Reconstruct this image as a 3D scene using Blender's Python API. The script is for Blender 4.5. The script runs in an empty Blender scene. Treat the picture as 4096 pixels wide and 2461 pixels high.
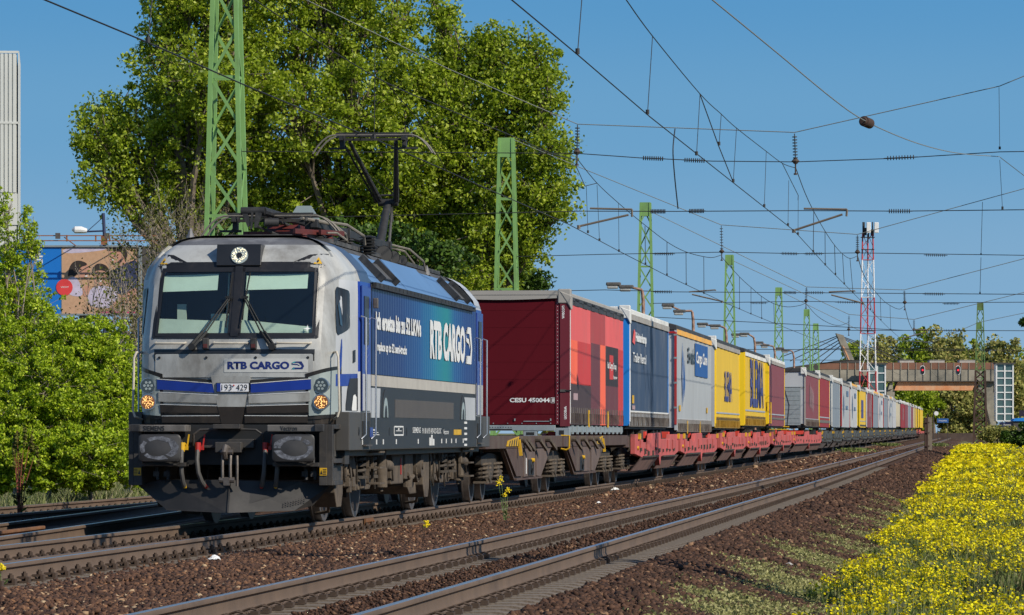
import bpy, math, random
import numpy as np
from mathutils import Vector, Matrix
C = bpy.context.scene.collection
S = bpy.context.scene
rad = math.radians
# ---------------------------------------------------------------- camera, world, sun, exposure
F, H, CH, CX = 17800.0, 1735.0, 1.21, 2048.0
TH = math.atan((3920-CX)/F)
D = (math.sin(TH), math.cos(TH)); R = (math.cos(TH), -math.sin(TH))
O = (-3.712, 58.22)
cam = bpy.data.cameras.new("camera"); cob = bpy.data.objects.new("camera", cam); C.objects.link(cob)
cob.location = (0, 0, CH); cob.rotation_euler = (rad(90), 0, 0)
cam.sensor_width = 36; cam.lens = 36*F/4096; cam.shift_y = (H-1230.5)/4096
cam.clip_start = 1; cam.clip_end = 9000
S.camera = cob
SUN_AZ, SUN_EL = 129, 35
w = bpy.data.worlds.new("World"); S.world = w; w.use_nodes = True
nt = w.node_tree; sky = nt.nodes.new('ShaderNodeTexSky'); sky.sky_type = 'NISHITA'; sky.sun_disc = False
sky.sun_elevation = rad(SUN_EL); sky.sun_rotation = rad(SUN_AZ); sky.altitude = 1500
sky.air_density = 1.0; sky.dust_density = 0.0; sky.ozone_density = 4.0
bg = nt.nodes['Background']; bg.inputs['Strength'].default_value = 0.135
# low sky: deeper, cooler blue towards the horizon than the model gives
stc = nt.nodes.new('ShaderNodeTexCoord'); ssp = nt.nodes.new('ShaderNodeSeparateXYZ'); nt.links.new(stc.outputs['Generated'], ssp.inputs[0])
smr = nt.nodes.new('ShaderNodeMapRange'); smr.inputs[1].default_value = 0.0; smr.inputs[2].default_value = 0.10; nt.links.new(ssp.outputs[2], smr.inputs[0])
scr = nt.nodes.new('ShaderNodeValToRGB'); scr.color_ramp.interpolation = 'EASE'
for i_, (p_, c_) in enumerate(((0, (.30, .46, .63)), (.35, (.215, .405, .61)), (.7, (.145, .355, .59)), (1, (.10, .31, .575)))):
    e_ = scr.color_ramp.elements[i_] if i_ < 2 else scr.color_ramp.elements.new(p_)
    e_.position = p_; e_.color = (*c_, 1)
nt.links.new(smr.outputs[0], scr.inputs[0])
sml = nt.nodes.new('ShaderNodeVectorMath'); sml.operation = 'SCALE'; sml.inputs['Scale'].default_value = 1/0.135; nt.links.new(scr.outputs[0], sml.inputs[0])
sf_ = nt.nodes.new('ShaderNodeMapRange'); sf_.inputs[1].default_value = 0.12; sf_.inputs[2].default_value = 0.45; nt.links.new(ssp.outputs[2], sf_.inputs[0])
smx = nt.nodes.new('ShaderNodeMix'); smx.data_type = 'RGBA'; nt.links.new(sf_.outputs[0], smx.inputs[0]); nt.links.new(sml.outputs[0], smx.inputs[6]); nt.links.new(sky.outputs[0], smx.inputs[7])
nt.links.new(smx.outputs[2], bg.inputs['Color'])
sun = bpy.data.lights.new("sun", 'SUN'); sun.energy = 5.0; sun.angle = rad(0.5); sun.color = (1, 0.92, 0.79)
sob = bpy.data.objects.new("sun", sun); C.objects.link(sob)
sv = Vector((math.sin(rad(SUN_AZ))*math.cos(rad(SUN_EL)), math.cos(rad(SUN_AZ))*math.cos(rad(SUN_EL)), math.sin(rad(SUN_EL))))
sob.rotation_euler = (-sv).to_track_quat('-Z', 'Y').to_euler()
S.view_settings.view_transform = 'Standard'; S.view_settings.look = 'None'
S.view_settings.exposure = 0.0; S.view_settings.gamma = 1.0
S.render.engine = 'CYCLES'
S.cycles.max_bounces = 6; S.cycles.transparent_max_bounces = 8
# ---------------------------------------------------------------- helpers
random.seed(7); rng = np.random.default_rng(5)
def gz(t):                                  # the line climbs very gently with distance
    s = max(0.0, t-45); return 0.0012*s*s/(s+25) if s > 0 else 0.0
def W2(w, t, z=0.0):                        # track frame -> world
    return Vector((O[0]+w*R[0]+t*D[0], O[1]+w*R[1]+t*D[1], z))
def side(x, y, w):                          # photo pixel on the plane w -> (t, z)
    u = (x-CX)/F; ox = O[0]+w*R[0]; oy = O[1]+w*R[1]
    t = (u*oy-ox)/(D[0]-u*D[1]); Y = oy+t*D[1]
    return t, CH-(y-H)/F*Y
def front(x, y, t):                         # photo pixel on the plane t -> (w, z)
    u = (x-CX)/F; ox = O[0]+t*D[0]; oy = O[1]+t*D[1]
    w_ = (u*oy-ox)/(R[0]-u*R[1]); Y = oy+w_*R[1]
    return w_, CH-(y-H)/F*Y
def at(x, y, Y): return Vector(((x-CX)/F*Y, Y, CH-(y-H)/F*Y))
def tag(o, label=None, cat=None, group=None, kind=None):
    if label: o['label'] = label
    if cat: o['category'] = cat
    if group: o['group'] = group
    if kind: o['kind'] = kind
    return o
def empty(name, loc=(0, 0, 0), rz=0.0, label=None, cat=None, group=None, kind=None, parent=None):
    o = bpy.data.objects.new(name, None); C.objects.link(o); o.location = loc; o.rotation_euler = (0, 0, rz)
    o.empty_display_size = 0.2
    if parent: o.parent = parent
    return tag(o, label, cat, group, kind)
def troot(name, w_, t_, z=0.0, **k):        # an empty standing in the track frame: local x = sideways, y = along the line
    return empty(name, W2(w_, t_, z), -TH, **k)
WHOLE = {'trunk', 'branches', 'leaves', 'dot', 'marking', 'print', 'rivet', 'bolt', 'slot', 'sleeper', 'lattice', 'rib', 'scuff', 'heads', 'stem', 'edge', 'seam', 'gap', 'section', 'text', 'screws', 'mesh', 'perforation', 'printed', 'stripe', 'mark', 'wire', 'insulator'}
class MB:
    def __init__(s): s.v = []; s.f = []; s.m = []
    def face(s, idx, m=0): s.f.append(tuple(idx)); s.m.append(m)
    def poly(s, pts, m=0):
        b = len(s.v); s.v += [tuple(p) for p in pts]; s.face(range(b, b+len(pts)), m); return s
    def box(s, x0, x1, y0, y1, z0, z1, m=0):
        if x0 > x1: x0, x1 = x1, x0
        if y0 > y1: y0, y1 = y1, y0
        if z0 > z1: z0, z1 = z1, z0
        b = len(s.v)
        s.v += [(x, y, z) for z in (z0, z1) for x, y in ((x0, y0), (x1, y0), (x1, y1), (x0, y1))]
        for q in ((3, 2, 1, 0), (4, 5, 6, 7), (0, 1, 5, 4), (1, 2, 6, 5), (2, 3, 7, 6), (3, 0, 4, 7)): s.face([b+i for i in q], m)
        return s
    def cbox(s, c, d, m=0, rot=None):
        hx, hy, hz = d[0]/2, d[1]/2, d[2]/2; b = len(s.v); c = Vector(c)
        for z in (-hz, hz):
            for x, y in ((-hx, -hy), (hx, -hy), (hx, hy), (-hx, hy)):
                p = Vector((x, y, z))
                if rot is not None: p = rot @ p
                s.v.append(tuple(c+p))
        for q in ((3, 2, 1, 0), (4, 5, 6, 7), (0, 1, 5, 4), (1, 2, 6, 5), (2, 3, 7, 6), (3, 0, 4, 7)): s.face([b+i for i in q], m)
        return s
    def ring(s, c, ax, r, n, ph=0.0, sq=None):
        ax = Vector(ax).normalized(); u = ax.orthogonal().normalized() if abs(ax.z) > 0.95 else ax.cross(Vector((0, 0, 1))).normalized()
        v = ax.cross(u); b = len(s.v)
        for i in range(n):
            a = ph+2*math.pi*i/n; s.v.append(tuple(Vector(c)+u*math.cos(a)*r+v*math.sin(a)*r*(sq or 1)))
        return b
    def tube(s, pts, r, n=6, m=0, cap=True):
        pts = [Vector(p) for p in pts]; k = len(pts); rs = r if isinstance(r, (list, tuple)) else [r]*k
        rings = []; pu = None
        for i, p in enumerate(pts):
            a = (pts[min(i+1, k-1)]-pts[max(i-1, 0)])
            if a.length < 1e-9: a = Vector((0, 0, 1))
            a.normalize()
            u = (a.cross(Vector((0, 0, 1))) if abs(a.z) < 0.95 else a.cross(Vector((1, 0, 0)))) if pu is None else pu-a*pu.dot(a)
            u.normalize(); pu = u; v = a.cross(u); b = len(s.v); rings.append(b)
            for j in range(n):
                g = 2*math.pi*j/n; s.v.append(tuple(p+u*math.cos(g)*rs[i]+v*math.sin(g)*rs[i]))
        for i in range(k-1):
            for j in range(n):
                s.face((rings[i]+j, rings[i+1]+j, rings[i+1]+(j+1) % n, rings[i]+(j+1) % n), m)
        if cap:
            s.face([rings[0]+j for j in range(n)], m); s.face([rings[-1]+j for j in reversed(range(n))], m)
        return s
    def cyl(s, p0, p1, r0, r1=None, n=16, m=0): return s.tube([p0, p1], [r0, r0 if r1 is None else r1], n, m)
    def bar(s, p0, p1, a, b, m=0):          # a square bar a x b between two points
        p0 = Vector(p0); p1 = Vector(p1); d = (p1-p0); L = d.length
        if L < 1e-6: return s
        d.normalize(); up = Vector((0, 0, 1)) if abs(d.z) < 0.99 else Vector((0, 1, 0))
        x = d.cross(up).normalized(); z = x.cross(d)
        rot = Matrix((x, d, z)).transposed()
        return s.cbox((p0+p1)/2, (a, L, b), m, rot)
    def prism(s, poly, axis, a, b, m=0):    # polygon in the other two axes, extruded from a to b along axis
        n = len(poly); st = len(s.v)
        ar = sum(poly[i][0]*poly[(i+1) % n][1]-poly[(i+1) % n][0]*poly[i][1] for i in range(n))
        for c in (a, b):
            for p, q in poly: s.v.append({'x': (c, p, q), 'y': (p, c, q), 'z': (p, q, c)}[axis])
        fl = (ar > 0) == (b > a)
        if axis == 'y': fl = not fl
        A = list(range(st, st+n)); B = list(range(st+n, st+2*n))
        s.face(A[::-1] if fl else A, m); s.face(B if fl else B[::-1], m)
        for i in range(n):
            j = (i+1) % n; q = (A[i], A[j], B[j], B[i]); s.face(q if fl else q[::-1], m)
        return s
    def coil(s, c, r, h, turns, wr, m=0, n=10):
        k = int(turns*n); s.tube([(c[0]+r*math.cos(2*math.pi*i/n), c[1]+r*math.sin(2*math.pi*i/n), c[2]+h*i/k) for i in range(k+1)], wr, 5, m); return s
    def clusters(s):                        # loose pieces, those whose boxes touch counted as one
        n = len(s.v); par = list(range(n))
        def find(a):
            while par[a] != a: par[a] = par[par[a]]; a = par[a]
            return a
        for f in s.f:
            a = find(f[0])
            for q in f[1:]: par[find(q)] = a
        isl = {}
        for i, f in enumerate(s.f): isl.setdefault(find(f[0]), []).append(i)
        if len(isl) < 2 or len(isl) > 160: return None
        bx = []
        for fs in isl.values():
            vs = [s.v[q] for i in fs for q in s.f[i]]; bx.append(([min(v[k] for v in vs)-.012 for k in range(3)], [max(v[k] for v in vs)+.012 for k in range(3)], fs))
        m = len(bx); p2 = list(range(m))
        def fd(a):
            while p2[a] != a: p2[a] = p2[p2[a]]; a = p2[a]
            return a
        for i in range(m):
            for j in range(i):
                if all(bx[i][0][k] <= bx[j][1][k] and bx[j][0][k] <= bx[i][1][k] for k in range(3)): p2[fd(i)] = fd(j)
        out = {}
        for i in range(m): out.setdefault(fd(i), []).extend(bx[i][2])
        return list(out.values()) if 2 <= len(out) <= 24 else None
    def build(s, name, mats, parent=None, smooth=False, bevel=0.0, ang=35, loc=None, whole=False):
        if parent is not None and not whole and not (set(name.split('_')) & WHOLE):
            cl = s.clusters()
            if cl:
                first = None
                for fs in cl:
                    q = MB(); ix = {}
                    for i in sorted(fs):
                        for v in s.f[i]:
                            if v not in ix: ix[v] = len(q.v); q.v.append(s.v[v])
                        q.face([ix[v] for v in s.f[i]], s.m[i])
                    o = q.build(name, mats, parent, smooth, bevel, ang, loc, True); first = first or o
                return first
        me = bpy.data.meshes.new(name); me.from_pydata(s.v, [], s.f)
        if not isinstance(mats, (list, tuple)): mats = [mats]
        for m in mats: me.materials.append(m)
        if len(mats) > 1: me.polygons.foreach_set('material_index', s.m)
        if smooth:
            me.polygons.foreach_set('use_smooth', [True]*len(s.f)); me.set_sharp_from_angle(angle=rad(ang))
        me.update()
        o = bpy.data.objects.new(name, me); C.objects.link(o)
        if parent: o.parent = parent
        if loc: o.location = loc
        if bevel:
            b = o.modifiers.new('bevel', 'BEVEL'); b.width = bevel; b.segments = 2; b.limit_method = 'ANGLE'; b.angle_limit = rad(40)
        return o
def split_build(mb, name, mat, parent, **k):   # one object per loose piece
    n = len(mb.v); par = list(range(n))
    def find(a):
        while par[a] != a: par[a] = par[par[a]]; a = par[a]
        return a
    for f in mb.f:
        for q in f[1:]: par[find(q)] = find(f[0])
    grp = {}
    for i, f in enumerate(mb.f): grp.setdefault(find(f[0]), []).append(i)
    out = []
    for fs in grp.values():
        q = MB(); ix = {}
        for i in fs:
            f = mb.f[i]
            for v in f:
                if v not in ix: ix[v] = len(q.v); q.v.append(mb.v[v])
            q.face([ix[v] for v in f], mb.m[i])
        out.append(q.build(name, mat, parent, **k))
    return out
def copy_tree(o, parent=None):
    c = o.copy(); C.objects.link(c)
    if parent: c.parent = parent
    for ch in list(o.children): copy_tree(ch, c)
    return c
def text(s, L, h, mat, parent, fn, weight=0.0, name='lettering', label=None):
    """writing as flat mesh, fitted to length L and height h; fn maps (x, y) -> local point"""
    cu = bpy.data.curves.new('t', 'FONT'); cu.body = s; cu.size = 1; cu.offset = weight; cu.resolution_u = 3
    ob = bpy.data.objects.new('t', cu); C.objects.link(ob)
    bpy.context.view_layer.update(); dg = bpy.context.evaluated_depsgraph_get()
    me = bpy.data.meshes.new_from_object(ob.evaluated_get(dg)); bpy.data.objects.remove(ob); bpy.data.curves.remove(cu)
    n = len(me.vertices); co = np.empty(n*3, 'f'); me.vertices.foreach_get('co', co); co = co.reshape(-1, 3)
    mn = co.min(0); mx = co.max(0)
    for i, v in enumerate(me.vertices):
        v.co = fn((co[i, 0]-mn[0])/(mx[0]-mn[0])*L, (co[i, 1]-mn[1])/(mx[1]-mn[1])*h)
    me.materials.clear(); me.materials.append(mat); me.name = name; me.update()
    o = bpy.data.objects.new(name, me); C.objects.link(o)
    if parent: o.parent = parent
    if label: o['label'] = label
    return o
# ---------------------------------------------------------------- materials
def NN(mt, typ, **k):
    n = mt.node_tree.nodes.new(typ)
    for a, b in k.items(): setattr(n, a, b)
    return n
def mk(name, col, rough=0.6, metal=0.0, var=0.25, scale=3.0, dirt=None, damt=0.35, bump=0.0, bscale=40.0, coat=0.0, spec=0.5, stretch=None, emit=None, estr=0):
    m = bpy.data.materials.new(name); m.use_nodes = True; nt = m.node_tree; p = nt.nodes['Principled BSDF']
    L = nt.links.new
    p.inputs['Roughness'].default_value = rough; p.inputs['Metallic'].default_value = metal
    p.inputs['Specular IOR Level'].default_value = spec; p.inputs['Coat Weight'].default_value = coat
    tc = NN(m, 'ShaderNodeTexCoord'); src = tc.outputs['Object']
    if stretch:
        mp = NN(m, 'ShaderNodeMapping'); mp.inputs['Scale'].default_value = stretch; L(src, mp.inputs[0]); src = mp.outputs[0]
    n1 = NN(m, 'ShaderNodeTexNoise'); n1.inputs['Scale'].default_value = scale; n1.inputs['Detail'].default_value = 7; n1.inputs['Roughness'].default_value = 0.62
    L(src, n1.inputs['Vector'])
    mr = NN(m, 'ShaderNodeMapRange'); mr.inputs[1].default_value = 0.3; mr.inputs[2].default_value = 0.7
    mr.inputs[3].default_value = 1-var; mr.inputs[4].default_value = 1+var*0.5; L(n1.outputs[0], mr.inputs[0])
    mx = NN(m, 'ShaderNodeMix', data_type='RGBA', blend_type='MULTIPLY'); mx.inputs[0].default_value = 1
    mx.inputs[6].default_value = (*col, 1); L(mr.outputs[0], mx.inputs[7]); out = mx.outputs[2]
    if dirt:
        n2 = NN(m, 'ShaderNodeTexNoise'); n2.inputs['Scale'].default_value = scale*0.7; n2.inputs['Detail'].default_value = 9; n2.inputs['Roughness'].default_value = 0.7
        mp2 = NN(m, 'ShaderNodeMapping'); mp2.inputs['Location'].default_value = (3.1, 7.7, 1.3); L(src, mp2.inputs[0]); L(mp2.outputs[0], n2.inputs['Vector'])
        r2 = NN(m, 'ShaderNodeMapRange'); r2.inputs[1].default_value = 0.62-damt*0.35; r2.inputs[2].default_value = 0.78-damt*0.2; L(n2.outputs[0], r2.inputs[0])
        mm = NN(m, 'ShaderNodeMath', operation='MULTIPLY'); mm.inputs[1].default_value = min(1, damt*1.8); L(r2.outputs[0], mm.inputs[0])
        m2 = NN(m, 'ShaderNodeMix', data_type='RGBA'); L(mm.outputs[0], m2.inputs[0]); L(out, m2.inputs[6]); m2.inputs[7].default_value = (*dirt, 1); out = m2.outputs[2]
    L(out, p.inputs['Base Color'])
    if bump:
        n3 = NN(m, 'ShaderNodeTexNoise'); n3.inputs['Scale'].default_value = bscale; n3.inputs['Detail'].default_value = 4; L(tc.outputs['Object'], n3.inputs['Vector'])
        bp = NN(m, 'ShaderNodeBump'); bp.inputs['Strength'].default_value = bump; bp.inputs['Distance'].default_value = 0.02; L(n3.outputs[0], bp.inputs['Height']); L(bp.outputs[0], p.inputs['Normal'])
    if emit:
        p.inputs['Emission Color'].default_value = (*emit, 1); p.inputs['Emission Strength'].default_value = estr
    m['p'] = 1
    return m
BR = (0.10, 0.075, 0.055)
M = dict(
 silver=mk('silver paint', (0.45, 0.455, 0.435), 0.45, 0.1, 0.2, 1.4, (0.12, 0.105, 0.085), 0.46, coat=0.15, stretch=(1, 1, 0.45)),
 silver2=mk('side grey paint', (0.43, 0.445, 0.46), 0.45, 0.0, 0.10, 1.5, (0.25, 0.22, 0.19), 0.2, stretch=(1, 1, 0.5)),
 blackp=mk('black paint', (0.016, 0.016, 0.017), 0.35, 0, 0.3, 3, (0.06, 0.05, 0.045), 0.3),
 darkfront=mk('brown black paint', (0.030, 0.024, 0.020), 0.45, 0, 0.3, 3, (0.08, 0.065, 0.05), 0.3),
 rubber=mk('black rubber', (0.012, 0.012, 0.012), 0.6, 0, 0.2, 9),
 blue=mk('royal blue paint', (0.008, 0.035, 0.26), 0.4, 0, 0.12, 3, (0.05, 0.05, 0.07), 0.15, coat=0.2),
 navy=mk('navy lettering', (0.004, 0.016, 0.13), 0.5),
 white=mk('white paint', (0.72, 0.72, 0.70), 0.5, 0, 0.1, 5, (0.35, 0.32, 0.28), 0.2),
 whiteclean=mk('white lettering paint', (0.70, 0.70, 0.68), 0.5, 0, 0.08, 3),
 beige=mk('pale beige stripe', (0.44, 0.41, 0.36), 0.55, 0, 0.12, 2, (0.25, 0.22, 0.18), 0.3),
 taupe=mk('printed taupe panel', (0.085, 0.072, 0.062), 0.55, 0, 0.12, 2),
 skirt=mk('dark grey skirt', (0.064, 0.060, 0.055), 0.55, 0, 0.12, 2, (0.09, 0.078, 0.062), 0.2),
 print_=mk('printed black area', (0.024, 0.024, 0.026), 0.5, 0, 0.1, 2, (0.07, 0.062, 0.05), 0.15),
 dust=mk('dusty bogie steel', (0.115, 0.088, 0.062), 0.85, 0, 0.35, 6, (0.045, 0.035, 0.028), 0.5, 0.3),
 dust2=mk('dusty dark steel', (0.060, 0.048, 0.036), 0.8, 0, 0.35, 8, (0.02, 0.017, 0.014), 0.5, 0.3),
 steel=mk('worn steel', (0.15, 0.13, 0.115), 0.5, 0.5, 0.3, 12, (0.09, 0.05, 0.03), 0.4),
 wheel=mk('wheel steel', (0.045, 0.033, 0.027), 0.7, 0.2, 0.3, 8),
 tyre=mk('bright wheel tread', (0.20, 0.17, 0.15), 0.4, 0.7, 0.25, 10),
 frameblk=mk('black frame steel', (0.035, 0.032, 0.030), 0.6, 0, 0.3, 4, (0.09, 0.075, 0.06), 0.4),
 padgrey=mk('greased buffer pad', (0.035, 0.033, 0.032), 0.5, 0, 0.3, 6),
 padscuff=mk('scuffed grease', (0.20, 0.21, 0.24), 0.6, 0, 0.6, 30, (0.04, 0.04, 0.045), 0.7),
 yellow=mk('yellow enamel', (0.62, 0.36, 0.01), 0.5, 0, 0.2, 6, (0.2, 0.12, 0.04), 0.3),
 red=mk('red enamel', (0.42, 0.02, 0.015), 0.5, 0, 0.2, 6),
 insul=mk('oxide red insulator', (0.10, 0.018, 0.014), 0.55, 0, 0.3, 6, (0.04, 0.02, 0.02), 0.4),
 roofgrey=mk('sooty roof grey', (0.085, 0.083, 0.080), 0.7, 0, 0.4, 3, (0.03, 0.028, 0.026), 0.5),
 roofsoot=mk('sooty silver roof nose', (0.13, 0.13, 0.135), 0.55, 0.1, 0.4, 2.2, (0.40, 0.40, 0.39), 0.28, stretch=(1, 1, 0.6)),
 sootdk=mk('soot coated fittings', (0.020, 0.020, 0.021), 0.65, 0, 0.35, 8, (0.07, 0.065, 0.06), 0.35),
 cable=mk('weathered grey cable', (0.19, 0.17, 0.14), 0.7, 0, 0.3, 6),
 cover=mk('worn grey beam paint', (.13, .12, .11), .6, 0, .25, 5, (.04, .035, .03), .35),
 roofblue=mk('light blue roof panel', (0.10, 0.20, 0.37), 0.5, 0, 0.10, 1.2, (0.10, 0.14, 0.2), 0.15),
 chrome=mk('polished rail', (0.5, 0.5, 0.5), 0.25, 0.9, 0.1, 6),
 creamtube=mk('cream painted tube', (0.52, 0.47, 0.38), 0.5, 0, 0.15, 8),
 slate=mk('slate blue paint', (0.05, 0.075, 0.13), 0.4, 0.1, 0.15, 2, (0.12, 0.13, 0.15), 0.2),
 blind=mk('pale green sun blind', (0.62, 0.72, 0.60), 0.8, 0, 0.1, 3),
 cabin=mk('dark cab interior', (0.010, 0.016, 0.024), 0.8),
 dash=mk('grey green cab desk', (0.50, 0.56, 0.46), 0.7, 0, 0.15, 3),
 lampgrey=mk('lamp housing grey', (0.32, 0.37, 0.36), 0.3, 0.1, 0.08, 3),
 lens=mk('dark lens', (0.05, 0.06, 0.06), 0.1, 0.3, 0.4, 30, coat=1),
 led=mk('lit lamp diode', (0.8, 0.5, 0.2), 0.4, emit=(1, 0.60, 0.20), estr=1.1),
 ledw=mk('lit white diode', (0.9, 0.85, 0.7), 0.4, emit=(1, 0.85, 0.5), estr=1.0),
 ledbase=mk('amber reflector', (0.40, 0.15, 0.05), 0.2, 0.4, 0.4, 60),
 teal=mk('teal logo paint', (0.01, 0.38, 0.42), 0.5),
 plate=mk('white number plate', (0.75, 0.75, 0.76), 0.5, 0, 0.05, 5),
)
def glass(name, tint=(0.55, 0.66, 0.66), refl=0.10):
    m = bpy.data.materials.new(name); m.use_nodes = True; nt = m.node_tree; nt.nodes.remove(nt.nodes['Principled BSDF'])
    t = NN(m, 'ShaderNodeBsdfTransparent'); t.inputs[0].default_value = (*tint, 1)
    g = NN(m, 'ShaderNodeBsdfGlossy'); g.inputs['Roughness'].default_value = 0.04
    lw = NN(m, 'ShaderNodeLayerWeight'); pw = NN(m, 'ShaderNodeMath', operation='POWER'); pw.inputs[1].default_value = 4.0; nt.links.new(lw.outputs['Facing'], pw.inputs[0])
    ad = NN(m, 'ShaderNodeMath', operation='MULTIPLY_ADD'); ad.inputs[1].default_value = 0.8; ad.inputs[2].default_value = refl; nt.links.new(pw.outputs[0], ad.inputs[0])
    mx = NN(m, 'ShaderNodeMixShader'); nt.links.new(ad.outputs[0], mx.inputs[0]); nt.links.new(t.outputs[0], mx.inputs[1]); nt.links.new(g.outputs[0], mx.inputs[2])
    df = NN(m, 'ShaderNodeBsdfDiffuse'); df.inputs[0].default_value = (.14, .27, .40, 1); m3 = NN(m, 'ShaderNodeMixShader'); m3.inputs[0].default_value = .03; nt.links.new(mx.outputs[0], m3.inputs[1]); nt.links.new(df.outputs[0], m3.inputs[2])
    nt.links.new(m3.outputs[0], nt.nodes['Material Output'].inputs[0]); return m
M['glass'] = glass('tinted windscreen glass', (0.80, 0.88, 0.86), 0.06)
M['glassdk'] = glass('dark side glass', (0.10, 0.11, 0.12), 0.10)
# ================================================================ locomotive (local frame: x sideways, y back along the train from the buffer faces, z up from the rail)
LB = troot('locomotive', -0.03, 0.0, label='grey and blue electric locomotive with lit lamps and one raised pantograph, heading the freight train', cat='locomotive')
def interp(x, tab):
    if x <= tab[0][0]: return tab[0][1]
    for (a, b), (c, d) in zip(tab, tab[1:]):
        if x <= c: return b+(d-b)*(x-a)/(c-a)
    return tab[-1][1]
TF = [(1.30, .66), (1.45, .63), (1.7, .59), (2.0, .57), (2.3, .575), (2.5, .63), (3.42, 1.06), (3.5, 1.10), (3.62, 1.22), (3.72, 1.38), (3.80, 1.58), (3.86, 1.85), (3.885, 2.2)]
WT = [(1.0, 1.49), (3.1, 1.49), (3.27, 1.475), (3.40, 1.37), (3.55, 1.23), (3.70, 1.08), (3.80, .97), (3.86, .80), (3.885, .60)]
WTC = [(1.0, 1.49), (3.1, 1.49), (3.27, 1.485), (3.42, 1.435), (3.55, 1.33), (3.66, 1.225), (3.74, 1.12), (3.80, 1.0), (3.85, .84), (3.885, .60)]
COLS = [(0, 0, 0, 0), (.045, .001, 0, 0), (.42, .006, 0, 0), (.78, .03, 0, 0), (1.075, .07, 0, 0), (1.15, .10, 0, 0), (1.215, .18, 0, 0), (1.262, .29, 0, 0), (1.30, .43, .12, 1.0),
        (1.345, .6, .45, 1.25), (1.38, .6, .75, 1.5), (1.42, .6, .95, 1.90), (1.447, .6, 1, 2.10), (1.475, .6, 1, 2.14), (1.49, .6, 1, 2.5), (1.49, .6, 1, 3.06)]
def bw(j, z):
    w0 = COLS[j][0]; return w0-(1.49-interp(z, WTC))*(w0/1.49)**2.2
def bt(j, z):
    w0, dt, b, tb = COLS[j]; return (1-b)*(interp(z, TF)+dt)+b*tb
def TS(w_, z):                              # how far back the front skin lies at (w, z)
    a = abs(w_); pts = [(bw(j, z), bt(j, z)) for j in range(len(COLS))]
    return interp(a, pts)
ZL = [1.34, 1.5, 1.56, 1.8, 2.05, 2.262, 2.325, 2.5, 2.8, 3.1, 3.27, 3.42, 3.5, 3.58, 3.66, 3.74, 3.80, 3.85, 3.885]
def cab(mb):
    n = len(COLS); grid = {}
    for k, z in enumerate(ZL):
        for j in range(-(n-1), n):
            x = bw(abs(j), z)*(1 if j >= 0 else -1); mb.v.append((x, bt(abs(j), z), z)); grid[k, j] = len(mb.v)-1
    for k in range(len(ZL)-1):
        za, zb = ZL[k], ZL[k+1]; zm = (za+zb)/2
        for j in range(-(n-1), n-1):
            a = max(abs(j), abs(j+1)); wm = abs(COLS[a][0])
            inner = a <= 4
            if inner and 2.5 <= za and zb <= 3.42 and not (a == 1): continue
            m = 0
            if inner and 2.262 <= za < 2.32: m = 1
            elif inner and 2.5 <= za < 3.42: m = 1
            elif zm < 1.56: m = 2
            elif zm > 3.74: m = 3
            if a >= 13 and zm < 3.30: m = 4 if zm > 2.03 else (5 if zm > 1.5 else 2)
            if 9 <= a <= 12 and 1.5 < zm < 3.27: m = 6
            if a >= 14 and zm > 3.30: m = 7
            mb.face((grid[k, j], grid[k, j+1], grid[k+1, j+1], grid[k+1, j]), m)
    k = len(ZL)-1
    for j in range(0, n-1): mb.face((grid[k, j], grid[k, j+1], grid[k, -j-1], grid[k, -j]) if j else (grid[k, 0], grid[k, 1], grid[k, -1]), 3)
mb = MB(); cab(mb)
mb.build('cab_body', [M['silver'], M['blackp'], M['darkfront'], M['roofsoot'], M['blue'], M['silver2'], M['silver2'], M['slate']], LB, smooth=True, ang=28, )
# rear cab: the same shell turned round
mb2 = MB(); cab(mb2); L_ = 18.98
mb2.v = [(-x, L_-y, z) for x, y, z in mb2.v]
mb2.build('rear_cab_body', [M['silver'], M['blackp'], M['darkfront'], M['roofsoot'], M['blue'], M['silver2'], M['silver2'], M['silver2']], LB, smooth=True, ang=28)
MB().box(-1.0, 1.0, L_-1.2, L_-1.3, 2.4, 3.4).build('rear_windscreen', M['blackp'], LB)
# middle body with ribbed side walls
y0, y1 = 3.06, L_-3.06
sec = [(1.49, 1.0), (1.49, 3.27), (1.475, 3.27), (1.37, 3.40), (1.23, 3.55), (1.08, 3.70), (.97, 3.80), (.80, 3.86), (.6, 3.885)]
mb = MB(); full = sec+[(-a, b) for a, b in reversed(sec)]; nseg = [y0, y1]
for y in nseg:
    for a, b in full: mb.v.append((a, y, b))
nf = len(full)
for i in range(nf-1): mb.face((i, i+nf, i+1+nf, i+1), 0 if full[i][1] > 3.2 and full[i+1][1] > 3.2 else 1)
mb.build('middle_body', [M['roofgrey'], M['print_']], LB)
liv = mk('printed blue to teal livery', (0.01, 0.1, 0.3), 0.45, 0, 0.1, 1, coat=0.15)
nt = liv.node_tree; p = nt.nodes['Principled BSDF']; tc = NN(liv, 'ShaderNodeTexCoord'); sx = NN(liv, 'ShaderNodeSeparateXYZ'); nt.links.new(tc.outputs['Object'], sx.inputs[0])
nz = NN(liv, 'ShaderNodeTexNoise'); nz.inputs['Scale'].default_value = 0.8; nz.inputs['Detail'].default_value = 3
mp = NN(liv, 'ShaderNodeMapping'); mp.inputs['Scale'].default_value = (1, 1, .15); nt.links.new(tc.outputs['Object'], mp.inputs[0]); nt.links.new(mp.outputs[0], nz.inputs[0])
ma = NN(liv, 'ShaderNodeMath', operation='MULTIPLY_ADD'); nt.links.new(nz.outputs[0], ma.inputs[0]); ma.inputs[1].default_value = 2.2; nt.links.new(sx.outputs[1], ma.inputs[2])
mr = NN(liv, 'ShaderNodeMapRange'); mr.inputs[1].default_value = 4.0; mr.inputs[2].default_value = 17.0; nt.links.new(ma.outputs[0], mr.inputs[0])
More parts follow.
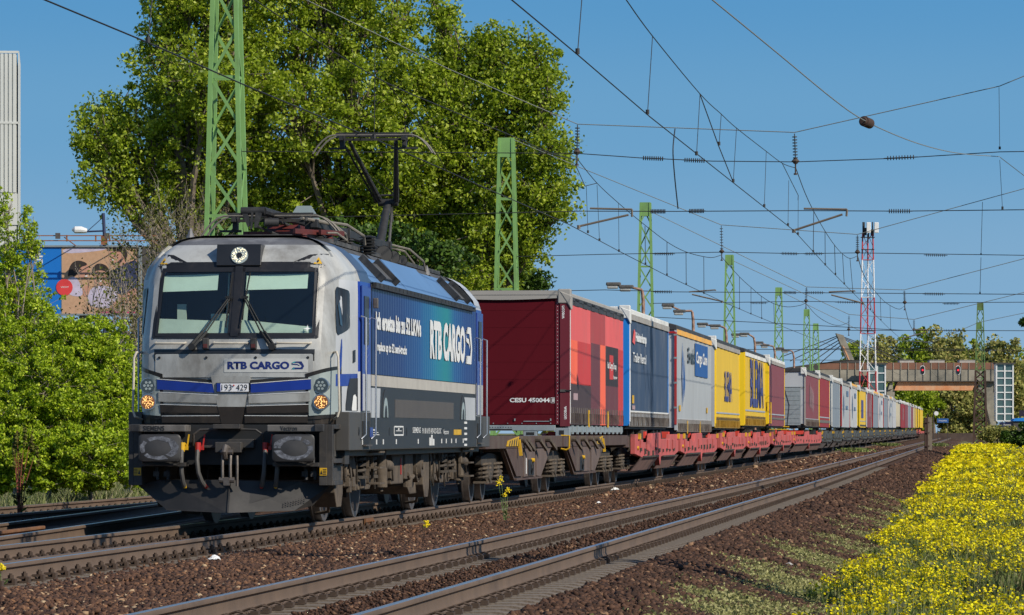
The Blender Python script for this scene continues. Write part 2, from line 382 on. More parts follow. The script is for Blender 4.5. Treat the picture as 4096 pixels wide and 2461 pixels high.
cr = NN(liv, 'ShaderNodeValToRGB'); e = cr.color_ramp.elements; e[0].position = 0; e[0].color = (.008, .020, .080, 1); e[1].position = 1; e[1].color = (.008, .028, .13, 1)
for ps, c in ((.25, (.008, .030, .13, 1)), (.43, (.007, .068, .21, 1)), (.55, (.006, .14, .25, 1)), (.66, (.006, .18, .20, 1)), (.76, (.007, .08, .22, 1)), (.88, (.008, .04, .17, 1))):
    q = cr.color_ramp.elements.new(ps); q.color = c
nt.links.new(mr.outputs[0], cr.inputs[0]); nt.links.new(cr.outputs[0], p.inputs['Base Color'])
for sgn in (1, -1):
    mb = MB(); n = int((15.72-3.12)/0.065); 
    for i in range(n+1):
        y = 3.12+(15.72-3.12)*i/n; dx = 0.016 if (i % 4) in (1, 2) else 0.004
        for z in (2.03, 3.235): mb.v.append((sgn*(1.49+dx), y, z))
    for i in range(n): q = (2*i, 2*i+2, 2*i+3, 2*i+1); mb.face(q if sgn > 0 else q[::-1])
    mb.build('ribbed_side_wall', liv, LB)
SX = 1.512
def sidepanel(name, pts, mat, off=0.006, parent=None, th=0.004):
    mb = MB(); mb.prism(pts, 'x', 1.49, 1.49+off, 0); return mb.build(name, mat, parent or LB)
sidepanel('pale_stripe', [(3.07, 1.865), (3.07, 2.02), (15.74, 2.02), (15.74, 1.865)], M['beige'])
sidepanel('printed_truck_bodywork', [(3.07, 1.43), (3.07, 1.84), (4.02, 1.84), (3.92, 1.43)], M['silver2'])
sidepanel('printed_truck_bodywork', [(14.25, 1.43), (14.15, 1.80), (15.74, 1.80), (15.74, 1.43)], M['silver2'])
sidepanel('printed_tank', [(5.6, 1.44), (5.6, 1.70), (12.7, 1.70), (12.7, 1.44)], M['taupe'], 0.005)
for yc in (4.55, 13.98):
    arc = [(yc+0.36*math.cos(a), 1.435+0.40*math.sin(a)) for a in [math.pi*i/14 for i in range(15)]]
    sidepanel('printed_wheel', arc, M['print_'], 0.010)
    arc = [(yc+0.24*math.cos(a), 1.437+0.28*math.sin(a)) for a in [math.pi*i/14 for i in range(15)]]
    arc2 = [(yc+0.15*math.cos(a), 1.438+0.17*math.sin(a)) for a in [math.pi*i/14 for i in range(14, -1, -1)]]
    sidepanel('printed_wheel_rim', arc+arc2, M['lampgrey'], 0.013)
# roof: sloping light blue side panels, gutter, hatches
for sgn in (1, -1):
    mb = MB()
    a = [(1.485, 3.285), (1.50, 3.30), (1.10, 3.715), (1.075, 3.705)]
    for ya, yb in ((3.12, 6.95), (6.97, 11.0), (11.02, 15.86)):
        st = len(mb.v); hh = 0.0 if ya != 6.97 else 0.045
        pr = [(x*sgn, z+hh*(1 if k in (2, 3) else 0)) for k, (x, z) in enumerate(a)]; mb.prism(pr, 'y', ya, yb, 0)
    mb.build('roof_side_panel', M['roofblue'], LB)
    mb = MB(); 
    for k in range(int((15.0-3.2)/0.42)):
        yy = 3.2+k*0.42
        mb.box(sgn*1.50, sgn*1.545, yy+.03, yy+.39, 3.235, 3.295, 0)
    mb.box(sgn*1.48, sgn*1.555, 3.1, 15.2, 3.215, 3.235, 0); mb.build('gutter', M['sootdk'], LB)
    for ya in (4.2, 13.2):
        mb = MB(); n_ = Vector((sgn*0.72, 0, 0.69))
        for yy, ww in ((ya, .07), (ya+1.55, .07)):
            mb.bar(Vector((sgn*1.485, yy, 3.33))+n_*.04, Vector((sgn*1.16, yy, 3.66))+n_*.04, ww, .10, 0)
        mb.bar(Vector((sgn*1.43, ya+.77, 3.385))+n_*.01, Vector((sgn*1.20, ya+.77, 3.62))+n_*.01, 1.4, .03, 1)
        mb.build('roof_hatch', [M['sootdk'], M['roofgrey']], LB)
# ---- driver's cab inside
mb = MB(); mb.box(-1.22, 1.22, 2.3, 2.35, 1.6, 3.4, 0); mb.box(-1.2, 1.2, .9, 2.3, 2.2, 2.22, 0); mb.box(-1.15, 1.15, 1.35, 2.3, 3.42, 3.44, 0)
mb.box(-.75, -.35, 2.0, 2.28, 2.4, 3.2, 0); mb.build('cab_interior', M['cabin'], LB)
mb = MB()
def inner(mb, a, b, za, zb, zb2, dd, n=6):
    k0 = len(mb.v)
    for i in range(n+1):
        x = a+(b-a)*i/n; zt = zb+(zb2-zb)*i/n; mb.v += [(x, TS(x, za)+dd, za), (x, TS(x, zt)+dd, zt)]
    for i in range(n): k = k0+2*i; mb.face((k, k+2, k+3, k+1))
inner(mb, -1.06, -.06, 2.49, 2.74, 2.70, .05); inner(mb, .06, 1.06, 2.49, 2.72, 2.62, .05)  # pale upright strips close behind the glass along its lower edge
mb.cbox((-.8, 1.2, 2.83), (.12, .05, .22)); mb.cbox((-.25, 1.25, 2.76), (.3, .2, .1)); mb.build('driver_desk', M['dash'], LB)
for a, b, zb_ in ((-1.03, -.28, 3.10), (.10, .92, 3.12)):
    mb = MB(); mb.poly([(a, TS(a, zb_)+.05, zb_), (b, TS(b, zb_)+.05, zb_+.02), (b, TS(b, 3.33)+.05, 3.34), (a, TS(a, 3.33)+.05, 3.32)]); mb.build('sun_blind', M['blind'], LB)
mb = MB(); mb.tube([(-.15, .95, 2.75), (-.15, 1.15, 3.35)], .012, 6); mb.cbox((.11, .98, 2.95), (.05, .03, .8), 0, Matrix.Rotation(-.43, 3, 'X')); mb.build('blind_rail', M['dash'], LB)
# ---- windscreens
for a, b in ((-1.075, -.045), (.045, 1.075)):
    ns = 6; mb = MB()
    for k, z in enumerate((2.5, 3.42)):
        for i in range(ns+1): x = a+(b-a)*i/ns; x *= (1 if abs(x) < 1 else bw(4, z)/1.075); mb.v.append((x, TS(x, z)-.002, z))
    for i in range(ns): mb.face((i, i+1, i+ns+2, i+ns+1))
    mb.build('windscreen', M['glass'], LB)
    fr = MB(); q = [(a, 2.5), (b, 2.5), (b, 3.42), (a, 3.42)]
    def fp3(x, z, o): return (x*(1 if abs(x) < 1 else bw(4, z)/1.075), TS(x, z)-o, z)
    tb = 0.042 
    for (x0_, z0_, x1_, z1_) in ((a, 2.5, b, 2.5+tb), (a, 3.42-tb*1.3, b, 3.42), (a, 2.5, a+tb, 3.42), (b-tb, 2.5, b, 3.42)):
        nn = 5 if x1_-x0_ > .2 else 1
        for i in range(nn):
            xa = x0_+(x1_-x0_)*i/nn; xb = x0_+(x1_-x0_)*(i+1)/nn
            P0 = [fp3(xa, z0_, .012), fp3(xb, z0_, .012), fp3(xb, z1_, .012), fp3(xa, z1_, .012)]; fr.poly(P0)
    fr.build('windscreen_frame', M['blackp'], LB)
def fstrip(mb, w0, zb0, zt0, w1, zb1, zt1, off=0.015, m=0, n=6, base=0.0):
    b0 = len(mb.v)
    for i in range(n+1):
        f = i/n; x = w0+(w1-w0)*f; zb = zb0+(zb1-zb0)*f; zt = zt0+(zt1-zt0)*f
        mb.v += [(x, TS(x, zb)-off, zb), (x, TS(x, zt)-off, zt), (x, TS(x, zb)+.01, zb), (x, TS(x, zt)+.01, zt)]
    for i in range(n):
        k = b0+4*i; mb.face((k, k+4, k+5, k+1), m); mb.face((k+1, k+5, k+7, k+3), m); mb.face((k+2, k+6, k+4, k), m)
    mb.face((b0, b0+1, b0+3, b0+2), m); k = b0+4*n; mb.face((k+2, k+3, k+1, k), m)
# black panel around screens and upper corners
mb = MB()
fstrip(mb, -1.09, 3.42, 3.50, 1.09, 3.42, 3.50, .006, 0, 12)
fstrip(mb, -1.13, 3.45, 3.62, -.92, 3.47, 3.60, .007, 0, 3); fstrip(mb, .92, 3.47, 3.60, 1.13, 3.45, 3.62, .007, 0, 3)
fstrip(mb, -.92, 3.47, 3.60, -.72, 3.47, 3.50, .007, 0, 3); fstrip(mb, .72, 3.47, 3.50, .92, 3.47, 3.60, .007, 0, 3)
fstrip(mb, -.05, 2.5, 3.45, .05, 2.5, 3.45, .022, 0, 1)
fstrip(mb, -1.10, 2.47, 2.51, 1.10, 2.47, 2.51, .012, 0, 12)
fstrip(mb, -1.115, 2.48, 3.45, -1.06, 2.48, 3.45, .010, 0, 1); fstrip(mb, 1.06, 2.48, 3.45, 1.115, 2.48, 3.45, .010, 0, 1)
mb.build('windscreen_surround', M['blackp'], LB)
# top lamp box
bx = MB(); t_ = TS(0, 3.45); bx.prism([(t_-.035, 3.45), (t_+.035, 3.735), (t_+.5, 3.735), (t_+.3, 3.45)], 'x', -.31, .29); bx.build('lamp_box', M['blackp'], LB, bevel=.006)

def lamp(name, c, rr, nl, lit, hole=0.0, tilt=0.0, jit=1, body='ledbase'):
    m = MB(); ax = Vector((0, -1, tilt)).normalized(); c = Vector(c)
    m.cyl(c-ax*.02, c+ax*.006, rr, rr, 28, 0); o = m.build(name, M[body], LB)
    q = MB(); u = Vector((1, 0, 0)); v = ax.cross(u); rr2 = random.Random(hash(name) % 97+int(c.x*100))
    k = 0; cnt = 0
    while cnt < nl and k < 4000:
        k += 1; a = rr2.uniform(0, 6.283); d_ = rr*0.9*math.sqrt(rr2.random())
        if d_ < hole: continue
        p_ = c+ax*.012+u*math.cos(a)*d_+v*math.sin(a)*d_; q.cyl(p_-ax*.004, p_+ax*.003, .0065, .005, 6); cnt += 1
    q.build('diode_dot', M[lit], o)
    if hole:
        h = MB(); h.cyl(c, c+ax*.02, hole*.85, hole*.8, 14); h.build('lamp_centre', M['blackp'], o)
    return o
lamp('top_headlight', (.0, TS(0, 3.45)-.012, 3.585), .115, 70, 'ledw', hole=.045, tilt=.25, body='lampgrey')
# nose panel: raised silver flap, screws, edge lines
mb = MB(); fstrip(mb, -1.055, 1.955, 2.255, 1.055, 1.955, 2.255, .012, 0, 14)
mb.build('nose_panel', M['silver'], LB)
mb = MB()
for s_ in (-1, 1): fstrip(mb, *((1.048, 1.35, 2.27, 1.072, 1.35, 2.27) if s_ > 0 else (-1.072, 1.35, 2.27, -1.048, 1.35, 2.27)), .010, 0, 1)
mb.build('panel_gap', M['blackp'], LB)
mb2 = MB()
for x in (-1.0, -.36, .30, .99):
    mb2.cyl((x, TS(x, 2.215)-.022, 2.215), (x, TS(x, 2.215)-.005, 2.215), .018, .018, 10)
mb2.build('panel_fastener', M['blackp'], LB)
blk = MB(); gre = MB(); blu = MB(); dk = MB(); wl = MB()
for s_ in (-1, 1):
    a, b = (-1.03, -.27) if s_ < 0 else (.27, 1.03)
    def st(mb, zo_b, zo_t, zi_b, zi_t, ao, ai, off, m=0):   # outer (corner) and inner (centre) heights
        if s_ < 0: fstrip(mb, -ao, zo_b, zo_t, -ai, zi_b, zi_t, off, m)
        else: fstrip(mb, ai, zi_b, zi_t, ao, zo_b, zo_t, off, m)
    st(blk, 1.345, 1.975, 1.345, 1.915, 1.035, .16, .008)
    st(blu, 1.795, 1.925, 1.750, 1.865, 1.03, .235, .032)
    st(gre, 1.635, 1.750, 1.612, 1.712, 1.012, .205, .034)
    st(dk, 1.490, 1.588, 1.480, 1.568, .992, .175, .034)
    st(dk, 1.355, 1.435, 1.350, 1.440, .975, .145, .034)
    for zo, zi, ao, ai in ((1.930, 1.868, 1.03, .235), (1.756, 1.716, 1.012, .205), (1.594, 1.572, .992, .175), (1.440, 1.444, .975, .145)):
        st(wl, zo, zo+.008, zi, zi+.008, ao, ai, .036)
blk.build('grille_mesh', M['rubber'], LB); 
for b_, nm_, mm_ in ((blu, 'blue_grille_blade', 'blue'), (gre, 'grey_grille_blade', 'silver'), (dk, 'dark_grille_blade', 'darkfront')): split_build(b_, nm_, M[mm_], LB)
wl.build('grille_edge_line', M['white'], LB)
mb = MB()
def vpl(mb, z0, z1, m, off=.040):
    hw = lambda z: .13+(z-1.345)*.115/.55
    P_ = []
    for z in (z0, z1):
        for x in (-hw(z)-.035, hw(z)-.025): P_.append((x, TS(x, z)-off, z))
    mb.poly([P_[0], P_[1], P_[3], P_[2]], m); 
    for k in (0, 1):
        x0_, y0_, z0_ = P_[k]; x1_, y1_, z1_ = P_[k+2]; mb.poly([(x0_, y0_, z0_), (x1_, y1_, z1_), (x1_, y1_+.05, z1_), (x0_, y0_+.05, z0_)] if k == 0 else [(x1_, y1_, z1_), (x0_, y0_, z0_), (x0_, y0_+.05, z0_), (x1_, y1_+.05, z1_)], m)
vpl(mb, 1.34, 1.565, 1); vpl(mb, 1.565, 1.97, 0); mb.build('centre_v_panel', [M['silver'], M['darkfront']], LB)
# number plate
mb = MB(); fstrip(mb, -.215, 1.765, 1.875, .215, 1.765, 1.875, .052, 0, 1); npl = mb.build('number_plate', M['plate'], LB)
mb = MB(); fstrip(mb, -.215, 1.767, 1.873, -.165, 1.767, 1.873, .055, 0, 1); mb.build('plate_blue_band', M['blue'], npl)
f_ = lambda x0_, z0_, o=.0: (lambda x, y: (x0_+x, TS(x0_+x, z0_)-o, z0_+y))
text('193', .135, .078, M['blackp'], npl, f_(-.150, 1.781, .058), -.005)
text('429', .145, .078, M['blackp'], npl, f_(.047, 1.781, .058), .0)
MB().cyl((.014, TS(0, 1.84)-.062, 1.846), (.014, TS(0, 1.84)-.055, 1.846), .011, .011, 12).build('plate_round_seal', M['red'], npl)
mb = MB()
for (a, b, c, d) in ((-.222, .222, 1.758, 1.765), (-.222, .222, 1.875, 1.882), (-.222, -.215, 1.758, 1.882), (.215, .222, 1.758, 1.882)): fstrip(mb, a, c, d, b, c, d, .054, 0, 1)
mb.build('plate_frame', M['blackp'], npl)
def nf_(x0_, z0_): return lambda x, y: (x0_+x, TS(x0_+x, z0_+y)-.0155, z0_+y)
mb = MB(); fstrip(mb, -.12, 2.02, 2.20, .99, 2.02, 2.20, .0145, 0, 8); mb.build('cleaned_paint_patch', mk('cleaned paint patch', (.47, .475, .455), .45, 0, .1, 3, (.3, .28, .25), .2), LB)
text('RTB CARGO', .822, .103, M['navy'], LB, lambda x, y: (-.075+x, TS(-.075+x, 2.06+y)-.018, 2.06+y), .045)
def logo(fn, m1, m2, L, h, parent, flip=False):
    mb = MB(); o = lambda pts: mb.poly([fn(x*L, y*h) for x, y in pts], 0)
    o([(.0, .0), (.12, .22), (.70, .22), (.80, .42), (.98, .42), (.85, 0)])
    o([(.25, 1), (.0, .82), (.55, .82), (.80, .42), (.98, .42), (.78, 1)])
    o([(0, .82), (.12, .70), (.45, .68), (.62, .5), (.62, .40), (.45, .54), (.05, .60)])
    x = mb.build('arrow_emblem', m1, parent)
    mb = MB(); mb.poly([fn(a*L, b*h) for a, b in [(0, 0), (.12, .22), (.28, .22), (.18, 0)]]); mb.poly([fn(a*L, b*h) for a, b in [(0, .82), (.2, .82), (.33, 1.0), (.25, 1)]])
    mb.poly([fn(a*L, b*h+.0) for a, b in [(0, .64), (.05, .60), (.2, .58), (.12, .70)]])
    q = mb.build('emblem_accent', m2, x); return x
logo(lambda x, y: (.775+x, TS(.775+x, 2.06+y)-.018, 2.06+y), M['navy'], M['teal'], .17, .103, LB)
# round corner lamps
def cl(s_):
    g = MB()
    fstrip(g, *( (s_*.955, 1.395, 2.0, s_*1.35, 1.42, 2.115) if s_ > 0 else (-1.35, 1.42, 2.115, -.955, 1.395, 2.0)), .018, 0, 14)
    # wrap-around outer edge
    pz = [(1.45, 1.27), (2.07, 1.27)]
    o = g.build('headlight_surround', M['blackp'], LB)
    g = MB(); fstrip(g, *((s_*.995, 1.445, 1.955, s_*1.325, 1.47, 2.06) if s_ > 0 else (-1.325, 1.47, 2.06, -.995, 1.445, 1.955)), .028, 0, 14); g.build('headlight_cover', M['lampgrey'], o)
    cx = s_*1.155
    t0 = TS(1.10, 1.8)-.03
    a = lamp('headlight', (cx, t0, 1.845), .095, 0, 'led', body='lens'); a['label'] = 'unlit upper lamp'
    q = MB(); 
    for i in range(7):
        an = 6.283*i/6; rr_ = 0 if i == 6 else .048; q.cyl((cx+rr_*math.cos(an), t0-.004, 1.845+rr_*math.sin(an)), (cx+rr_*math.cos(an), t0-.011, 1.845+rr_*math.sin(an)), .019, .016, 10)
    q.build('lamp_reflector', M['lampgrey'], a)
    b = lamp('headlight', (cx+.005*s_, t0, 1.628), .092, 70, 'led'); b['label'] = 'lit lower lamp'
    q = MB(); 
    for zc in (1.845, 1.628): q.tube([(cx, t0+.01, zc), (cx, t0+.35, zc)], .1, 20)
    for zc in (1.845, 1.628):
        q.tube([(cx+.102*math.cos(x), t0+.012, zc+.102*math.sin(x)) for x in [6.283*i/24 for i in range(25)]], .008, 5)
    q.build('lamp_rim', M['chrome'], o)
cl(1); cl(-1)
# handles below the screens, wipers, small red lamps
for a, b in ((-1.05, -.65), (-.26, .19), (.58, 1.02)):
    z = 2.405; y = lambda x: TS(x, z)-.075
    MB().tube([(a, TS(a, z), z+.01), (a, y(a), z), (a+.03, y(a)-.01, z), (b-.03, y(b)-.01, z), (b, y(b), z), (b, TS(b, z), z+.01)], .0155, 8).build('grab_handle', M['creamtube'], LB, smooth=True)
for s_, x0_, x1_, xb0, xb1 in ((-1, -.55, -.10, -.085, -.115), (1, .52, .115, .155, .075)):
    mb = MB()
    for dx in (-.022, .03):
        mb.bar((x0_+dx, TS(x0_, 2.37)-.09, 2.37), (x0_+(x1_-x0_)*.35+dx, TS(0, 2.62)-.08, 2.56), .03, .03); mb.bar((x0_+(x1_-x0_)*.35+dx, TS(0, 2.62)-.08, 2.56), (x1_+dx*.5, TS(0, 3.0)-.05, 3.01), .016, .014)
    mb.cyl((x0_, TS(x0_, 2.37)-.11, 2.36), (x0_, TS(x0_, 2.37), 2.36), .045, .05, 12); mb.cbox((x1_, TS(0, 3)-.05, 3.02), (.09, .03, .03))
    w_ = mb.build('windscreen_wiper', M['rubber'], LB)
    MB().bar((xb1, TS(0, 2.6)-.03, 2.62), (xb0, TS(0, 3.35)-.03, 3.35), .014, .02).build('wiper_blade', M['rubber'], w_)
for x in (-.37, .27):
    mb = MB(); mb.cbox((x, TS(x, 2.4)-.035, 2.40), (.085, .07, .15)); o = mb.build('tail_lamp_housing', M['sootdk'], LB, bevel=.012)
    MB().cbox((x, TS(x, 2.4)-.073, 2.37), (.055, .008, .05)).build('red_lens', M['insul'], o)
# warning triangles
for x in (-1.04, 1.04):
    tri = MB(); P_ = [(x-.055, 3.475), (x+.055, 3.475), (x, 3.565)]; tri.poly([(a, TS(a, b)-.012, b) for a, b in P_]); o = tri.build('warning_triangle', M['yellow'], LB)
    b = MB(); b.poly([(c, TS(c, d)-.014, d) for c, d in ((x-.008, 3.495), (x+.006, 3.495), (x+.014, 3.525), (x, 3.522), (x+.006, 3.54), (x-.012, 3.515))]); b.build('lightning_mark', M['blackp'], o)
# handrails at the corners
for s_ in (-1, 1):
    MB().tube([(s_*1.27, 1.0, 2.29), (s_*1.345, .80, 2.29), (s_*1.37, .78, 2.22), (s_*1.385, .78, 1.52), (s_*1.36, .78, 1.44), (s_*1.29, .95, 1.40)], .016, 8).build('corner_handrail', M['creamtube'], LB, smooth=True)
# four pointed star decal low on the right screen
st4 = []
for i in range(8):
    a = math.pi/4*i; rr_ = .052 if i % 2 == 0 else .013; st4.append((.965+rr_*math.cos(a), 2.60+rr_*math.sin(a)))
MB().poly([(a, TS(a, b)-.012, b) for a, b in st4]).build('star_sticker', M['whiteclean'], LB)
# ---- cab side window, doors, rails
def mapside(t_, z):                          # cab side skin: x for a given y
    best = None
    pts = sorted([(bt(j, z), bw(j, z)) for j in range(7, len(COLS))]); return interp(t_, pts)
def sidepoly(name, stn, mat, off=.006, parent=None, sides=(1, -1)):   # stations (y, z low, z high) along the cab side
    out = None
    for s_ in sides:
        mb = MB(); fine = []
        for (a, b, c), (d, e, f) in zip(stn, stn[1:]):
            n = max(1, int((d-a)/.06))
            for k in range(n): u = k/n; fine.append((a+(d-a)*u, b+(e-b)*u, c+(f-c)*u))
        fine.append(stn[-1])
        for y, zl, zh in fine:
            mb.v += [(s_*(mapside(y, zl)+off), y, zl), (s_*(mapside(y, zh)+off), y, zh)]
        for k in range(len(fine)-1):
            q = (2*k, 2*k+2, 2*k+3, 2*k+1); mb.face(q if s_ > 0 else q[::-1])
        out = mb.build(name, mat, parent or LB)
    return out
o = sidepoly('cab_side_window', [(1.07, 2.56, 2.62), (1.11, 2.52, 2.80), (1.20, 2.54, 3.12), (1.26, 2.55, 3.17), (1.58, 2.62, 3.12), (1.62, 2.66, 3.08)], M['blackp'], .012)
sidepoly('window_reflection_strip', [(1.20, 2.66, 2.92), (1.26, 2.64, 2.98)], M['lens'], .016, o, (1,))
sidepoly('blue_swoosh', [(1.06, 2.0, 2.04), (1.14, 2.0, 2.22), (1.22, 2.12, 2.46), (1.25, 2.36, 2.48)], M['blue'], .006)
sidepoly('blue_side_band', [(1.0, 1.84, 2.0), (2.06, 1.86, 2.02)], M['blue'], .006)
sidepoly('printed_wheel', [(1.40, 1.52, 1.60), (1.48, 1.52, 1.80), (1.62, 1.52, 1.95), (2.06, 1.52, 1.96)], M['print_'], .010)
sidepoly('printed_wheel_rim', [(1.72, 1.52, 1.56), (1.80, 1.52, 1.72), (1.90, 1.52, 1.74), (1.98, 1.52, 1.70)], M['white'], .013)
sidepoly('cab_side_recess', [(1.80, 2.16, 2.33), (1.93, 2.18, 2.34)], M['blackp'], .012)
for s_ in (1, -1):
    for yy in (2.14, L_-3.0):
        mb = MB(); mb.box(s_*1.488, s_*1.500, yy, yy+.86, 1.52, 3.22); d_ = mb.build('side_door', M['blue'], LB)
        MB().box(s_*1.498, s_*1.510, yy+.18, yy+.62, 2.42, 3.08).build('door_window', M['blackp'], d_)
        MB().box(s_*1.498, s_*1.506, yy+.05, yy+.80, 1.52, 2.02).build('door_lower_panel', M['silver2'], d_)
        for k in (-.04, .93):
            m_ = MB(); m_.tube([(s_*1.49, yy+k, 2.80), (s_*1.56, yy+k, 2.78), (s_*1.56, yy+k, 1.20), (s_*1.50, yy+k-.05, 1.14)], .0135, 8); m_.build('door_handrail', M['chrome'], LB, smooth=True)
        m_ = MB(); m_.box(s_*1.47, s_*1.50, yy+.1, yy+.75, 1.05, 1.38); m_.build('step_recess', M['rubber'], LB)
        MB().box(s_*1.44, s_*1.54, yy+.12, yy+.73, 1.04, 1.06).build('step_tread', M['steel'], LB)
MB().cbox((1.56, 3.06, 3.0), (.07, .07, .14)).build('side_lamp', M['steel'], LB, bevel=.01)
# side lettering
def sf(x0_, z0_, o=1.513): return lambda x, y: (o, x0_+x, z0_+y)
text('Ich ersetze bis zu 52 LKWs', 5.0, .25, M['whiteclean'], LB, sf(3.42, 2.65), .05)
text('I replace up to 52 semi-trucks', 3.33, .165, M['whiteclean'], LB, sf(3.42, 2.32), .04)
text('RTB CARGO', 4.60, .60, M['whiteclean'], LB, sf(9.53, 2.345), .05)
logo(lambda x, y: (1.514, 14.22+x, 2.345+y), M['whiteclean'], M['whiteclean'], .92, .60, LB)
text('SIEMENS', .95, .085, M['whiteclean'], LB, sf(7.55, 1.22, 1.497), .01)
text('91 80 6193 429-0 D-ELOC', 2.35, .085, M['whiteclean'], LB, sf(8.70, 1.21, 1.497), .01)
text('Vectron', .72, .075, M['whiteclean'], LB, sf(11.3, 1.20, 1.497), .01)
for yy, zz, w_, h_, mt in ((2.98, 1.165, .26, .13, 'blue'), (12.75, 1.19, 1.0, .085, 'yellow')):
    MB().box(1.49, 1.496, yy, yy+w_, zz, zz+h_).build('marking_plate', M[mt], LB)
mk_ = MB()
for a in ((5.5, 5.52, 1.18, 1.32), (6.5, 6.52, 1.18, 1.32), (5.5, 6.52, 1.30, 1.32), (5.5, 6.52, 1.18, 1.20), (5.7, 6.3, 1.245, 1.255), (3.3, 3.9, 1.19, 1.20), (3.3, 3.8, 1.22, 1.23), (3.3, 3.6, 1.25, 1.27), (5.95, 6.05, 1.26, 1.29)): mk_.box(1.49, 1.496, *a)
for yy in (2.2, 2.75, 3.6, 4.3, 5.7, 8.2, 11.1, 11.7, 12.4, 13.0, 14.0): mk_.box(1.49, 1.496, yy, yy+.07, 1.06, 1.13)
for k, hh in enumerate((.12, .16, .10)): mk_.box(1.49, 1.496, 9.6+k*.22, 9.74+k*.22, 1.03, 1.03+hh)
for k in range(5): mk_.box(1.49, 1.496, 14.2, 14.55, 1.37-k*.09, 1.405-k*.09)
mk_.build('small_white_marking', M['whiteclean'], LB)
# ---- skirt / solebar
mb = MB()
for s_ in (1, -1): mb.box(s_*1.30, s_*1.487, 1.0, L_-1.0, .985, 1.50)
mb.box(-1.30, 1.30, 1.0, L_-1.0, .90, 1.30); mb.build('solebar', M['skirt'], LB, bevel=.01)
mb = MB()
for yy in (1.9, 5.0, 6.9, 11.4, 13.5):
    for s_ in (1, -1): mb.cyl((s_*1.47, yy, 1.24), (s_*1.493, yy, 1.24), .06, .06, 14)
mb.build('jacking_hole', M['rubber'], LB)
# ---- front beam, buffers, skirts, snow plough
mb = MB(); mb.box(-1.27, 1.27, .55, 1.1, .80, 1.33); mb.build('headstock', M['rubber'], LB)
for s_ in (-1, 1):
    mb = MB()
    mb.box(s_*1.18, s_*1.29, .33, 1.6, .53, 1.33)      # end plate with footsteps
    mb.box(s_*1.29, s_*1.36, .34, .42, .53, 1.33); mb.box(s_*1.29, s_*1.40, 1.2, 1.6, .8, 1.33)
    for z in (.53, .82, 1.27): mb.box(s_*1.29, s_*1.37, .42, 1.2, z, z+.06)
    mb.build('corner_step_plate', M['frameblk'], LB, bevel=.006)
    g = MB(); g.box(s_*1.19, s_*1.285, .318, .335, .66, .76); o = g.build('yellow_warning_label', M['yellow'], LB)
    g = MB(); 
    for k in range(4): g.box(s_*1.235, s_*1.28, .314, .317, .675+k*.02, .683+k*.02)
    g.poly([(s_*1.195, .316, .675), (s_*1.23, .316, .675), (s_*1.212, .316, .735)]); g.build('label_print', M['blackp'], o)
    cx = s_*.885
    mb = MB(); mb.box(cx-.36, cx+.33 if s_ > 0 else cx+.33, .10, .5, 1.235, 1.325); mb.build('buffer_cover', M['cover'], LB, bevel=.012)
    MB().cbox((s_*1.22, .10, 1.285), (.12, .08, .1)).build('uncoupling_handle', M['sootdk'], LB, bevel=.01)
    def rr(w_, h_, r_, n=5):
        P_ = []
        for qx, qz, a0 in ((1, 1, 0), (-1, 1, 90), (-1, -1, 180), (1, -1, 270)):
            for k in range(n+1):
                a = rad(a0+90*k/n); P_.append((qx*(w_/2-r_)+r_*math.cos(a), qz*(h_/2-r_)+r_*math.sin(a)))
        return P_
    mb = MB(); n_ = 24; P0 = rr(.56, .36, .055); N = len(P0)
    for y_, sc in ((.0, .94), (.012, 1.0), (.05, 1.0), (.12, .78)):
        for a, b in P0: mb.v.append((cx+a*sc, y_, 1.02+b*sc))
    for k in range(3):
        for i in range(N): j = (i+1) % N; mb.face((k*N+i, (k+1)*N+i, (k+1)*N+j, k*N+j))
    mb.face(list(range(N))); bu = mb.build('buffer', M['padgrey'], LB, smooth=True, ang=40)
    mb = MB(); sc = MB()
    rr3 = random.Random(3 if s_ > 0 else 4)
    for ring_ in range(1):
        inner = [(cx+.02*s_+.165*math.cos(a)*(1+.15*rr3.random()), 1.02+.10*math.sin(a)*(1+.15*rr3.random())) for a in [6.283*i/28 for i in range(28)]]
        outer = [(cx-.0*s_+.25*math.cos(a)*(1+.08*rr3.random()), 1.02+.150*math.sin(a)*(1+.08*rr3.random())) for a in [6.283*i/28 for i in range(28)]]
        for i in range(28):
            if rr3.random() < .06: continue
            j = (i+1) % 28; mb.poly([(inner[i][0], -.0025, inner[i][1]), (inner[j][0], -.0025, inner[j][1]), (outer[j][0], -.0025, outer[j][1]), (outer[i][0], -.0025, outer[i][1])][::1])
    mb.build('grease_scuff', M['padscuff'], bu)
    mb = MB(); mb.cyl((cx, .1, 1.02), (cx, .34, 1.02), .15, .17, 24); mb.cyl((cx, .34, 1.02), (cx, .6, 1.02), .21, .235, 24); mb.build('buffer_shank', M['frameblk'], LB, smooth=True, ang=40)
    mb = MB(); mb.tube([(cx-.25, .15, .90), (cx-.25, .15, .83), (cx-.2, .15, .80), (cx+.2, .15, .80), (cx+.25, .15, .83), (cx+.25, .15, .90)], .02, 6); mb.box(cx-.3, cx+.3, .2, .5, .78, .83); mb.build('buffer_step', M['frameblk'], LB)
text('SIEMENS', .285, .062, M['rubber'], LB, lambda x, y: (-1.12+x, .095, 1.25+y), .02)
text('Vectron', .225, .062, M['rubber'], LB, lambda x, y: (.70+x, .095, 1.25+y), .012)
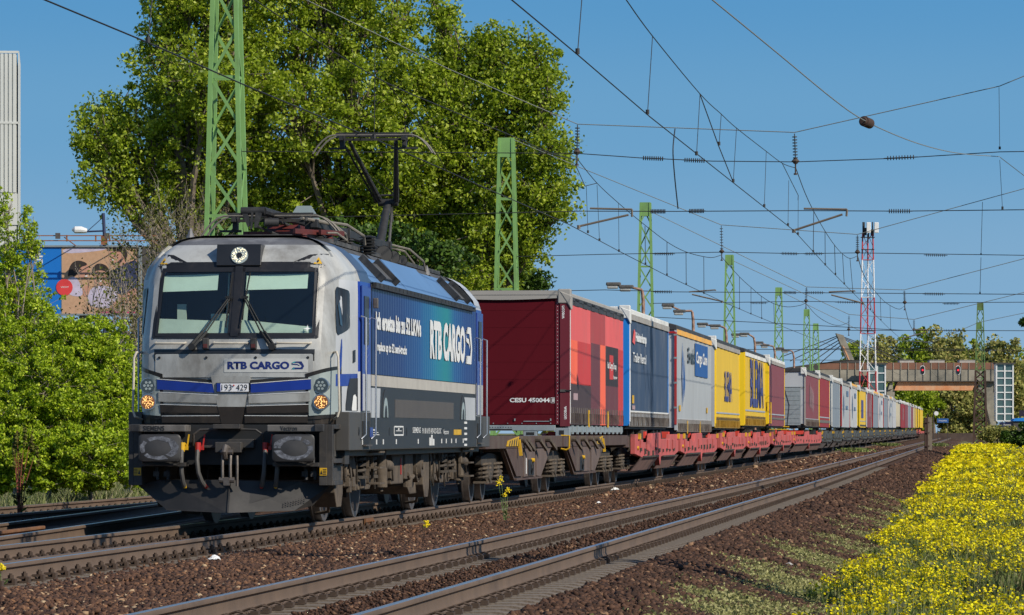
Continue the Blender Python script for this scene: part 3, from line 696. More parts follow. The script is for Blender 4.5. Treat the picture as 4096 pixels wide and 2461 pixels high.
# coupling gear
mb = MB(); mb.box(-.42, .30, .42, .56, 1.02, 1.14); mb.box(-.2, .15, .3, .5, .96, 1.10); mb.build('draw_gear_plate', M['frameblk'], LB, bevel=.01)
mb = MB(); mb.box(-.22, .14, .25, .55, 1.275, 1.335); mb.tube([(.1, .4, 1.27), (.33, .4, 1.26), (.42, .4, 1.20), (.43, .45, 1.05)], .018, 6); mb.tube([(-.18, .4, 1.27), (-.42, .4, 1.26), (-.5, .4, 1.20), (-.51, .45, 1.05)], .018, 6); mb.build('socket_box', M['frameblk'], LB, bevel=.005)
mb = MB(); mb.tube([(-.03, .48, 1.0), (-.03, .30, 1.01), (-.04, .18, 1.03), (-.045, .13, .97), (-.04, .17, .90), (-.03, .24, .87)], [.045, .045, .045, .04, .035, .02], 8); mb.build('draw_hook', M['steel'], LB, smooth=True)
mb = MB()
for x in (-.075, .03): mb.tube([(x, .20, .97), (x, .16, .80), (x, .17, .62)], .021, 6)
mb.tube([(.11, .22, .92), (.115, .2, .75), (.11, .22, .52)], .02, 6); mb.cyl((-.12, .18, .60), (.08, .18, .60), .04, .04, 10); mb.cbox((-.02, .18, .58), (.08, .08, .10)); mb.cyl((-.10, .18, .97), (.06, .18, .97), .035, .035, 10); mb.build('screw_coupling', M['steel'], LB, smooth=True)
for x, c_, sw in ((-.64, 'yellow', .02), (-.43, 'red', .06), (.47, 'red', -.03), (.64, 'yellow', -.02)):
    h = MB(); h.tube([(x, .42, 1.04), (x, .30, .98), (x, .26, .86), (x+sw*.3, .25, .70), (x+sw, .27, .58), (x+sw*1.6, .32, .52)], .030, 8); hz = h.build('brake_hose', M['skirt'], LB, smooth=True)
    g = MB(); g.cyl((x, .46, 1.06), (x, .30, 1.05), .035, .03, 10); g.cyl((x, .33, 1.09), (x, .31, .97), .04, .034, 10); g.bar((x+.06, .36, 1.03), (x+.085, .36, 1.20), .018, .018); g.cbox((x+.03, .34, 1.02), (.09, .05, .05)); g.cyl((x+sw*1.5, .31, .535), (x+sw*1.9, .34, .50), .03, .022, 8); g.build('hose_cock', M[c_], hz, smooth=True)
mb = MB()
for x in (-1.0, -.86, .98, 1.1): mb.cyl((x, .45, .80), (x+.02, .40, .60), .03, .022, 8); mb.cbox((x, .42, .68), (.08, .06, .07))
mb.build('cable_socket', M['sootdk'], LB)
mb = MB()
z0, z1 = .16, .55
pl = [(-1.28, .52, .56), (-1.05, .50, .56), (-.80, .30, .22), (0, .12, .17), (0, .12, .17)]
# plough: two blades meeting at a shallow V
for s_ in (-1, 1):
    q = [(0, .14, .17), (s_*.85, .38, .20), (s_*1.06, .55, .26) if s_ > 0 else (-.88, .40, .22), (s_*1.30, .62, .54), (s_*.95, .52, .60), (0, .34, .60)]
    mb.poly(q if s_ > 0 else q[::-1]); q2 = [(a, b+.02, c) for a, b, c in q]; mb.poly(q2[::-1] if s_ > 0 else q2)
    mb.poly([(0, .34, .60), (s_*.95, .52, .60), (s_*.95, .9, .60), (0, .9, .60)][::s_])
mb.bar((0, .135, .17), (0, .335, .60), .02, .02); mb.build('snow_plough', mk('dusty shade dark plough steel', (.022, .020, .019), .6, 0, .35, 3, (.06, .055, .05), .3), LB)  # plough colour darkened to hold the shade below the buffers
mb = MB()
for r_ in range(3):
    for k in range(9): x = .70+k*.035+r_*.012; mb.cbox((x, .345+.27*(x-.7)+.0-.02+(.30-.24)*.4, .245+r_*.028+(x-.7)*.25), (.018, .006, .012))
mb.build('step_perforation', M['steel'], LB)
# ---- bogies
def bogie(y0_):
    b = empty('bogie', parent=LB)
    for yy in (y0_, y0_+3.0):
        mb = MB(); mb.cyl((-.72, yy, .625), (.72, yy, .625), .09, .09, 12, 0)
        for s_ in (1, -1):
            mb.cyl((s_*.685, yy, .625), (s_*.715, yy, .625), .655, .655, 40, 1); mb.cyl((s_*.715, yy, .625), (s_*.82, yy, .625), .625, .622, 40, 1)
            mb.cyl((s_*.82, yy, .625), (s_*.824, yy, .625), .54, .54, 36, 0); mb.cyl((s_*.824, yy, .625), (s_*.87, yy, .625), .16, .13, 18, 0)
        mb.build('wheelset', [M['wheel'], M['tyre']], b, smooth=True, ang=30)
    for s_ in (1, -1):
        mb = MB(); z = .86
        pr = [(y0_-.95, .62), (y0_-.95, .78), (y0_-.5, .92), (y0_+.5, .92), (y0_+.8, .72), (y0_+2.2, .72), (y0_+2.5, .92), (y0_+3.5, .92), (y0_+3.95, .78), (y0_+3.95, .62), (y0_+3.4, .76), (y0_+2.6, .72), (y0_+2.1, .42), (y0_+.9, .42), (y0_+.4, .72), (y0_-.4, .76)]
        mb.prism(pr, 'x', s_*1.02, s_*1.16); mb.build('bogie_frame', M['dust'], b, bevel=.012)
        for k, yy in enumerate((y0_, y0_+3.0)):
            e_ = 1 if k == 0 else -1
            mb = MB(); mb.prism([(yy-.26, .50), (yy-.30, .62), (yy-.18, .80), (yy+.18, .80), (yy+.30, .62), (yy+.22, .46)], 'x', s_*.90, s_*1.14); mb.cyl((s_*1.14, yy, .625), (s_*1.19, yy, .625), .15, .13, 16)
            mb.bar((s_*1.08, yy, .58), (s_*1.08, yy+e_*.85, .50), .10, .12); mb.build('axle_box', M['dust'], b, bevel=.01)
            mb = MB()
            for q in (-.22, .22): mb.coil((s_*1.03, yy+q, .76), .085, .17, 3.5, .018)
            mb.build('axle_spring', M['dust2'], b)
        for yy in (y0_+.95, y0_+2.05):
            mb = MB(); mb.coil((s_*1.12, yy, .62), .13, .36, 4.5, .028, 0, 12); mb.cyl((s_*1.12, yy, .58), (s_*1.12, yy, .62), .17, .17, 14); mb.build('bolster_spring', M['dust2'], b)
        for yy, ln in ((y0_+2.72, 1),):
            mb = MB(); c = s_*1.24
            mb.cyl((c, yy, .92), (c, yy, .72), .075, .075, 16); mb.cyl((c, yy, .72), (c, yy, .44), .092, .092, 16); mb.cbox((c, yy, .95), (.14, .12, .08)); mb.cyl((c, yy, .44), (c, yy, .38), .03, .03, 8); mb.build('vertical_damper', M['dust'], b, smooth=True, ang=40)
            mb = MB(); mb.cyl((c-.02, yy+.15, .78), (c, yy+.80, .74), .085, .085, 16); mb.cyl((c, yy+.80, .74), (c, yy+1.1, .72), .04, .04, 10); mb.cyl((c-.02, yy+.10, .78), (c-.02, yy+.15, .78), .1, .1, 16); mb.build('yaw_damper', M['dust'], b, smooth=True, ang=40)
        mb = MB(); mb.prism([(y0_-1.75, .90), (y0_-1.75, .42), (y0_-1.55, .22), (y0_-1.15, .22), (y0_-1.0, .40), (y0_-1.0, .90)], 'x', s_*.92, s_*1.22); mb.tube([(s_*1.05, y0_-1.1, .3), (s_*1.0, y0_-.85, .15), (s_*.80, y0_-.68, .12)], .025, 6); mb.build('sandbox', M['dust'], b, bevel=.03)
        for yy in (y0_-.66, y0_+.74, y0_+2.36, y0_+3.66):
            mb = MB(); mb.prism([(yy-.05, .30), (yy-.09, .60), (yy, .80), (yy+.09, .60), (yy+.05, .30)], 'x', s_*.70, s_*.80); mb.cbox((s_*.9, yy, .66), (.2, .12, .22)); mb.build('brake_block', M['dust2'], b)
        mb = MB(); rr_ = random.Random(int(y0_*10)+s_)
        for k in range(9):
            ya = y0_-1.0+k*.62+rr_.uniform(-.1, .1); yb = ya+rr_.uniform(.3, .8); zl = rr_.uniform(.35, .6)
            mb.tube([(s_*1.2, ya, .95), (s_*1.22, ya+.03, .8), (s_*1.2, (ya+yb)/2, zl), (s_*1.15, yb, zl+.15), (s_*1.1, yb, .8)], .014, 5)
        mb.build('hanging_cable', M['dust2'], b, smooth=True)
        mb = MB()
        for k in range(16):
            ya = y0_-.8+rr_.random()*4.6; za = rr_.uniform(.45, .95); mb.cbox((s_*rr_.uniform(1.12, 1.2), ya, za), (rr_.uniform(.04, .12), rr_.uniform(.06, .25), rr_.uniform(.05, .16)))
        for k in range(14):
            ya = y0_-.8+rr_.random()*4.6; za = rr_.uniform(.5, .9); mb.cyl((s_*1.15, ya, za), (s_*1.21, ya, za), .02, .02, 8)
        mb.build('bracket', M['dust'], b, bevel=.006)
    mb = MB(); mb.box(-.62, .62, y0_+.35, y0_+2.65, .28, .85); mb.build('traction_motor', M['dust2'], b, bevel=.04)
    return b
bogie(3.24); bogie(12.74)
mb = MB(); mb.box(-1.18, 1.18, 7.55, 8.9, .46, .98); mb.box(-1.2, 1.2, 9.0, 9.9, .52, .98); mb.prism([(10.0, .98), (10.0, .40), (10.3, .28), (11.5, .28), (11.7, .45), (11.7, .98)], 'x', -1.1, 1.1)
mb.build('underfloor_equipment', M['dust'], LB, bevel=.02)
mb = MB(); 
for yy in (10.55,): mb.cyl((1.1, yy, .72), (1.2, yy, .72), .26, .26, 28); mb.cyl((1.2, yy, .72), (1.26, yy, .72), .20, .18, 28); mb.cyl((1.26, yy, .72), (1.28, yy, .72), .06, .06, 12)
for k in range(10): mb.cyl((1.2, 10.55+.225*math.cos(k*.628), .72+.225*math.sin(k*.628)), (1.215, 10.55+.225*math.cos(k*.628), .72+.225*math.sin(k*.628)), .016, .016, 6)
mb.build('round_housing', M['dust'], LB, smooth=True, ang=30)
mb = MB(); mb.box(1.18, 1.24, 7.6, 8.85, .90, .93); mb.cyl((1.16, 9.45, .55), (1.16, 9.45, .40), .09, .09, 14); mb.tube([(1.2, 9.2, .6), (1.2, 9.45, .52), (1.2, 9.9, .56)], .035, 8); mb.build('pipework', M['dust'], LB)
MB().box(1.185, 1.19, 8.55, 8.63, .60, .84).build('red_inspection_label', M['red'], LB)
for yy in (4.25, 15.35):
    mb = MB()
    for z in (.50, .72, .94): mb.box(1.26, 1.46, yy, yy+.5, z, z+.025)
    mb.box(1.26, 1.30, yy, yy+.03, .50, 1.0); mb.box(1.26, 1.30, yy+.47, yy+.5, .50, 1.0); mb.build('hanging_step', M['dust'], LB)
# ---- roof equipment
def insulator(mb, c, h, r_=.055, n=6, m=0):
    c = Vector(c); mb.cyl(c, c+Vector((0, 0, h)), r_*.55, r_*.55, 10, m)
    for k in range(n): z = h*(k+.5)/n; mb.cyl(c+Vector((0, 0, z-.012)), c+Vector((0, 0, z+.012)), r_*1.25, r_*.8, 12, m)
def panto(yb, up, parent, facing=1):
    p = empty('pantograph', parent=parent); p['label'] = 'raised pantograph' if up else 'folded pantograph'
    f = facing; z0_ = 4.0
    mb = MB()
    for s_ in (-.38, .38):
        mb.bar((s_, yb-.55, z0_), (s_, yb+.75, z0_), .07, .06)
    for yy in (yb-.5, yb+.1, yb+.7): mb.bar((-.42, yy, z0_), (.42, yy, z0_), .07, .06)
    mb.prism([(yb-.5, z0_+.03), (yb-.35, z0_+.13), (yb+.25, z0_+.13), (yb+.35, z0_+.03)], 'x', -.1, .34); mb.build('base_frame', M['insul'], p, bevel=.006)
    mb = MB()
    for a, b in ((-.38, yb-.5), (.38, yb-.5), (0, yb+.7)): insulator(mb, (a, b, 3.86), .13, .06, 3)
    mb.build('post_insulator', M['insul'], p)
    if up: knee = Vector((.0, yb+1.45*f, 5.06)); head = Vector((0, yb-.25*f, 6.02)); foot = Vector((0, yb+.1, 4.06)); hz = 6.0
    else: knee = Vector((-.05, yb+1.2*f, 4.30)); head = Vector((0, yb-.55*f, 4.22)); foot = Vector((.0, yb-.1, 4.08)); hz = 4.18
    if up:
        mb = MB(); mb.cyl(foot, knee, .085, .062, 12); mb.build('lower_arm', M['sootdk'], p, smooth=True)
        mb = MB(); mb.cyl(knee+Vector((-.16, 0, 0)), knee+Vector((.17, 0, 0)), .06, .06, 12)
        mb.tube([knee+Vector((-.13, 0, .02)), head+Vector((-.40, 0, -.06))], [.05, .03], 8); mb.tube([knee+Vector((.14, 0, .02)), head+Vector((.36, 0, -.06))], [.05, .035], 8)
        mb.tube([knee+Vector((-.19, 0, .0)), head+Vector((-.50, 0, -.08))], .018, 6); mb.tube([knee+Vector((-.12, 0, .12)), knee+Vector((.13, 0, .12))], .02, 6)
        mb.tube([knee+Vector((-.1, 0, .15)), head+Vector((.30, 0, -.45))], .006, 4); mb.tube([knee+Vector((.1, 0, .15)), head+Vector((-.28, 0, -.45))], .006, 4); mb.build('upper_arm', M['sootdk'], p, smooth=True)
        mb = MB(); mb.cyl(foot+Vector((.12, .45, .0)), knee+Vector((.06, .05, -.14)), .022, .022, 8); mb.bar(knee+Vector((.05, 0, -.02)), knee+Vector((.07, .0, -.32)), .05, .03); mb.build('guide_rod', M['roofgrey'], p, smooth=True)
    else:
        mb = MB(); kk = Vector((-.28, yb-1.05, 4.29)); mb.cyl(kk+Vector((-.08, 0, 0)), kk+Vector((.25, 0, 0)), .055, .055, 12); mb.tube([kk+Vector((.22, 0, 0)), (.25, yb+.3, 4.20), (.60, yb+1.3, 4.10)], [.062, .055, .05], 10)
        mb.tube([kk+Vector((.3, .1, -.1)), (.55, yb+.9, 3.99)], .022, 8); mb.prism([(-.35, 4.28), (-.27, 4.28), (-.22, 4.10), (-.26, 4.06)], 'y', yb-1.09, yb-1.05); mb.prism([(-.21, 4.28), (-.18, 4.28), (-.20, 4.04), (-.225, 4.04)], 'y', yb-1.1, yb-1.06); mb.prism([(-.15, 4.28), (-.06, 4.26), (-.13, 4.06), (-.17, 4.06)], 'y', yb-1.1, yb-1.06)
        mb.tube([(-.14, yb-1.0, 4.08), (.1, yb-.7, 3.97)], .02, 6); mb.cyl((-.05, yb-.95, 4.14), (.14, yb-.9, 4.14), .06, .06, 12); mb.build('folded_arm', M['sootdk'], p, smooth=True)
    hy = head.y
    mb = MB()
    def horn(y_, dz, wd=.98, mat=0, rr_=.015):
        P_ = []
        for k in range(25):
            a = -1+2*k/24; x = a*wd
            if abs(x) < .62: z = 0
            else: q = (abs(x)-.62)/.36; z = -.30*q*q
            P_.append((x, y_, hz+.06+dz+z))
        mb.tube(P_, rr_, 6, mat)
    horn(hy-.19, .0); horn(hy+.19, .0); mb.build('collector_horn', M['cable'], p, smooth=True)
    mb = MB()
    for yy in (hy-.17, hy+.17): mb.box(-.60, .60, yy-.03, yy+.03, hz+.055, hz+.10)
    mb.box(-.55, .55, hy-.015, hy+.015, hz-.02, hz+.02)
    for s_ in (-.52, .50): mb.box(s_-.03, s_+.03, hy-.2, hy+.2, hz-.02, hz+.06); mb.cbox((s_, hy, hz-.06), (.07, .12, .14)); mb.box(s_-.22, s_+.08 if s_ < 0 else s_+.22, hy-.03, hy+.03, hz-.16, hz-.13)
    mb.build('collector_head', M['sootdk'], p)
    return p
PR = panto(14.55, True, LB); PF = panto(4.4, False, LB)
mb = MB(); mb.box(-.45, .45, 2.6, 16.4, 3.88, 3.93); mb.box(-.9, .9, 3.2, 15.8, 3.84, 3.90); mb.build('roof_deck', M['roofgrey'], LB)
mb = MB()
for x, ya, yb_ in ((.62, 3.6, 6.6), (.62, 6.75, 9.3), (.62, 9.4, 11.2)): mb.box(x-.05, x+.05, ya, yb_, 4.07, 4.18)
mb.box(.1, .2, 6.0, 12.5, 4.05, 4.15); mb.box(-.5, -.4, 6.0, 12.8, 4.02, 4.12)
for yy in (6.6, 9.25, 11.1): mb.box(.54, .70, yy, yy+.12, 4.05, 4.20)
mb.build('high_voltage_busbar', M['sootdk'], LB, bevel=.006)
mb = MB()
for x, yy in ((.62, 4.2), (.62, 6.4), (.62, 7.0), (.62, 9.0), (.62, 9.6), (.62, 11.0), (.15, 7.5), (.15, 10), (-.45, 7), (-.45, 11)): insulator(mb, (x, yy, 3.90), .17, .075, 4)
mb.build('busbar_insulator', M['sootdk'], LB)
mb = MB()
for x, ya in ((.45, 2.9), (.75, 3.3)): mb.bar((x, ya, 3.99), (x+.25, ya+.5, 3.99), .05, .07); insulator(mb, (x+.1, ya+.2, 3.87), .10, .05, 3)
mb.build('isolator_blade', M['insul'], LB, bevel=.005)
mb = MB(); mb.tube([(.55, 3.4, 4.18), (.8, 4.2, 4.14), (.92, 4.6, 4.02), (.92, 4.75, 3.92)], .022, 7); mb.tube([(.45, 3.6, 4.20), (.85, 5.2, 4.18), (1.0, 5.9, 4.05), (1.0, 6.0, 3.93)], .022, 7)
mb.tube([(.85, 3.3, 3.98), (.95, 3.5, 3.99), (1.05, 3.8, 3.9)], .015, 6); mb.tube([(.65, 11.2, 4.16), (.85, 12.2, 4.12), (1.0, 12.8, 3.95), (1.02, 12.9, 3.8)], .018, 6); mb.tube([(.6, 11.2, 4.13), (.8, 12, 4.08), (.9, 12.4, 3.9)], .018, 6); mb.build('roof_cable', M['cable'], LB, smooth=True)
mb = MB(); insulator(mb, (1.0, 6.3, 3.80), .28, .11, 6); mb.build('surge_arrester', M['rubber'], LB)
for k, (yy, r_) in enumerate(((8.6, .13), (9.7, .10), (10.8, .075))):
    mb = MB(); mb.tube([(.85, yy+.5, 3.88), (.88, yy+.25, 3.89), (.91, yy+.08, 3.89), (.93, yy, 3.90)], [.03, .04, r_*.75, r_], 20, 0, False)
    mb.tube([(.93, yy+.005, 3.90), (.90, yy+.1, 3.89)], [r_*.96, r_*.3], 20, 1, True); mb.box(.82, .95, yy+.2, yy+.3, 3.78, 3.88); mb.build('horn', [M['sootdk'], M['rubber']], LB, smooth=True)
for x, yy, z in ((-.83, 2.0, 3.83), (1.0, 13.2, 3.74)):
    MB().tube([(x, yy, z), (x, yy+.02, z+.16)], [.07, .012], 8).build('aerial', M['roofsoot'], LB)
mb = MB(); mb.prism([(-.02, 4.24), (.12, 4.46), (.32, 4.46), (.46, 4.24)], 'y', 5.3, 5.34); mb.build('deflector_plate', M['lampgrey'], LB)

# the driver, dimly visible behind the left screen
dv = empty('person', LB.matrix_basis @ Vector((-.42, 1.75, 2.02)), -TH, label='driver in a dark jacket sitting behind the left windscreen of the locomotive', cat='person')
J = dict(pelvis=(0, 0, .0), waist=(0, .02, .18), chest=(0, 0, .42), neck=(0, -.02, .56), head=(0, -.04, .66), crown=(0, -.03, .76), ls=(-.19, 0, .47), le=(-.25, -.16, .25), lh=(-.18, -.40, .22), rs=(.19, 0, .47), re=(.25, -.16, .25), rh=(.18, -.40, .22), lk=(-.14, -.45, -.02), lf=(-.14, -.42, -.45), rk=(.14, -.45, -.02), rf=(.14, -.42, -.45))
rd = dict(pelvis=.16, waist=.15, chest=.16, neck=.06, head=.095, crown=.075, ls=.075, le=.05, lh=.035, rs=.075, re=.05, rh=.035, lk=.07, lf=.05, rk=.07, rf=.05)
nm = list(J); ed = [('pelvis', 'waist'), ('waist', 'chest'), ('chest', 'neck'), ('neck', 'head'), ('head', 'crown'), ('chest', 'ls'), ('ls', 'le'), ('le', 'lh'), ('chest', 'rs'), ('rs', 're'), ('re', 'rh'), ('pelvis', 'lk'), ('lk', 'lf'), ('pelvis', 'rk'), ('rk', 'rf')]
me = bpy.data.meshes.new('body'); me.from_pydata([J[k] for k in nm], [(nm.index(a), nm.index(b)) for a, b in ed], []); bo = bpy.data.objects.new('body', me); C.objects.link(bo); bo.parent = dv
sm = bo.modifiers.new('skin', 'SKIN')
for k, v_ in zip(nm, me.skin_vertices[0].data) if me.skin_vertices else []: v_.radius = (rd[k], rd[k])
if not me.skin_vertices:
    me.attributes
bo.modifiers.new('sub', 'SUBSURF').levels = 1; me.materials.append(mk('driver skin', (.22, .12, .08), .6))
mb = MB(); mb.tube([(0, .02, -.05), (0, .02, .2), (0, 0, .42), (0, -.01, .53)], [.19, .18, .21, .09], 14); mb.tube([(-.15, 0, .47), (-.25, -.15, .26), (-.19, -.36, .22)], [.09, .07, .055], 8); mb.tube([(.15, 0, .47), (.25, -.15, .26), (.19, -.36, .22)], [.09, .07, .055], 8); mb.build('jacket', mk('dark jacket', (.015, .017, .022), .8), dv, smooth=True, whole=True)
mb = MB(); mb.tube([(0, .0, .70), (0, -.01, .76), (0, -.02, .80)], [.10, .098, .04], 12); mb.build('hair', M['rubber'], dv, smooth=True)
# ================================================================ ground, ballast, tracks
KA = 4.87          # centre of the near track; the train runs on the track centred on 0; a third lies at -5.55
KD = -5.55
PROF = [(-900, .5), (-200, .2), (-60, -.05), (-25, -.25), (-11, -.35), (-8.2, -.38), (-7.4, -.22), (-1.9, -.20), (1.55, -.205), (2.4, -.25), (3.2, -.205), (3.6, -.20), (6.2, -.205), (6.75, -.30), (8.0, -.62), (8.8, -.66), (12, -.60), (16, -.50), (30, .0), (60, .3), (200, .5), (900, .8)]
def ghz(w_, t_):
    z = interp(w_, PROF)
    return z+gz(t_)+(0.02*math.sin(w_*2.1+t_*.7)+.015*math.sin(t_*1.9-w_)) * (1 if 6.6 < w_ < 40 or 1.7 < w_ < 3.1 or -40 < w_ < -7.4 else 0)-(.028 if -7 < w_ < 1.4 or 3.5 < w_ < 6.25 else 0)
ws = sorted(set([-900, -500, -300, -200, -120, -60, -40, -25, -16, -11, -9.5, -8.2, -7.4]+[round(-7+.4*i, 2) for i in range(50)]+[13.5, 16, 20, 25, 30, 40, 60, 90, 140, 200, 400, 900]))
ts = [-60+2.0*i for i in range(80)]+[100+5*i for i in range(60)]+[400, 450, 500, 600, 700, 850, 1000, 1300, 1700, 2300, 3200, 4500, 6500]
mb = MB()
for t_ in ts:
    for w_ in ws: mb.v.append((w_, t_, ghz(w_, min(t_, 900))))
n = len(ws)
for i in range(len(ts)-1):
    for j in range(n-1): mb.face((i*n+j, i*n+j+1, (i+1)*n+j+1, (i+1)*n+j))
gm = mk('ground of ballast and soil', (.1, .08, .06), .95, 0, .3, 2, spec=.2)
nt = gm.node_tree; p = nt.nodes['Principled BSDF']; L = nt.links.new
tc = NN(gm, 'ShaderNodeTexCoord'); sx = NN(gm, 'ShaderNodeSeparateXYZ'); L(tc.outputs['Object'], sx.inputs[0])
nz = NN(gm, 'ShaderNodeTexNoise'); nz.inputs['Scale'].default_value = .9; nz.inputs['Detail'].default_value = 6; L(tc.outputs['Object'], nz.inputs[0])
vo = NN(gm, 'ShaderNodeTexVoronoi'); vo.inputs['Scale'].default_value = 18; L(tc.outputs['Object'], vo.inputs['Vector'])
st = NN(gm, 'ShaderNodeValToRGB'); st.color_ramp.elements[0].color = (.030, .018, .012, 1); st.color_ramp.elements[1].color = (.14, .075, .045, 1); L(vo.outputs['Color'], st.inputs[0])
gr = NN(gm, 'ShaderNodeValToRGB'); gr.color_ramp.elements[0].color = (.085, .085, .03, 1); gr.color_ramp.elements[1].color = (.26, .24, .11, 1); gr.color_ramp.elements[0].position = .35; gr.color_ramp.elements[1].position = .65
n2 = NN(gm, 'ShaderNodeTexNoise'); n2.inputs['Scale'].default_value = 6; n2.inputs['Detail'].default_value = 8; L(tc.outputs['Object'], n2.inputs[0]); L(n2.outputs[0], gr.inputs[0])
ma = NN(gm, 'ShaderNodeMath', operation='MULTIPLY_ADD'); L(nz.outputs[0], ma.inputs[0]); ma.inputs[1].default_value = 1.6; L(sx.outputs[0], ma.inputs[2])
r1 = NN(gm, 'ShaderNodeMapRange'); r1.inputs[1].default_value = 7.9; r1.inputs[2].default_value = 8.6; L(ma.outputs[0], r1.inputs[0])
r2 = NN(gm, 'ShaderNodeMapRange'); r2.inputs[1].default_value = -6.9; r2.inputs[2].default_value = -7.5; L(ma.outputs[0], r2.inputs[0])
ad = NN(gm, 'ShaderNodeMath', operation='ADD'); ad.use_clamp = True; L(r1.outputs[0], ad.inputs[0]); L(r2.outputs[0], ad.inputs[1])
mx = NN(gm, 'ShaderNodeMix', data_type='RGBA'); L(ad.outputs[0], mx.inputs[0]); L(st.outputs[0], mx.inputs[6]); L(gr.outputs[0], mx.inputs[7]); L(mx.outputs[2], p.inputs['Base Color'])
bp = NN(gm, 'ShaderNodeBump'); bp.inputs['Strength'].default_value = .9; bp.inputs['Distance'].default_value = .05; L(vo.outputs['Distance'], bp.inputs['Height']); L(bp.outputs[0], p.inputs['Normal'])
mb.build('ground', gm, None, smooth=True, ang=80)
g_ = C.objects[-1]; g_.location = W2(0, 0); g_.rotation_euler = (0, 0, -TH); tag(g_, kind='structure')
M['railtop'] = mk('polished rail head', (.42, .42, .43), .28, .8, .15, 20, stretch=(1, .05, 1))
M['railside'] = mk('rusty brown rail side', (.135, .090, .060), .75, .1, .2, 1.2, (.06, .042, .03), .35, .2)
M['railrust'] = mk('orange rusty rail', (.19, .085, .035), .85, 0, .3, 2, (.09, .045, .02), .4)
M['concrete'] = mk('weathered concrete sleeper', (.185, .15, .115), .9, 0, .22, 8, (.11, .075, .05), .45, .3)
M['clip'] = mk('rusty clip', (.060, .038, .025), .85, 0, .35, 10)
RP = [(-.075, -.172), (.075, -.172), (.075, -.160), (.018, -.140), (.0085, -.120), (.0085, -.055), (.036, -.037), (.036, -.012), (.030, -.002), (.022, 0), (-.022, 0), (-.030, -.002), (-.036, -.012), (-.036, -.037), (-.0085, -.055), (-.0085, -.120), (-.018, -.140), (-.075, -.160)]
def rail(path, parent, name='rail', mats=None, zoff=0.0):
    mb = MB(); n = len(RP)
    for i, (x, y) in enumerate(path):
        a = path[max(i-1, 0)]; b = path[min(i+1, len(path)-1)]; dx, dy = b[0]-a[0], b[1]-a[1]; l = math.hypot(dx, dy); nx, ny = dy/l, -dx/l
        for px, pz in RP: mb.v.append((x+nx*px, y+ny*px, pz+gz(y)+zoff))
    for i in range(len(path)-1):
        for j in range(n):
            k = (j+1) % n; top = RP[j][1] > -.011 and RP[k][1] > -.011
            mb.face((i*n+j, i*n+k, (i+1)*n+k, (i+1)*n+j), 0 if top else 1)
    mb.face(list(range(n))[::-1], 1); mb.face([(len(path)-1)*n+j for j in range(n)], 1)
    return mb.build(name, mats or [M['railtop'], M['railside']], parent, smooth=True, ang=40)
def line(x, a, b, step=8): n = int((b-a)/step)+1; return [(x, a+(b-a)*i/n) for i in range(n+1)]
# sleeper with fastenings, built once
def sleeper_mesh(kind):
    mb = MB()
    mb.prism([(-1.3, -.40), (-1.3, -.215), (-1.12, -.19), (-.45, -.195), (-.3, -.225), (.3, -.225), (.45, -.195), (1.12, -.19), (1.3, -.215), (1.3, -.40)], 'y', -.13, .13, 0)
    for s_ in (-.7535, .7535):
        mb.box(s_-.16, s_+.16, -.075, .075, -.19, -.174, 1)
        for e_ in (-1, 1):
            x = s_+e_*.105
            if kind == 'bolt':
                mb.cyl((x, 0, -.175), (x, 0, -.085), .016, .016, 6, 1); mb.cyl((x, 0, -.13), (x, 0, -.10), .03, .03, 6, 1); mb.cbox((x-e_*.02, 0, -.142), (.09, .08, .022), 1); mb.cbox((x+e_*.035, 0, -.16), (.03, .1, .05), 1)
            else:
                mb.tube([(x-e_*.06, -.05, -.15), (x, -.055, -.128), (x+e_*.04, -.02, -.14), (x+e_*.03, .03, -.14), (x, .055, -.128), (x-e_*.06, .05, -.15)], .009, 4, 1); mb.cbox((x+e_*.03, 0, -.165), (.06, .11, .03), 1)
    return mb
def track(label, kx, t0, t1, sl0, sl1, mats=None, dark=False, kind='clip', rng_=None, zo=0.0):
    tr = troot('railway_track', 0, 0, label=label, cat='railway track')
    for s_ in (-.7535, .7535): rail(line(kx+s_, t0, t1), tr, mats=mats, zoff=zo)
    first = None; rr_ = random.Random(3); k = 0; t_ = sl0
    proto = sleeper_mesh(kind)
    while t_ < sl1 and k < 100:
        if first is None:
            first = proto.build('sleeper', [M['concrete'], M['clip']], tr, bevel=0); o = first
        else:
            o = bpy.data.objects.new('sleeper', first.data); C.objects.link(o); o.parent = tr
        o.location = (kx+rr_.uniform(-.008, .008), t_, gz(t_)+zo); k += 1; t_ += .6
    if t_ < sl1:
        V = np.array(proto.v); fs = proto.f; mb = MB()
        while t_ < sl1:
            b = len(mb.v); mb.v += [tuple(x) for x in (V+np.array([kx, t_, gz(t_)+zo]))]
            for f, m in zip(fs[:8+12] if t_ > 130 else fs, proto.m): mb.face([b+i for i in f], m)
            t_ += .6
        o = mb.build('distant_sleepers', [M['concrete'], M['clip']], tr); tag(o, kind='stuff')
    return tr
TB = track('middle railway track the freight train stands on, brown rails on concrete sleepers', 0, -22, 900, -20, 140, kind='bolt')
TA = track('nearest railway track with bright railheads, running empty in the foreground', KA, -34, 900, -31, 120)
TD = track('farthest railway track at left beyond the locomotive, lying in its shadow', KD, -10, 500, -9, 60, kind='bolt')
sw = troot('switch_rail', 0, 0, label='thin bent rail crossing between the middle and the farthest tracks at left', cat='switch rail')
rail([(-.95-.052*(t_+20)-.00010*(t_+20)**2, t_) for t_ in [-18+2*i for i in range(32)]], sw, 'turnout_rail')
rail([(-2.2-.052*(t_+20)-.00012*(t_+20)**2, t_) for t_ in [-18+2*i for i in range(26)]], sw, 'turnout_rail')
tip = troot('check_rail', 0, 0, label='short rusty orange check rail with bolts at the left edge between the tracks', cat='check rail')
rail([(-2.05-.035*(t_+12), t_) for t_ in [-12+1*i for i in range(13)]], tip, 'rusty_rail', [M['railrust'], M['railrust']], .0)
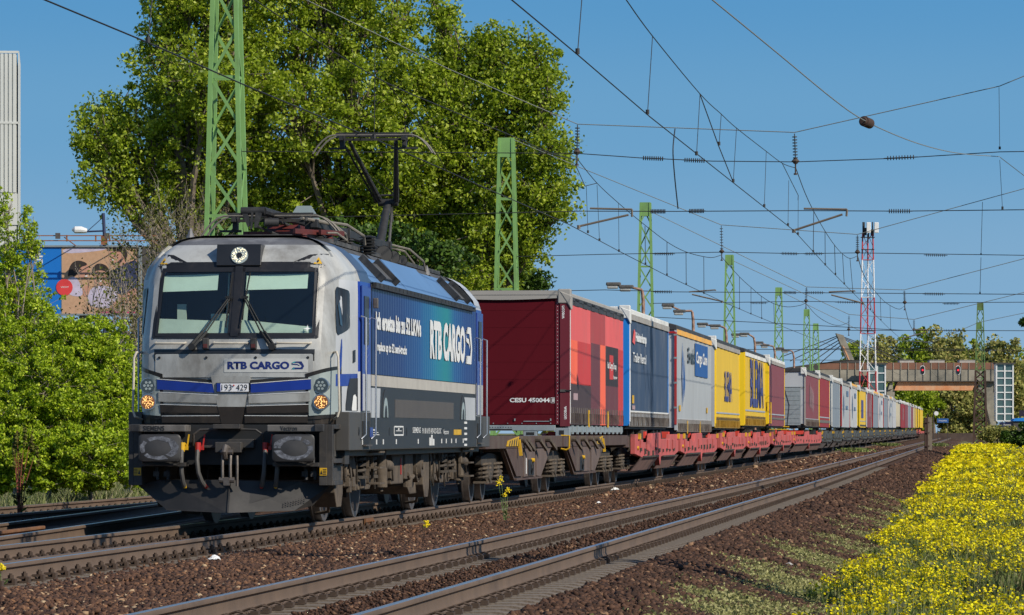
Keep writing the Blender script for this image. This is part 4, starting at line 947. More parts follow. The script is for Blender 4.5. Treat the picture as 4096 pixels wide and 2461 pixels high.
mb = MB(); 
for i in range(10): x, y = -2.0-.035*(1.1*i), -12+1.1*i; mb.cyl((x+.09, y, -.17), (x+.09, y, -.07), .02, .02, 6); mb.cyl((x+.09, y, -.12), (x+.09, y, -.09), .04, .04, 6)
mb.build('bolt', M['railrust'], tip)
wg = troot('guard_rail', 0, 0, label='flat steel guard rail between the running rails at the lower left', cat='guard rail')
rail([(.58, -21), (.60, -14), (.66, -7.5)], wg, 'flat_rail', [M['railside'], M['railside']], -.0)
jt = MB(); jt.box(.70, .725, 7.3, 8.1, -.13, -.05); jt.box(.78, .81, 7.3, 8.1, -.14, -.04)
for k in range(4): jt.cyl((.81, 7.4+k*.2, -.09), (.84, 7.4+k*.2, -.09), .02, .02, 6)
jt.build('insulated_joint', M['railrust'], TB)
# ---- ballast stones
def stones(name, label, areas, mat, rs=1):
    g = np.random.default_rng(rs); P = []; Sz = []
    for (w0, w1, t0, t1, dens, sz, lift) in areas:
        n = int((w1-w0)*(t1-t0)*dens)
        w_ = g.uniform(w0, w1, n); t_ = g.uniform(t0, t1, n)
        xs = np.array([a for a, b in PROF]); zs = np.array([b for a, b in PROF])
        s_ = np.maximum(0, t_-45); gzz = .0012*s_*s_/(s_+25)
        z = np.interp(w_, xs, zs)+gzz+(.02*np.sin(w_*2.1+t_*.7)+.015*np.sin(t_*1.9-w_))*((w_ > 6.6) | ((w_ > 1.7) & (w_ < 3.1)))+g.uniform(-.2, lift, n)*sz
        P.append(np.stack([w_, t_, z], 1)); Sz.append(sz*g.uniform(.55, 1.25, n))
    P = np.concatenate(P); Sz = np.concatenate(Sz); n = len(P)
    base = np.array([(1, 0, 0), (-1, 0, 0), (0, 1, 0), (0, -1, 0), (0, 0, 1), (0, 0, -1), (.65, .65, .5), (-.6, .6, -.4), (.6, -.65, -.35), (-.6, -.6, .55)], float)
    # hull of the 10 points as irregular stone, done once
    import itertools
    tris = []
    for a, b, c in itertools.combinations(range(10), 3):
        nrm = np.cross(base[b]-base[a], base[c]-base[a]); l = np.linalg.norm(nrm)
        if l < 1e-9: continue
        dd = (base-base[a])@nrm
        if (dd <= 1e-9).all(): tris.append((a, b, c))
        elif (dd >= -1e-9).all(): tris.append((a, c, b))
    tris = np.array(tris)
    q = g.normal(size=(n, 4)); q /= np.linalg.norm(q, axis=1)[:, None]; w_, x, y, z = q.T
    Rm = np.empty((n, 3, 3)); Rm[:, 0, 0] = 1-2*(y*y+z*z); Rm[:, 0, 1] = 2*(x*y-z*w_); Rm[:, 0, 2] = 2*(x*z+y*w_); Rm[:, 1, 0] = 2*(x*y+z*w_); Rm[:, 1, 1] = 1-2*(x*x+z*z); Rm[:, 1, 2] = 2*(y*z-x*w_); Rm[:, 2, 0] = 2*(x*z-y*w_); Rm[:, 2, 1] = 2*(y*z+x*w_); Rm[:, 2, 2] = 1-2*(x*x+y*y)
    sc = g.uniform(.55, 1.1, (n, 1, 3)); jit = g.uniform(.75, 1.2, (n, 10, 1))
    V = np.einsum('nij,nkj->nki', Rm, base[None]*jit*sc)*(Sz*.5)[:, None, None]; V[:, :, 2] *= .8; V += P[:, None, :]
    V = V.reshape(-1, 3); Fx = (tris[None]+(np.arange(n)*10)[:, None, None]).reshape(-1, 3)
    o = npmesh(name, V, Fx, mat); o.location = W2(0, 0); o.rotation_euler = (0, 0, -TH)
    return tag(o, label, 'ballast', kind='stuff')
def npmesh(name, V, Fc, mat, col=None):
    me = bpy.data.meshes.new(name); k = Fc.shape[1]
    me.vertices.add(len(V)); me.vertices.foreach_set('co', V.astype('f').ravel()); me.loops.add(Fc.size); me.loops.foreach_set('vertex_index', Fc.astype('i').ravel())
    me.polygons.add(len(Fc)); me.polygons.foreach_set('loop_start', np.arange(0, Fc.size, k, dtype='i'))
    me.materials.append(mat); me.update(calc_edges=True)
    o = bpy.data.objects.new(name, me); C.objects.link(o); return o
def island(name, cols, rough=.9, trans=0.0, spec=.2, tint=0):
    m = bpy.data.materials.new(name); m.use_nodes = True; nt = m.node_tree; p = nt.nodes['Principled BSDF']; p.inputs['Roughness'].default_value = rough; p.inputs['Specular IOR Level'].default_value = spec
    g = NN(m, 'ShaderNodeNewGeometry'); cr = NN(m, 'ShaderNodeValToRGB'); cr.color_ramp.interpolation = 'LINEAR'
    while len(cr.color_ramp.elements) < len(cols): cr.color_ramp.elements.new(.5)
    for e, (ps, c) in zip(cr.color_ramp.elements, cols): e.position = ps; e.color = (*c, 1)
    nt.links.new(g.outputs['Random Per Island'], cr.inputs[0]); nt.links.new(cr.outputs[0], p.inputs['Base Color'])
    if trans:
        t = NN(m, 'ShaderNodeBsdfTranslucent'); nt.links.new(cr.outputs[0], t.inputs[0]); mx = NN(m, 'ShaderNodeMixShader'); mx.inputs[0].default_value = trans
        nt.links.new(p.outputs[0], mx.inputs[1]); nt.links.new(t.outputs[0], mx.inputs[2]); nt.links.new(mx.outputs[0], nt.nodes['Material Output'].inputs[0])
    return m
M['stone'] = island('ballast stone', ((0, (.034, .019, .013)), (.45, (.080, .040, .025)), (.85, (.128, .066, .038)), (.965, (.22, .11, .055)), (1, (.48, .36, .22))), spec=.3)
M['stone2'] = island('dark ballast stone', ((0, (.028, .016, .011)), (.5, (.063, .032, .020)), (.94, (.105, .055, .034)), (1, (.24, .14, .08))), spec=.25)
stones('ballast_between_tracks', 'brown broken stone ballast between the nearest and the middle track', [
    (1.30, 3.62, -31, 10, 850, .070, .55), (1.30, 3.62, 10, 40, 420, .085, .5), (1.3, 3.6, 40, 110, 110, .13, .5), (1.3, 3.6, 110, 330, 20, .24, .4), (1.0, 1.5, -22, 10, 120, .05, .5)], M['stone'], 1)
stones('ballast_shoulder', 'reddish brown ballast shoulder sloping from the nearest track to the flowers', [
    (6.22, 8.35, -32, -5, 850, .078, .6), (6.22, 8.3, -5, 20, 450, .095, .6), (6.25, 8.0, 20, 110, 120, .13, .5), (6.3, 8.2, 110, 330, 22, .24, .4)], M['stone2'], 2)
stones('ballast_between_rails', 'low dark ballast lying between the rails of the nearest track', [
    (4.55, 5.15, -32, -5, 420, .045, .9), (4.5, 5.2, -5, 60, 120, .06, .9), (4.4, 5.3, 60, 260, 22, .13, .7)], M['stone2'], 3)
stones('ballast_far_side', 'brown ballast around the middle and the farthest tracks', [(-2.9, -.85, -20, 2, 260, .06, .5), (-.6, .55, -22, 0, 260, .055, .6), (-7.6, -6.4, -6, 30, 150, .07, .4)], M['stone'], 4)
# litter on the ballast
def paper(x, y, s_, lab, seed):
    v = ground_pt(x, y, -.20); r_ = random.Random(seed); mb = MB(); n = 7
    for i in range(n):
        for j in range(n):
            a = (i/(n-1)-.5); b = (j/(n-1)-.5); mb.v.append((a*s_*(1+.3*r_.random()), b*s_*.8*(1+.3*r_.random()), .04+.07*r_.random()*s_*2+s_*.35*(1-4*a*a)*(1-4*b*b)))
    for i in range(n-1):
        for j in range(n-1): mb.face((i*n+j, (i+1)*n+j, (i+1)*n+j+1, i*n+j+1))
    o = mb.build('crumpled_paper', M['white'], None); o.location = v; return tag(o, lab, 'litter')
def ground_pt(x, y, z=0.0):
    Y = F*(CH-z)/(y-H); return Vector(((x-CX)/F*Y, Y, z))
paper(858, 2255, .12, 'crumpled white paper on the ballast in front of the locomotive', 1)
paper(2460, 1968, .17, 'flattened white wrapper on the ballast below the brown wagon', 2)
paper(2395, 2021, .08, 'small pale scrap on the ballast between the tracks', 3)
mb = MB(); r_ = random.Random(4); mb.tube([(-.12, 0, .03), (-.08, 0, .08), (.02, 0, .1), (.1, 0, .07), (.13, 0, .02)], [.03, .1, .13, .09, .03], 7); o = mb.build('pale_rock', M['beige'], None); o.location = ground_pt(3150, 2322, -.6); tag(o, 'pale rock at the edge of the ballast beside the low weeds', 'rock')
# ================================================================ the train behind the locomotive
def cm(name, c, **k): 
    M[name] = mk(name, c, k.pop('rough', .6), 0, k.pop('var', .10), k.pop('scale', .9), k.pop('dirt', (.16, .13, .11)), k.pop('damt', .22), stretch=(1, 1, .4), **k)
cm('maroon front', (.088, .0035, .009), damt=.06, rough=.85, spec=.15); cm('maroon curtain', (.20, .045, .055)); cm('deep red curtain', (.26, .018, .022)); cm('maroon post', (.13, .007, .017), damt=.1)
cm('salmon print', (.68, .105, .10)); cm('dull salmon print', (.38, .050, .048)); cm('orange print', (.85, .13, .060)); cm('red print', (.52, .038, .035)); cm('plum print', (.13, .032, .038)); cm('brown print', (.055, .030, .030)); cm('black print', (.032, .018, .018))
cm('slate blue curtain', (.034, .060, .112), dirt=(.20, .20, .21), damt=.3); cm('bright blue wall', (.004, .19, .60), damt=.05); cm('grey curtain', (.36, .38, .39)); cm('light grey curtain', (.44, .45, .46)); cm('blue grey curtain', (.20, .235, .27)); cm('logo blue', (.012, .085, .28)); cm('light grey wall', (.42, .44, .46))
cm('dull blue', (.09, .15, .25)); cm('yellow curtain', (.66, .43, .025), damt=.12); cm('bright yellow wall', (.85, .56, .005), damt=.03); cm('cream wall', (.68, .60, .42)); cm('beige curtain', (.45, .33, .12)); cm('logo navy', (.045, .06, .20)); cm('faded white print', (.38, .26, .27))
cm('grey tarpaulin', (.33, .31, .28)); cm('white tarpaulin', (.66, .66, .63)); cm('dark tarpaulin', (.035, .035, .038)); cm('orange trim', (.75, .40, .08)); cm('red trim', (.40, .010, .012)); cm('band grey', (.33, .36, .40)); cm('dull yellow strap', (.34, .22, .04), scale=8, var=.4); cm('dusty strap', (.16, .14, .12), scale=8, var=.5)
M['brownfr'] = mk('brown wagon paint', (.075, .044, .034), .75, 0, .25, 1.6, (.11, .085, .065), .45, .15); M['brownlt'] = mk('pleat lit brown wagon panel', (.13, .092, .076), .75, 0, .25, 1.6, (.07, .045, .035), .4)
M['wred'] = mk('faded red wagon paint', (.50, .095, .085), .7, 0, .22, 1.6, (.22, .08, .065), .4); M['wredhot'] = mk('bright red wagon paint', (.62, .05, .03), .7, 0, .15, 2); M['apron'] = mk('dusty brown apron', (.26, .15, .12), .8, 0, .25, 2, (.09, .06, .05), .45)
M['wgrey'] = mk('dark grey wagon paint', (.055, .065, .066), .75, 0, .3, 1.6, (.10, .09, .075), .4); M['apron2'] = mk('dusty dark apron', (.16, .13, .115), .8, 0, .3, 2)
M['galv'] = mk('galvanised steel', (.30, .34, .35), .5, .3, .2, 6)
def decal(parent, w_, pts, mat, name, th=.006):
    mb = MB(); mb.prism(pts, 'x', w_, w_+th); return mb.build(name, mat, parent)
HW = 1.27
def trailer(t0, t1, label, sidem, frontm, roofm='white tarpaulin', post=None, band=None, strap=True, zb_=1.36, zt=4.13, zr=4.30, extra=None, caps='white tarpaulin', straps2=None, strapm='dusty strap', name='semi_trailer', cat='semi-trailer', detail=True, rails='grey tarpaulin'):
    r = troot(name, 0, t0, gz((t0+t1)/2), label=label, cat=cat, group='trailers and containers carried by the train')
    L_ = t1-t0
    # load box: front, back, far side, floor
    mb = MB(); mb.box(-HW, HW, .03, L_-.02, zb_+.12, zt); mb.build('load_body', M[frontm], r)
    if detail:
        mb = MB(); n = max(6, int(L_/.28)); rr_ = random.Random(int(t0*7)); ph = rr_.random()*6
        for i in range(n+1):
            y = .06+(L_-.12)*i/n; d_ = .006*math.sin(y*3.1+ph)+.004*math.sin(y*7.7)+.012
            mb.v += [(HW+d_*.3, y, zb_), (HW+d_, y, zb_+.9), (HW+d_*.8, y, zb_+1.9), (HW+.006, y, zt)]
        for i in range(n):
            for k in range(3): a = 4*i+k; mb.face((a, a+4, a+5, a+1))
        mb.build('side_curtain', M[sidem], r, smooth=True, ang=60)
    else:
        MB().box(HW, HW+.012, .05, L_-.05, zb_, zt).build('side_curtain', M[sidem], r)
    mb = MB(); mb.prism([(-HW-.02, zt-.02), (-HW-.02, zr-.05), (-1.1, zr), (1.1, zr), (HW+.025, zr-.05), (HW+.025, zt-.02)], 'y', -.02, L_); mb.build('roof', M[roofm], r, bevel=.02)
    mb = MB()
    n = 14 if detail else 3
    for i in range(n): ya = .02+(L_-.05)*i/n; yb = .02+(L_-.05)*(i+1)/n; mb.box(HW, HW+.035+(.012 if i % 2 else 0), ya, yb, zt-.14, zt)
    mb.build('roof_rail', M[rails], r)
    mb = MB(); mb.box(HW-.05, HW+.028, -.01, .07, zb_+.05, zt); mb.box(HW-.05, HW+.024, L_-.06, L_, zb_, zt); mb.build('corner_post', M[post or frontm], r)
    if caps:
        mb = MB(); mb.box(HW-.22, HW+.05, -.05, .22, zt-.12, zr+.03); mb.prism([(HW-.2, zr), (HW+.06, zr-.1), (HW+.06, zt-.25), (HW-.02, zt-.12)], 'y', -.06, .3); mb.build('corner_cap', M[caps], r, bevel=.02)
    if band: 
        for k, (za, zc, mm) in enumerate(band): decal(r, HW+.022, [(.08, za), (.08, zc), (L_-.08, zc), (L_-.08, za)], M[mm], 'printed_band', .004)
    if strap:
        mb = MB(); n = int(L_/.46); rr_ = random.Random(int(t0))
        for i in range(n):
            y = .25+(L_-.5)*i/(n-1); mb.box(HW+.02, HW+.045, y-.03, y+.03, zb_+.24, zb_+.36)
            mb.bar((HW+.035, y, zb_+.24), (HW+.03, y+rr_.uniform(.02, .12), zb_+.02), .05, .012)
        mb.box(HW+.018, HW+.028, .1, L_-.1, zb_+.0, zb_+.025); mb.build('curtain_fastening', M[strapm], r)
        if straps2:
            for y in straps2: MB().box(HW+.03, HW+.05, y, y+.22, zb_-.05, zb_+.32).build('lashing_strap', M['yellow'], r)
    mb = MB(); mb.box(-1.2, 1.22, .1, L_-.1, zb_-.06, zb_+.12); mb.build('chassis', M['sootdk'], r)
    if name == 'semi_trailer' and detail:
        mb = MB()
        for k in range(3): y = L_-1.6-1.31*k; mb.cyl((.75, y, .82), (1.2, y, .82), .48, .48, 24)
        mb.build('road_wheel', M['rubber'], r)
        mb = MB(); mb.box(.8, 1.15, 3.2, 3.35, .75, 1.35); mb.bar((1.0, 2.6, 1.3), (1.0, 3.2, .85), .08, .08); mb.box(.9, 1.2, 5, 7.2, .95, 1.3); mb.build('landing_leg', M['dust2'], r)
    if extra: extra(r, L_)
    return r
def dz(y): return y
# --- first: maroon swap body
def x1(r, L_):
    t0 = 34.65; w_ = HW+.027
    for nm, mt, a, b, c, d in (('printed_block', 'salmon print', .10, 13.85, 1.4, 3.99), ('printed_block', 'dull salmon print', 4.9, 8.7, 3.20, 3.99), ('printed_block', 'orange print', .10, 1.72, 2.25, 3.17), ('printed_block', 'red print', 1.72, 4.98, 2.25, 3.17),
        ('printed_block', 'plum print', 4.98, 7.35, 1.4, 3.2), ('printed_block', 'orange print', 7.35, 8.82, 1.4, 3.21), ('printed_block', 'plum print', 8.82, 12.36, 1.4, 2.3), ('printed_block', 'black print', 8.82, 12.36, 2.3, 3.21), ('printed_block', 'red print', 12.36, 13.85, 1.4, 3.19), ('printed_block', 'brown print', .10, 4.98, 1.4, 2.27)):
        off = .001 if mt == 'salmon print' else .004
        decal(r, w_+off, [(a, c), (a, d), (b, d), (b, c)], M[mt], nm, .002)
    o = decal(r, w_+.008, [(9.87, 2.46), (9.87, 3.02), (10.92, 3.02), (10.92, 2.46)], M['red print'], 'red_logo_bar', .002)
    fn = lambda a, b: (lambda x, y: (w_+.013, a+x, b+y))
    text('Rail Cargo Group', 2.47, .20, M['whiteclean'], r, fn(9.3, 2.66), .03); text('Operator', 1.1, .10, M['whiteclean'], r, fn(10.9, 2.46), .02)
    decal(r, w_+.008, [(.75, 1.92), (.75, 2.06), (1.75, 2.06), (1.75, 1.92)], M['faded white print'], 'small_label', .002)
    decal(r, w_+.0, [(0.08, 3.99), (0.08, 4.06), (L_-.05, 4.06), (L_-.05, 3.99)], M['dark tarpaulin'], 'curtain_track', .02)
    decal(r, w_+.002, [(.02, 1.42), (.02, 3.98), (.10, 3.98), (.10, 1.42)], M['whiteclean'], 'white_edge', .008)
    # end wall facing the locomotive
    mb = MB()
    for k in range(13): z = 1.62+k*.18; mb.box(-1.22, .98, .002+.003*(k % 2), .016, z, z+.1803)
    mb.box(-1.24, .98, .0, .012, 1.50, 1.61); mb.build('end_wall_cladding', M['maroon front'], r)
    MB().box(-1.24, .99, -.02, .01, 1.40, 1.50).build('lower_rail', M['maroon front'], r)
    mb = MB(); mb.box(1.0, 1.08, -.012, .02, 1.40, 4.0); mb.box(1.09, 1.295, -.03, .03, 1.36, 4.02); mb.build('end_post', M['maroon post'], r, bevel=.006)
    mb = MB()
    for k in range(34): mb.cyl((1.04, -.013, 1.45+k*.075), (1.04, -.02, 1.45+k*.075), .008, .006, 6)
    mb.build('rivet', M['whiteclean'], r)
    mb = MB(); n = 12
    for i in range(n): 
        xa = -1.27+2.3*i/n; xb = -1.27+2.3*(i+1)/n; f_ = lambda x: 4.03-.035*math.sin((x+1.27)/2.3*math.pi)*1.0
        mb.v += [(xa, -.05, 4.17), (xb, -.05, 4.17), (xb, -.05, f_(xb)), (xa, -.05, f_(xa))]; k = len(mb.v)-4; mb.face((k+3, k+2, k+1, k))
    mb.box(-1.27, 1.1, -.04, .02, 4.08, 4.19); mb.build('front_tarpaulin_edge', M['grey tarpaulin'], r)
    MB().box(-1.27, 1.05, -.055, -.045, 4.095, 4.10).build('tarpaulin_seam', M['sootdk'], r)
    e_ = lambda a, b: (lambda x, y: (a+x, -.0015, b+y))
    text('CESU 450044', .84, .092, M['whiteclean'], r, e_(.04, 1.862), .035); text('8', .045, .075, M['whiteclean'], r, e_(.925, 1.87), .02)
    mb = MB()
    for q in ((.90, .98, 1.845, 1.852), (.90, .98, 1.955, 1.962), (.90, .907, 1.845, 1.962), (.973, .98, 1.845, 1.962)): mb.box(q[0], q[1], -.0015, .001, q[2], q[3])
    mb.build('number_box_print', M['whiteclean'], r)
    text('wecon', .27, .055, M['whiteclean'], r, lambda x, y: (1.19-y, -.033, 3.60+x), .02); text('wecon', .27, .055, M['whiteclean'], r, lambda x, y: (1.18+y, -.033, 1.78-x), .02)
    mb = MB(); mb.box(1.10, 1.22, -.05, -.03, 2.08, 2.13); mb.build('post_latch', M['steel'], r); MB().box(1.20, 1.32, -.052, -.036, 2.09, 2.12).build('latch_strap', M['rubber'], r)
    mb = MB(); mb.box(.33, .88, -.035, -.02, 1.46, 1.475)
    for x in (-.55, .15, .9): mb.cbox((x, -.03, 1.50), (.025, .03, .05))
    for k in range(7): mb.cyl((-.9+k*.3, -.022, 1.425), (-.9+k*.3, -.03, 1.425), .012, .012, 8)
    mb.build('wall_fitting', M['galv'], r)
    mb = MB(); mb.box(-1.24, 1.0, -.06, .05, 1.27, 1.385); mb.box(.33, .62, -.05, .12, 1.15, 1.27); mb.box(1.0, 1.3, -.05, .2, 1.16, 1.33); mb.build('galvanised_bolster', M['galv'], r, bevel=.008)
    mb = MB(); mb.box(.39, .56, -.055, -.048, 1.18, 1.24); mb.box(1.08, 1.18, -.056, -.05, 1.19, 1.28)
    for k in range(24): mb.box(-1.2+k*.055, -1.18+k*.055, -.064, -.06, 1.335, 1.35)
    mb.box(-1.2, .1, -.064, -.06, 1.285, 1.31); mb.build('slot', M['rubber'], r)
    mb = MB(); mb.box(1.2, 1.29, .05, L_, 1.24, 1.36); 
    for k in range(12): mb.box(1.28, 1.31, .5+k*1.15, .8+k*1.15, 1.20, 1.38)
    mb.build('bottom_rail', M['galv'], r)
trailer(34.65, 48.55, 'maroon swap body numbered CESU 450044 with red and orange blocks printed on its side', 'salmon print', 'maroon front', 'grey tarpaulin', post='maroon post', zb_=1.40, zt=4.04, zr=4.19, extra=x1, name='swap_body', cat='swap body', straps2=(4.3, 9.3), caps='grey tarpaulin', rails='dark tarpaulin')
def wtxt(r, w_, s, a, b, L_, h, mt, wt=.03): text(s, L_, h, M[mt], r, lambda x, y: (w_, a+x, b+y), wt)
def x2(r, L_):
    wtxt(r, HW+.04, 'Heisterkamp', 1.9, 3.42, 3.6, .30, 'whiteclean', .05); wtxt(r, HW+.04, 'Trailer Rental', 1.1, 2.97, 4.3, .24, 'whiteclean', .02)
    decal(r, HW+.03, [(1.0, 3.45), (1.5, 3.78), (1.9, 3.72), (1.7, 3.40)], M['salmon print'], 'logo_mark', .006); decal(r, HW+.022, [(.06, 1.5), (.06, 4.0), (.26, 4.0), (.26, 1.5)], M['whiteclean'], 'white_edge', .02)
    MB().box(-1.2, 1.27, -.02, 0.03, 1.4, 4.05).build('front_wall', M['bright blue wall'], r)
    decal(r, HW+.03, [(.9, 1.95), (.9, 2.15), (1.5, 2.15), (1.5, 1.95)], M['yellow'], 'small_label', .003); decal(r, HW+.03, [(.9, 1.80), (.9, 1.90), (1.8, 1.90), (1.8, 1.80)], M['faded white print'], 'small_label', .003)
trailer(50.4, 64.2, 'dark blue curtain trailer with bright blue front wall and white rental writing', 'slate blue curtain', 'bright blue wall', 'white tarpaulin', band=[(1.72, 1.77, 'whiteclean'), (1.38, 1.70, 'band grey')], extra=x2, zb_=1.38)
def x3(r, L_):
    for a, b in ((-.0, 0), (.5, .25), (1.0, .5)):
        decal(r, HW+.03, [(1.9+a, 2.85-b*.5), (2.25+a*.9, 3.80-b), (2.55+a*.8, 2.85-b*.5), (2.3+a*.7, 1.95+b*.6)], M['logo blue'], 'diamond_logo', .004+.002*a)
    decal(r, HW+.037, [(2.15, 2.85), (2.3, 3.3), (2.42, 2.85), (2.3, 2.2)], M['grey curtain'], 'diamond_logo', .004)
    wtxt(r, HW+.04, 'Ewals', 4.6, 3.25, 3.0, .46, 'blackp', .03); decal(r, HW+.03, [(7.9, 2.92), (7.9, 3.90), (14.1, 3.90), (14.1, 2.92)], M['logo blue'], 'logo_panel', .004); wtxt(r, HW+.042, 'Cargo Care', 8.3, 3.2, 5.4, .46, 'whiteclean', .03)
    for y in (-.0, 13.3): decal(r, HW+.03, [(.9+y*.95, 1.83), (.9+y*.95, 2.0), (1.5+y*.95, 2.0), (1.5+y*.95, 1.83)], M['yellow'], 'yellow_reflector', .003)
    mb = MB(); mb.box(1.0, 1.25, -.02, .0, 4.02, 4.07); mb.box(1.225, 1.29, -.03, .02, 1.45, 4.05); mb.build('red_trim', M['red trim'], r)
    mb = MB(); mb.box(1.03, 1.06, -.03, 0, 1.4, 4.05); mb.build('white_trim', M['whiteclean'], r)
    for z in (1.9, 2.6, 3.3, 3.95): MB().box(1.2, 1.3, -.035, .03, z, z+.05).build('hinge', M['galv'], r)
trailer(67.6, 83.6, 'light grey curtain trailer with blue diamond, Ewals Cargo Care writing, red edged front', 'grey curtain', 'light grey wall', 'dark tarpaulin', extra=x3, band=[(1.27, 1.62, 'light grey curtain')], zb_=1.24, straps2=(4.2, 10.1), caps=None, rails='orange trim')
def x4(r, L_):
    wtxt(r, HW+.04, 'BLEMA', 5.2, 2.25, 4.4, 1.02, 'logo navy', .02); decal(r, HW+.02, [(.03, 1.5), (.03, 4.0), (.35, 4.0), (.35, 1.5)], M['bright yellow wall'], 'yellow_edge', .02)
    MB().box(-1.25, 1.27, -.02, .02, 1.4, 4.1).build('front_wall', M['light grey wall'], r)
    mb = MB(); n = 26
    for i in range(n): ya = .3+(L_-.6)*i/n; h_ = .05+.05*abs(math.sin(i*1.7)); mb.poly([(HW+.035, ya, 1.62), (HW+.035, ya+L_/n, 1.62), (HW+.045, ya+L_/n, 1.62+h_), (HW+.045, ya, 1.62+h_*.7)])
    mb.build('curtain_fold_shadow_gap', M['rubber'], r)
trailer(85.8, 100.4, 'dull yellow curtain trailer with small dark blue lettering behind the grey one', 'yellow curtain', 'light grey wall', 'dark tarpaulin', post='bright yellow wall', extra=x4, band=[(1.83, 1.88, 'band grey')], zb_=1.36, strapm='dull yellow strap')
def x5(r, L_):
    wtxt(r, HW+.04, 'BLEMA', 3.4, 2.15, 10.2, 1.80, 'logo navy', .02)
    MB().box(-1.25, 1.27, -.02, .02, 1.45, 4.1).build('front_wall', M['bright yellow wall'], r)
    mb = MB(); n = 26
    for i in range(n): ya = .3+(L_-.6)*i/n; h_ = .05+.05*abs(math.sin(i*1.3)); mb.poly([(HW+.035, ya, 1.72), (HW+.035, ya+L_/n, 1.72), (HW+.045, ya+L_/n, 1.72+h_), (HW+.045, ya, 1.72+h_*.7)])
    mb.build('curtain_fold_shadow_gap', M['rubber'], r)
trailer(104.2, 119.4, 'bright yellow curtain trailer with large dark blue lettering', 'yellow curtain', 'bright yellow wall', 'dark tarpaulin', extra=x5, band=[(1.98, 2.04, 'band grey')], zb_=1.45, strapm='dull yellow strap', caps=None, rails='white tarpaulin')
def x6(r, L_):
    MB().box(-1.25, 1.27, -.02, .02, 1.5, 4.1).build('front_wall', M['bright yellow wall'], r)
    MB().tube([(1.2, -.1, 2.05), (1.2, -.3, 2.4), (1.38, -.3, 2.4), (1.38, -.3, 1.55), (1.2, -.1, 1.5)], .03, 6).build('yellow_rail', M['yellow'], r)
trailer(122.6, 137.2, 'maroon curtain trailer between a bright yellow trailer and a grey fronted one', 'maroon curtain', 'bright yellow wall', 'white tarpaulin', extra=x6, band=[(1.90, 1.95, 'band grey'), (1.72, 1.80, 'dusty strap')], strap=False, zb_=1.45)
def x7(r, L_):
    mb = MB(); mb.box(-1.25, 1.05, -.03, 0, 1.5, 3.35); mb.build('lower_front_wall', M['galv'], r); mb = MB()
    for k in range(8): mb.box(-1.25, 1.0, -.035, -.029, 1.6+k*.22, 1.61+k*.22)
    mb.bar((.0, -.04, 4.2), (.5, -.04, 2.5), .03, .02); mb.bar((.5, -.04, 2.5), (.4, -.04, 1.5), .03, .02); mb.box(-1.25, 1.25, -.035, -.029, 3.34, 3.37); mb.build('dark_seam', M['sootdk'], r)
    MB().tube([(-.5, -.3, 1.42), (.5, -.3, 1.42), (.5, -.3, 1.28), (-.5, -.3, 1.28)], .03, 6).build('yellow_bumper', M['yellow'], r)
    n = 5; mb = MB()
    for i in range(n): y = 5+i*1.2; mb.poly([(HW+.04, y, 2.5-i*.12), (HW+.04, y+.55, 2.4), (HW+.04, y+.7, 3.7-i*.2), (HW+.04, y+.2, 3.4)])
    mb.build('faded_print', M['faded white print'], r)
trailer(160.5, 178.3, 'maroon curtain trailer with faded white print and a light grey front wall', 'maroon curtain', 'light grey wall', 'dark tarpaulin', post='grey tarpaulin', extra=x7, band=[(1.78, 1.84, 'band grey')], zb_=1.45)
# --- the rest of the train: (front x, rear x in the photo) of the side, materials
def tx(x): return side(x, 1700, HW)[0]
def xp(r, L_): 
    mb = MB()
    for i in range(3): y = L_*.4+i*L_*.13; mb.poly([(HW+.04, y, 2.3), (HW+.04, y+L_*.05, 2.2), (HW+.04, y+L_*.07, 3.7), (HW+.04, y+L_*.02, 3.5)])
    mb.build('faded_print', M['faded white print'], r)
def xb(r, L_):
    for a, b, c, d in ((.55, .8, 3.4, 3.75), (.5, .72, 2.55, 2.8)): decal(r, HW+.03, [(a*L_, c), (a*L_, d), (b*L_, d), (b*L_, c)], M['dull blue'], 'blue_print', .004)
    decal(r, HW+.03, [(.15*L_, 2.8), (.22*L_, 3.6), (.30*L_, 2.8), (.22*L_, 1.9)], M['dull blue'], 'diamond_logo', .004)
def xy(r, L_): decal(r, HW+.03, [(.25*L_, 2.1), (.25*L_, 3.4), (.6*L_, 3.4), (.6*L_, 2.1)], M['logo navy'], 'dark_print', .004)
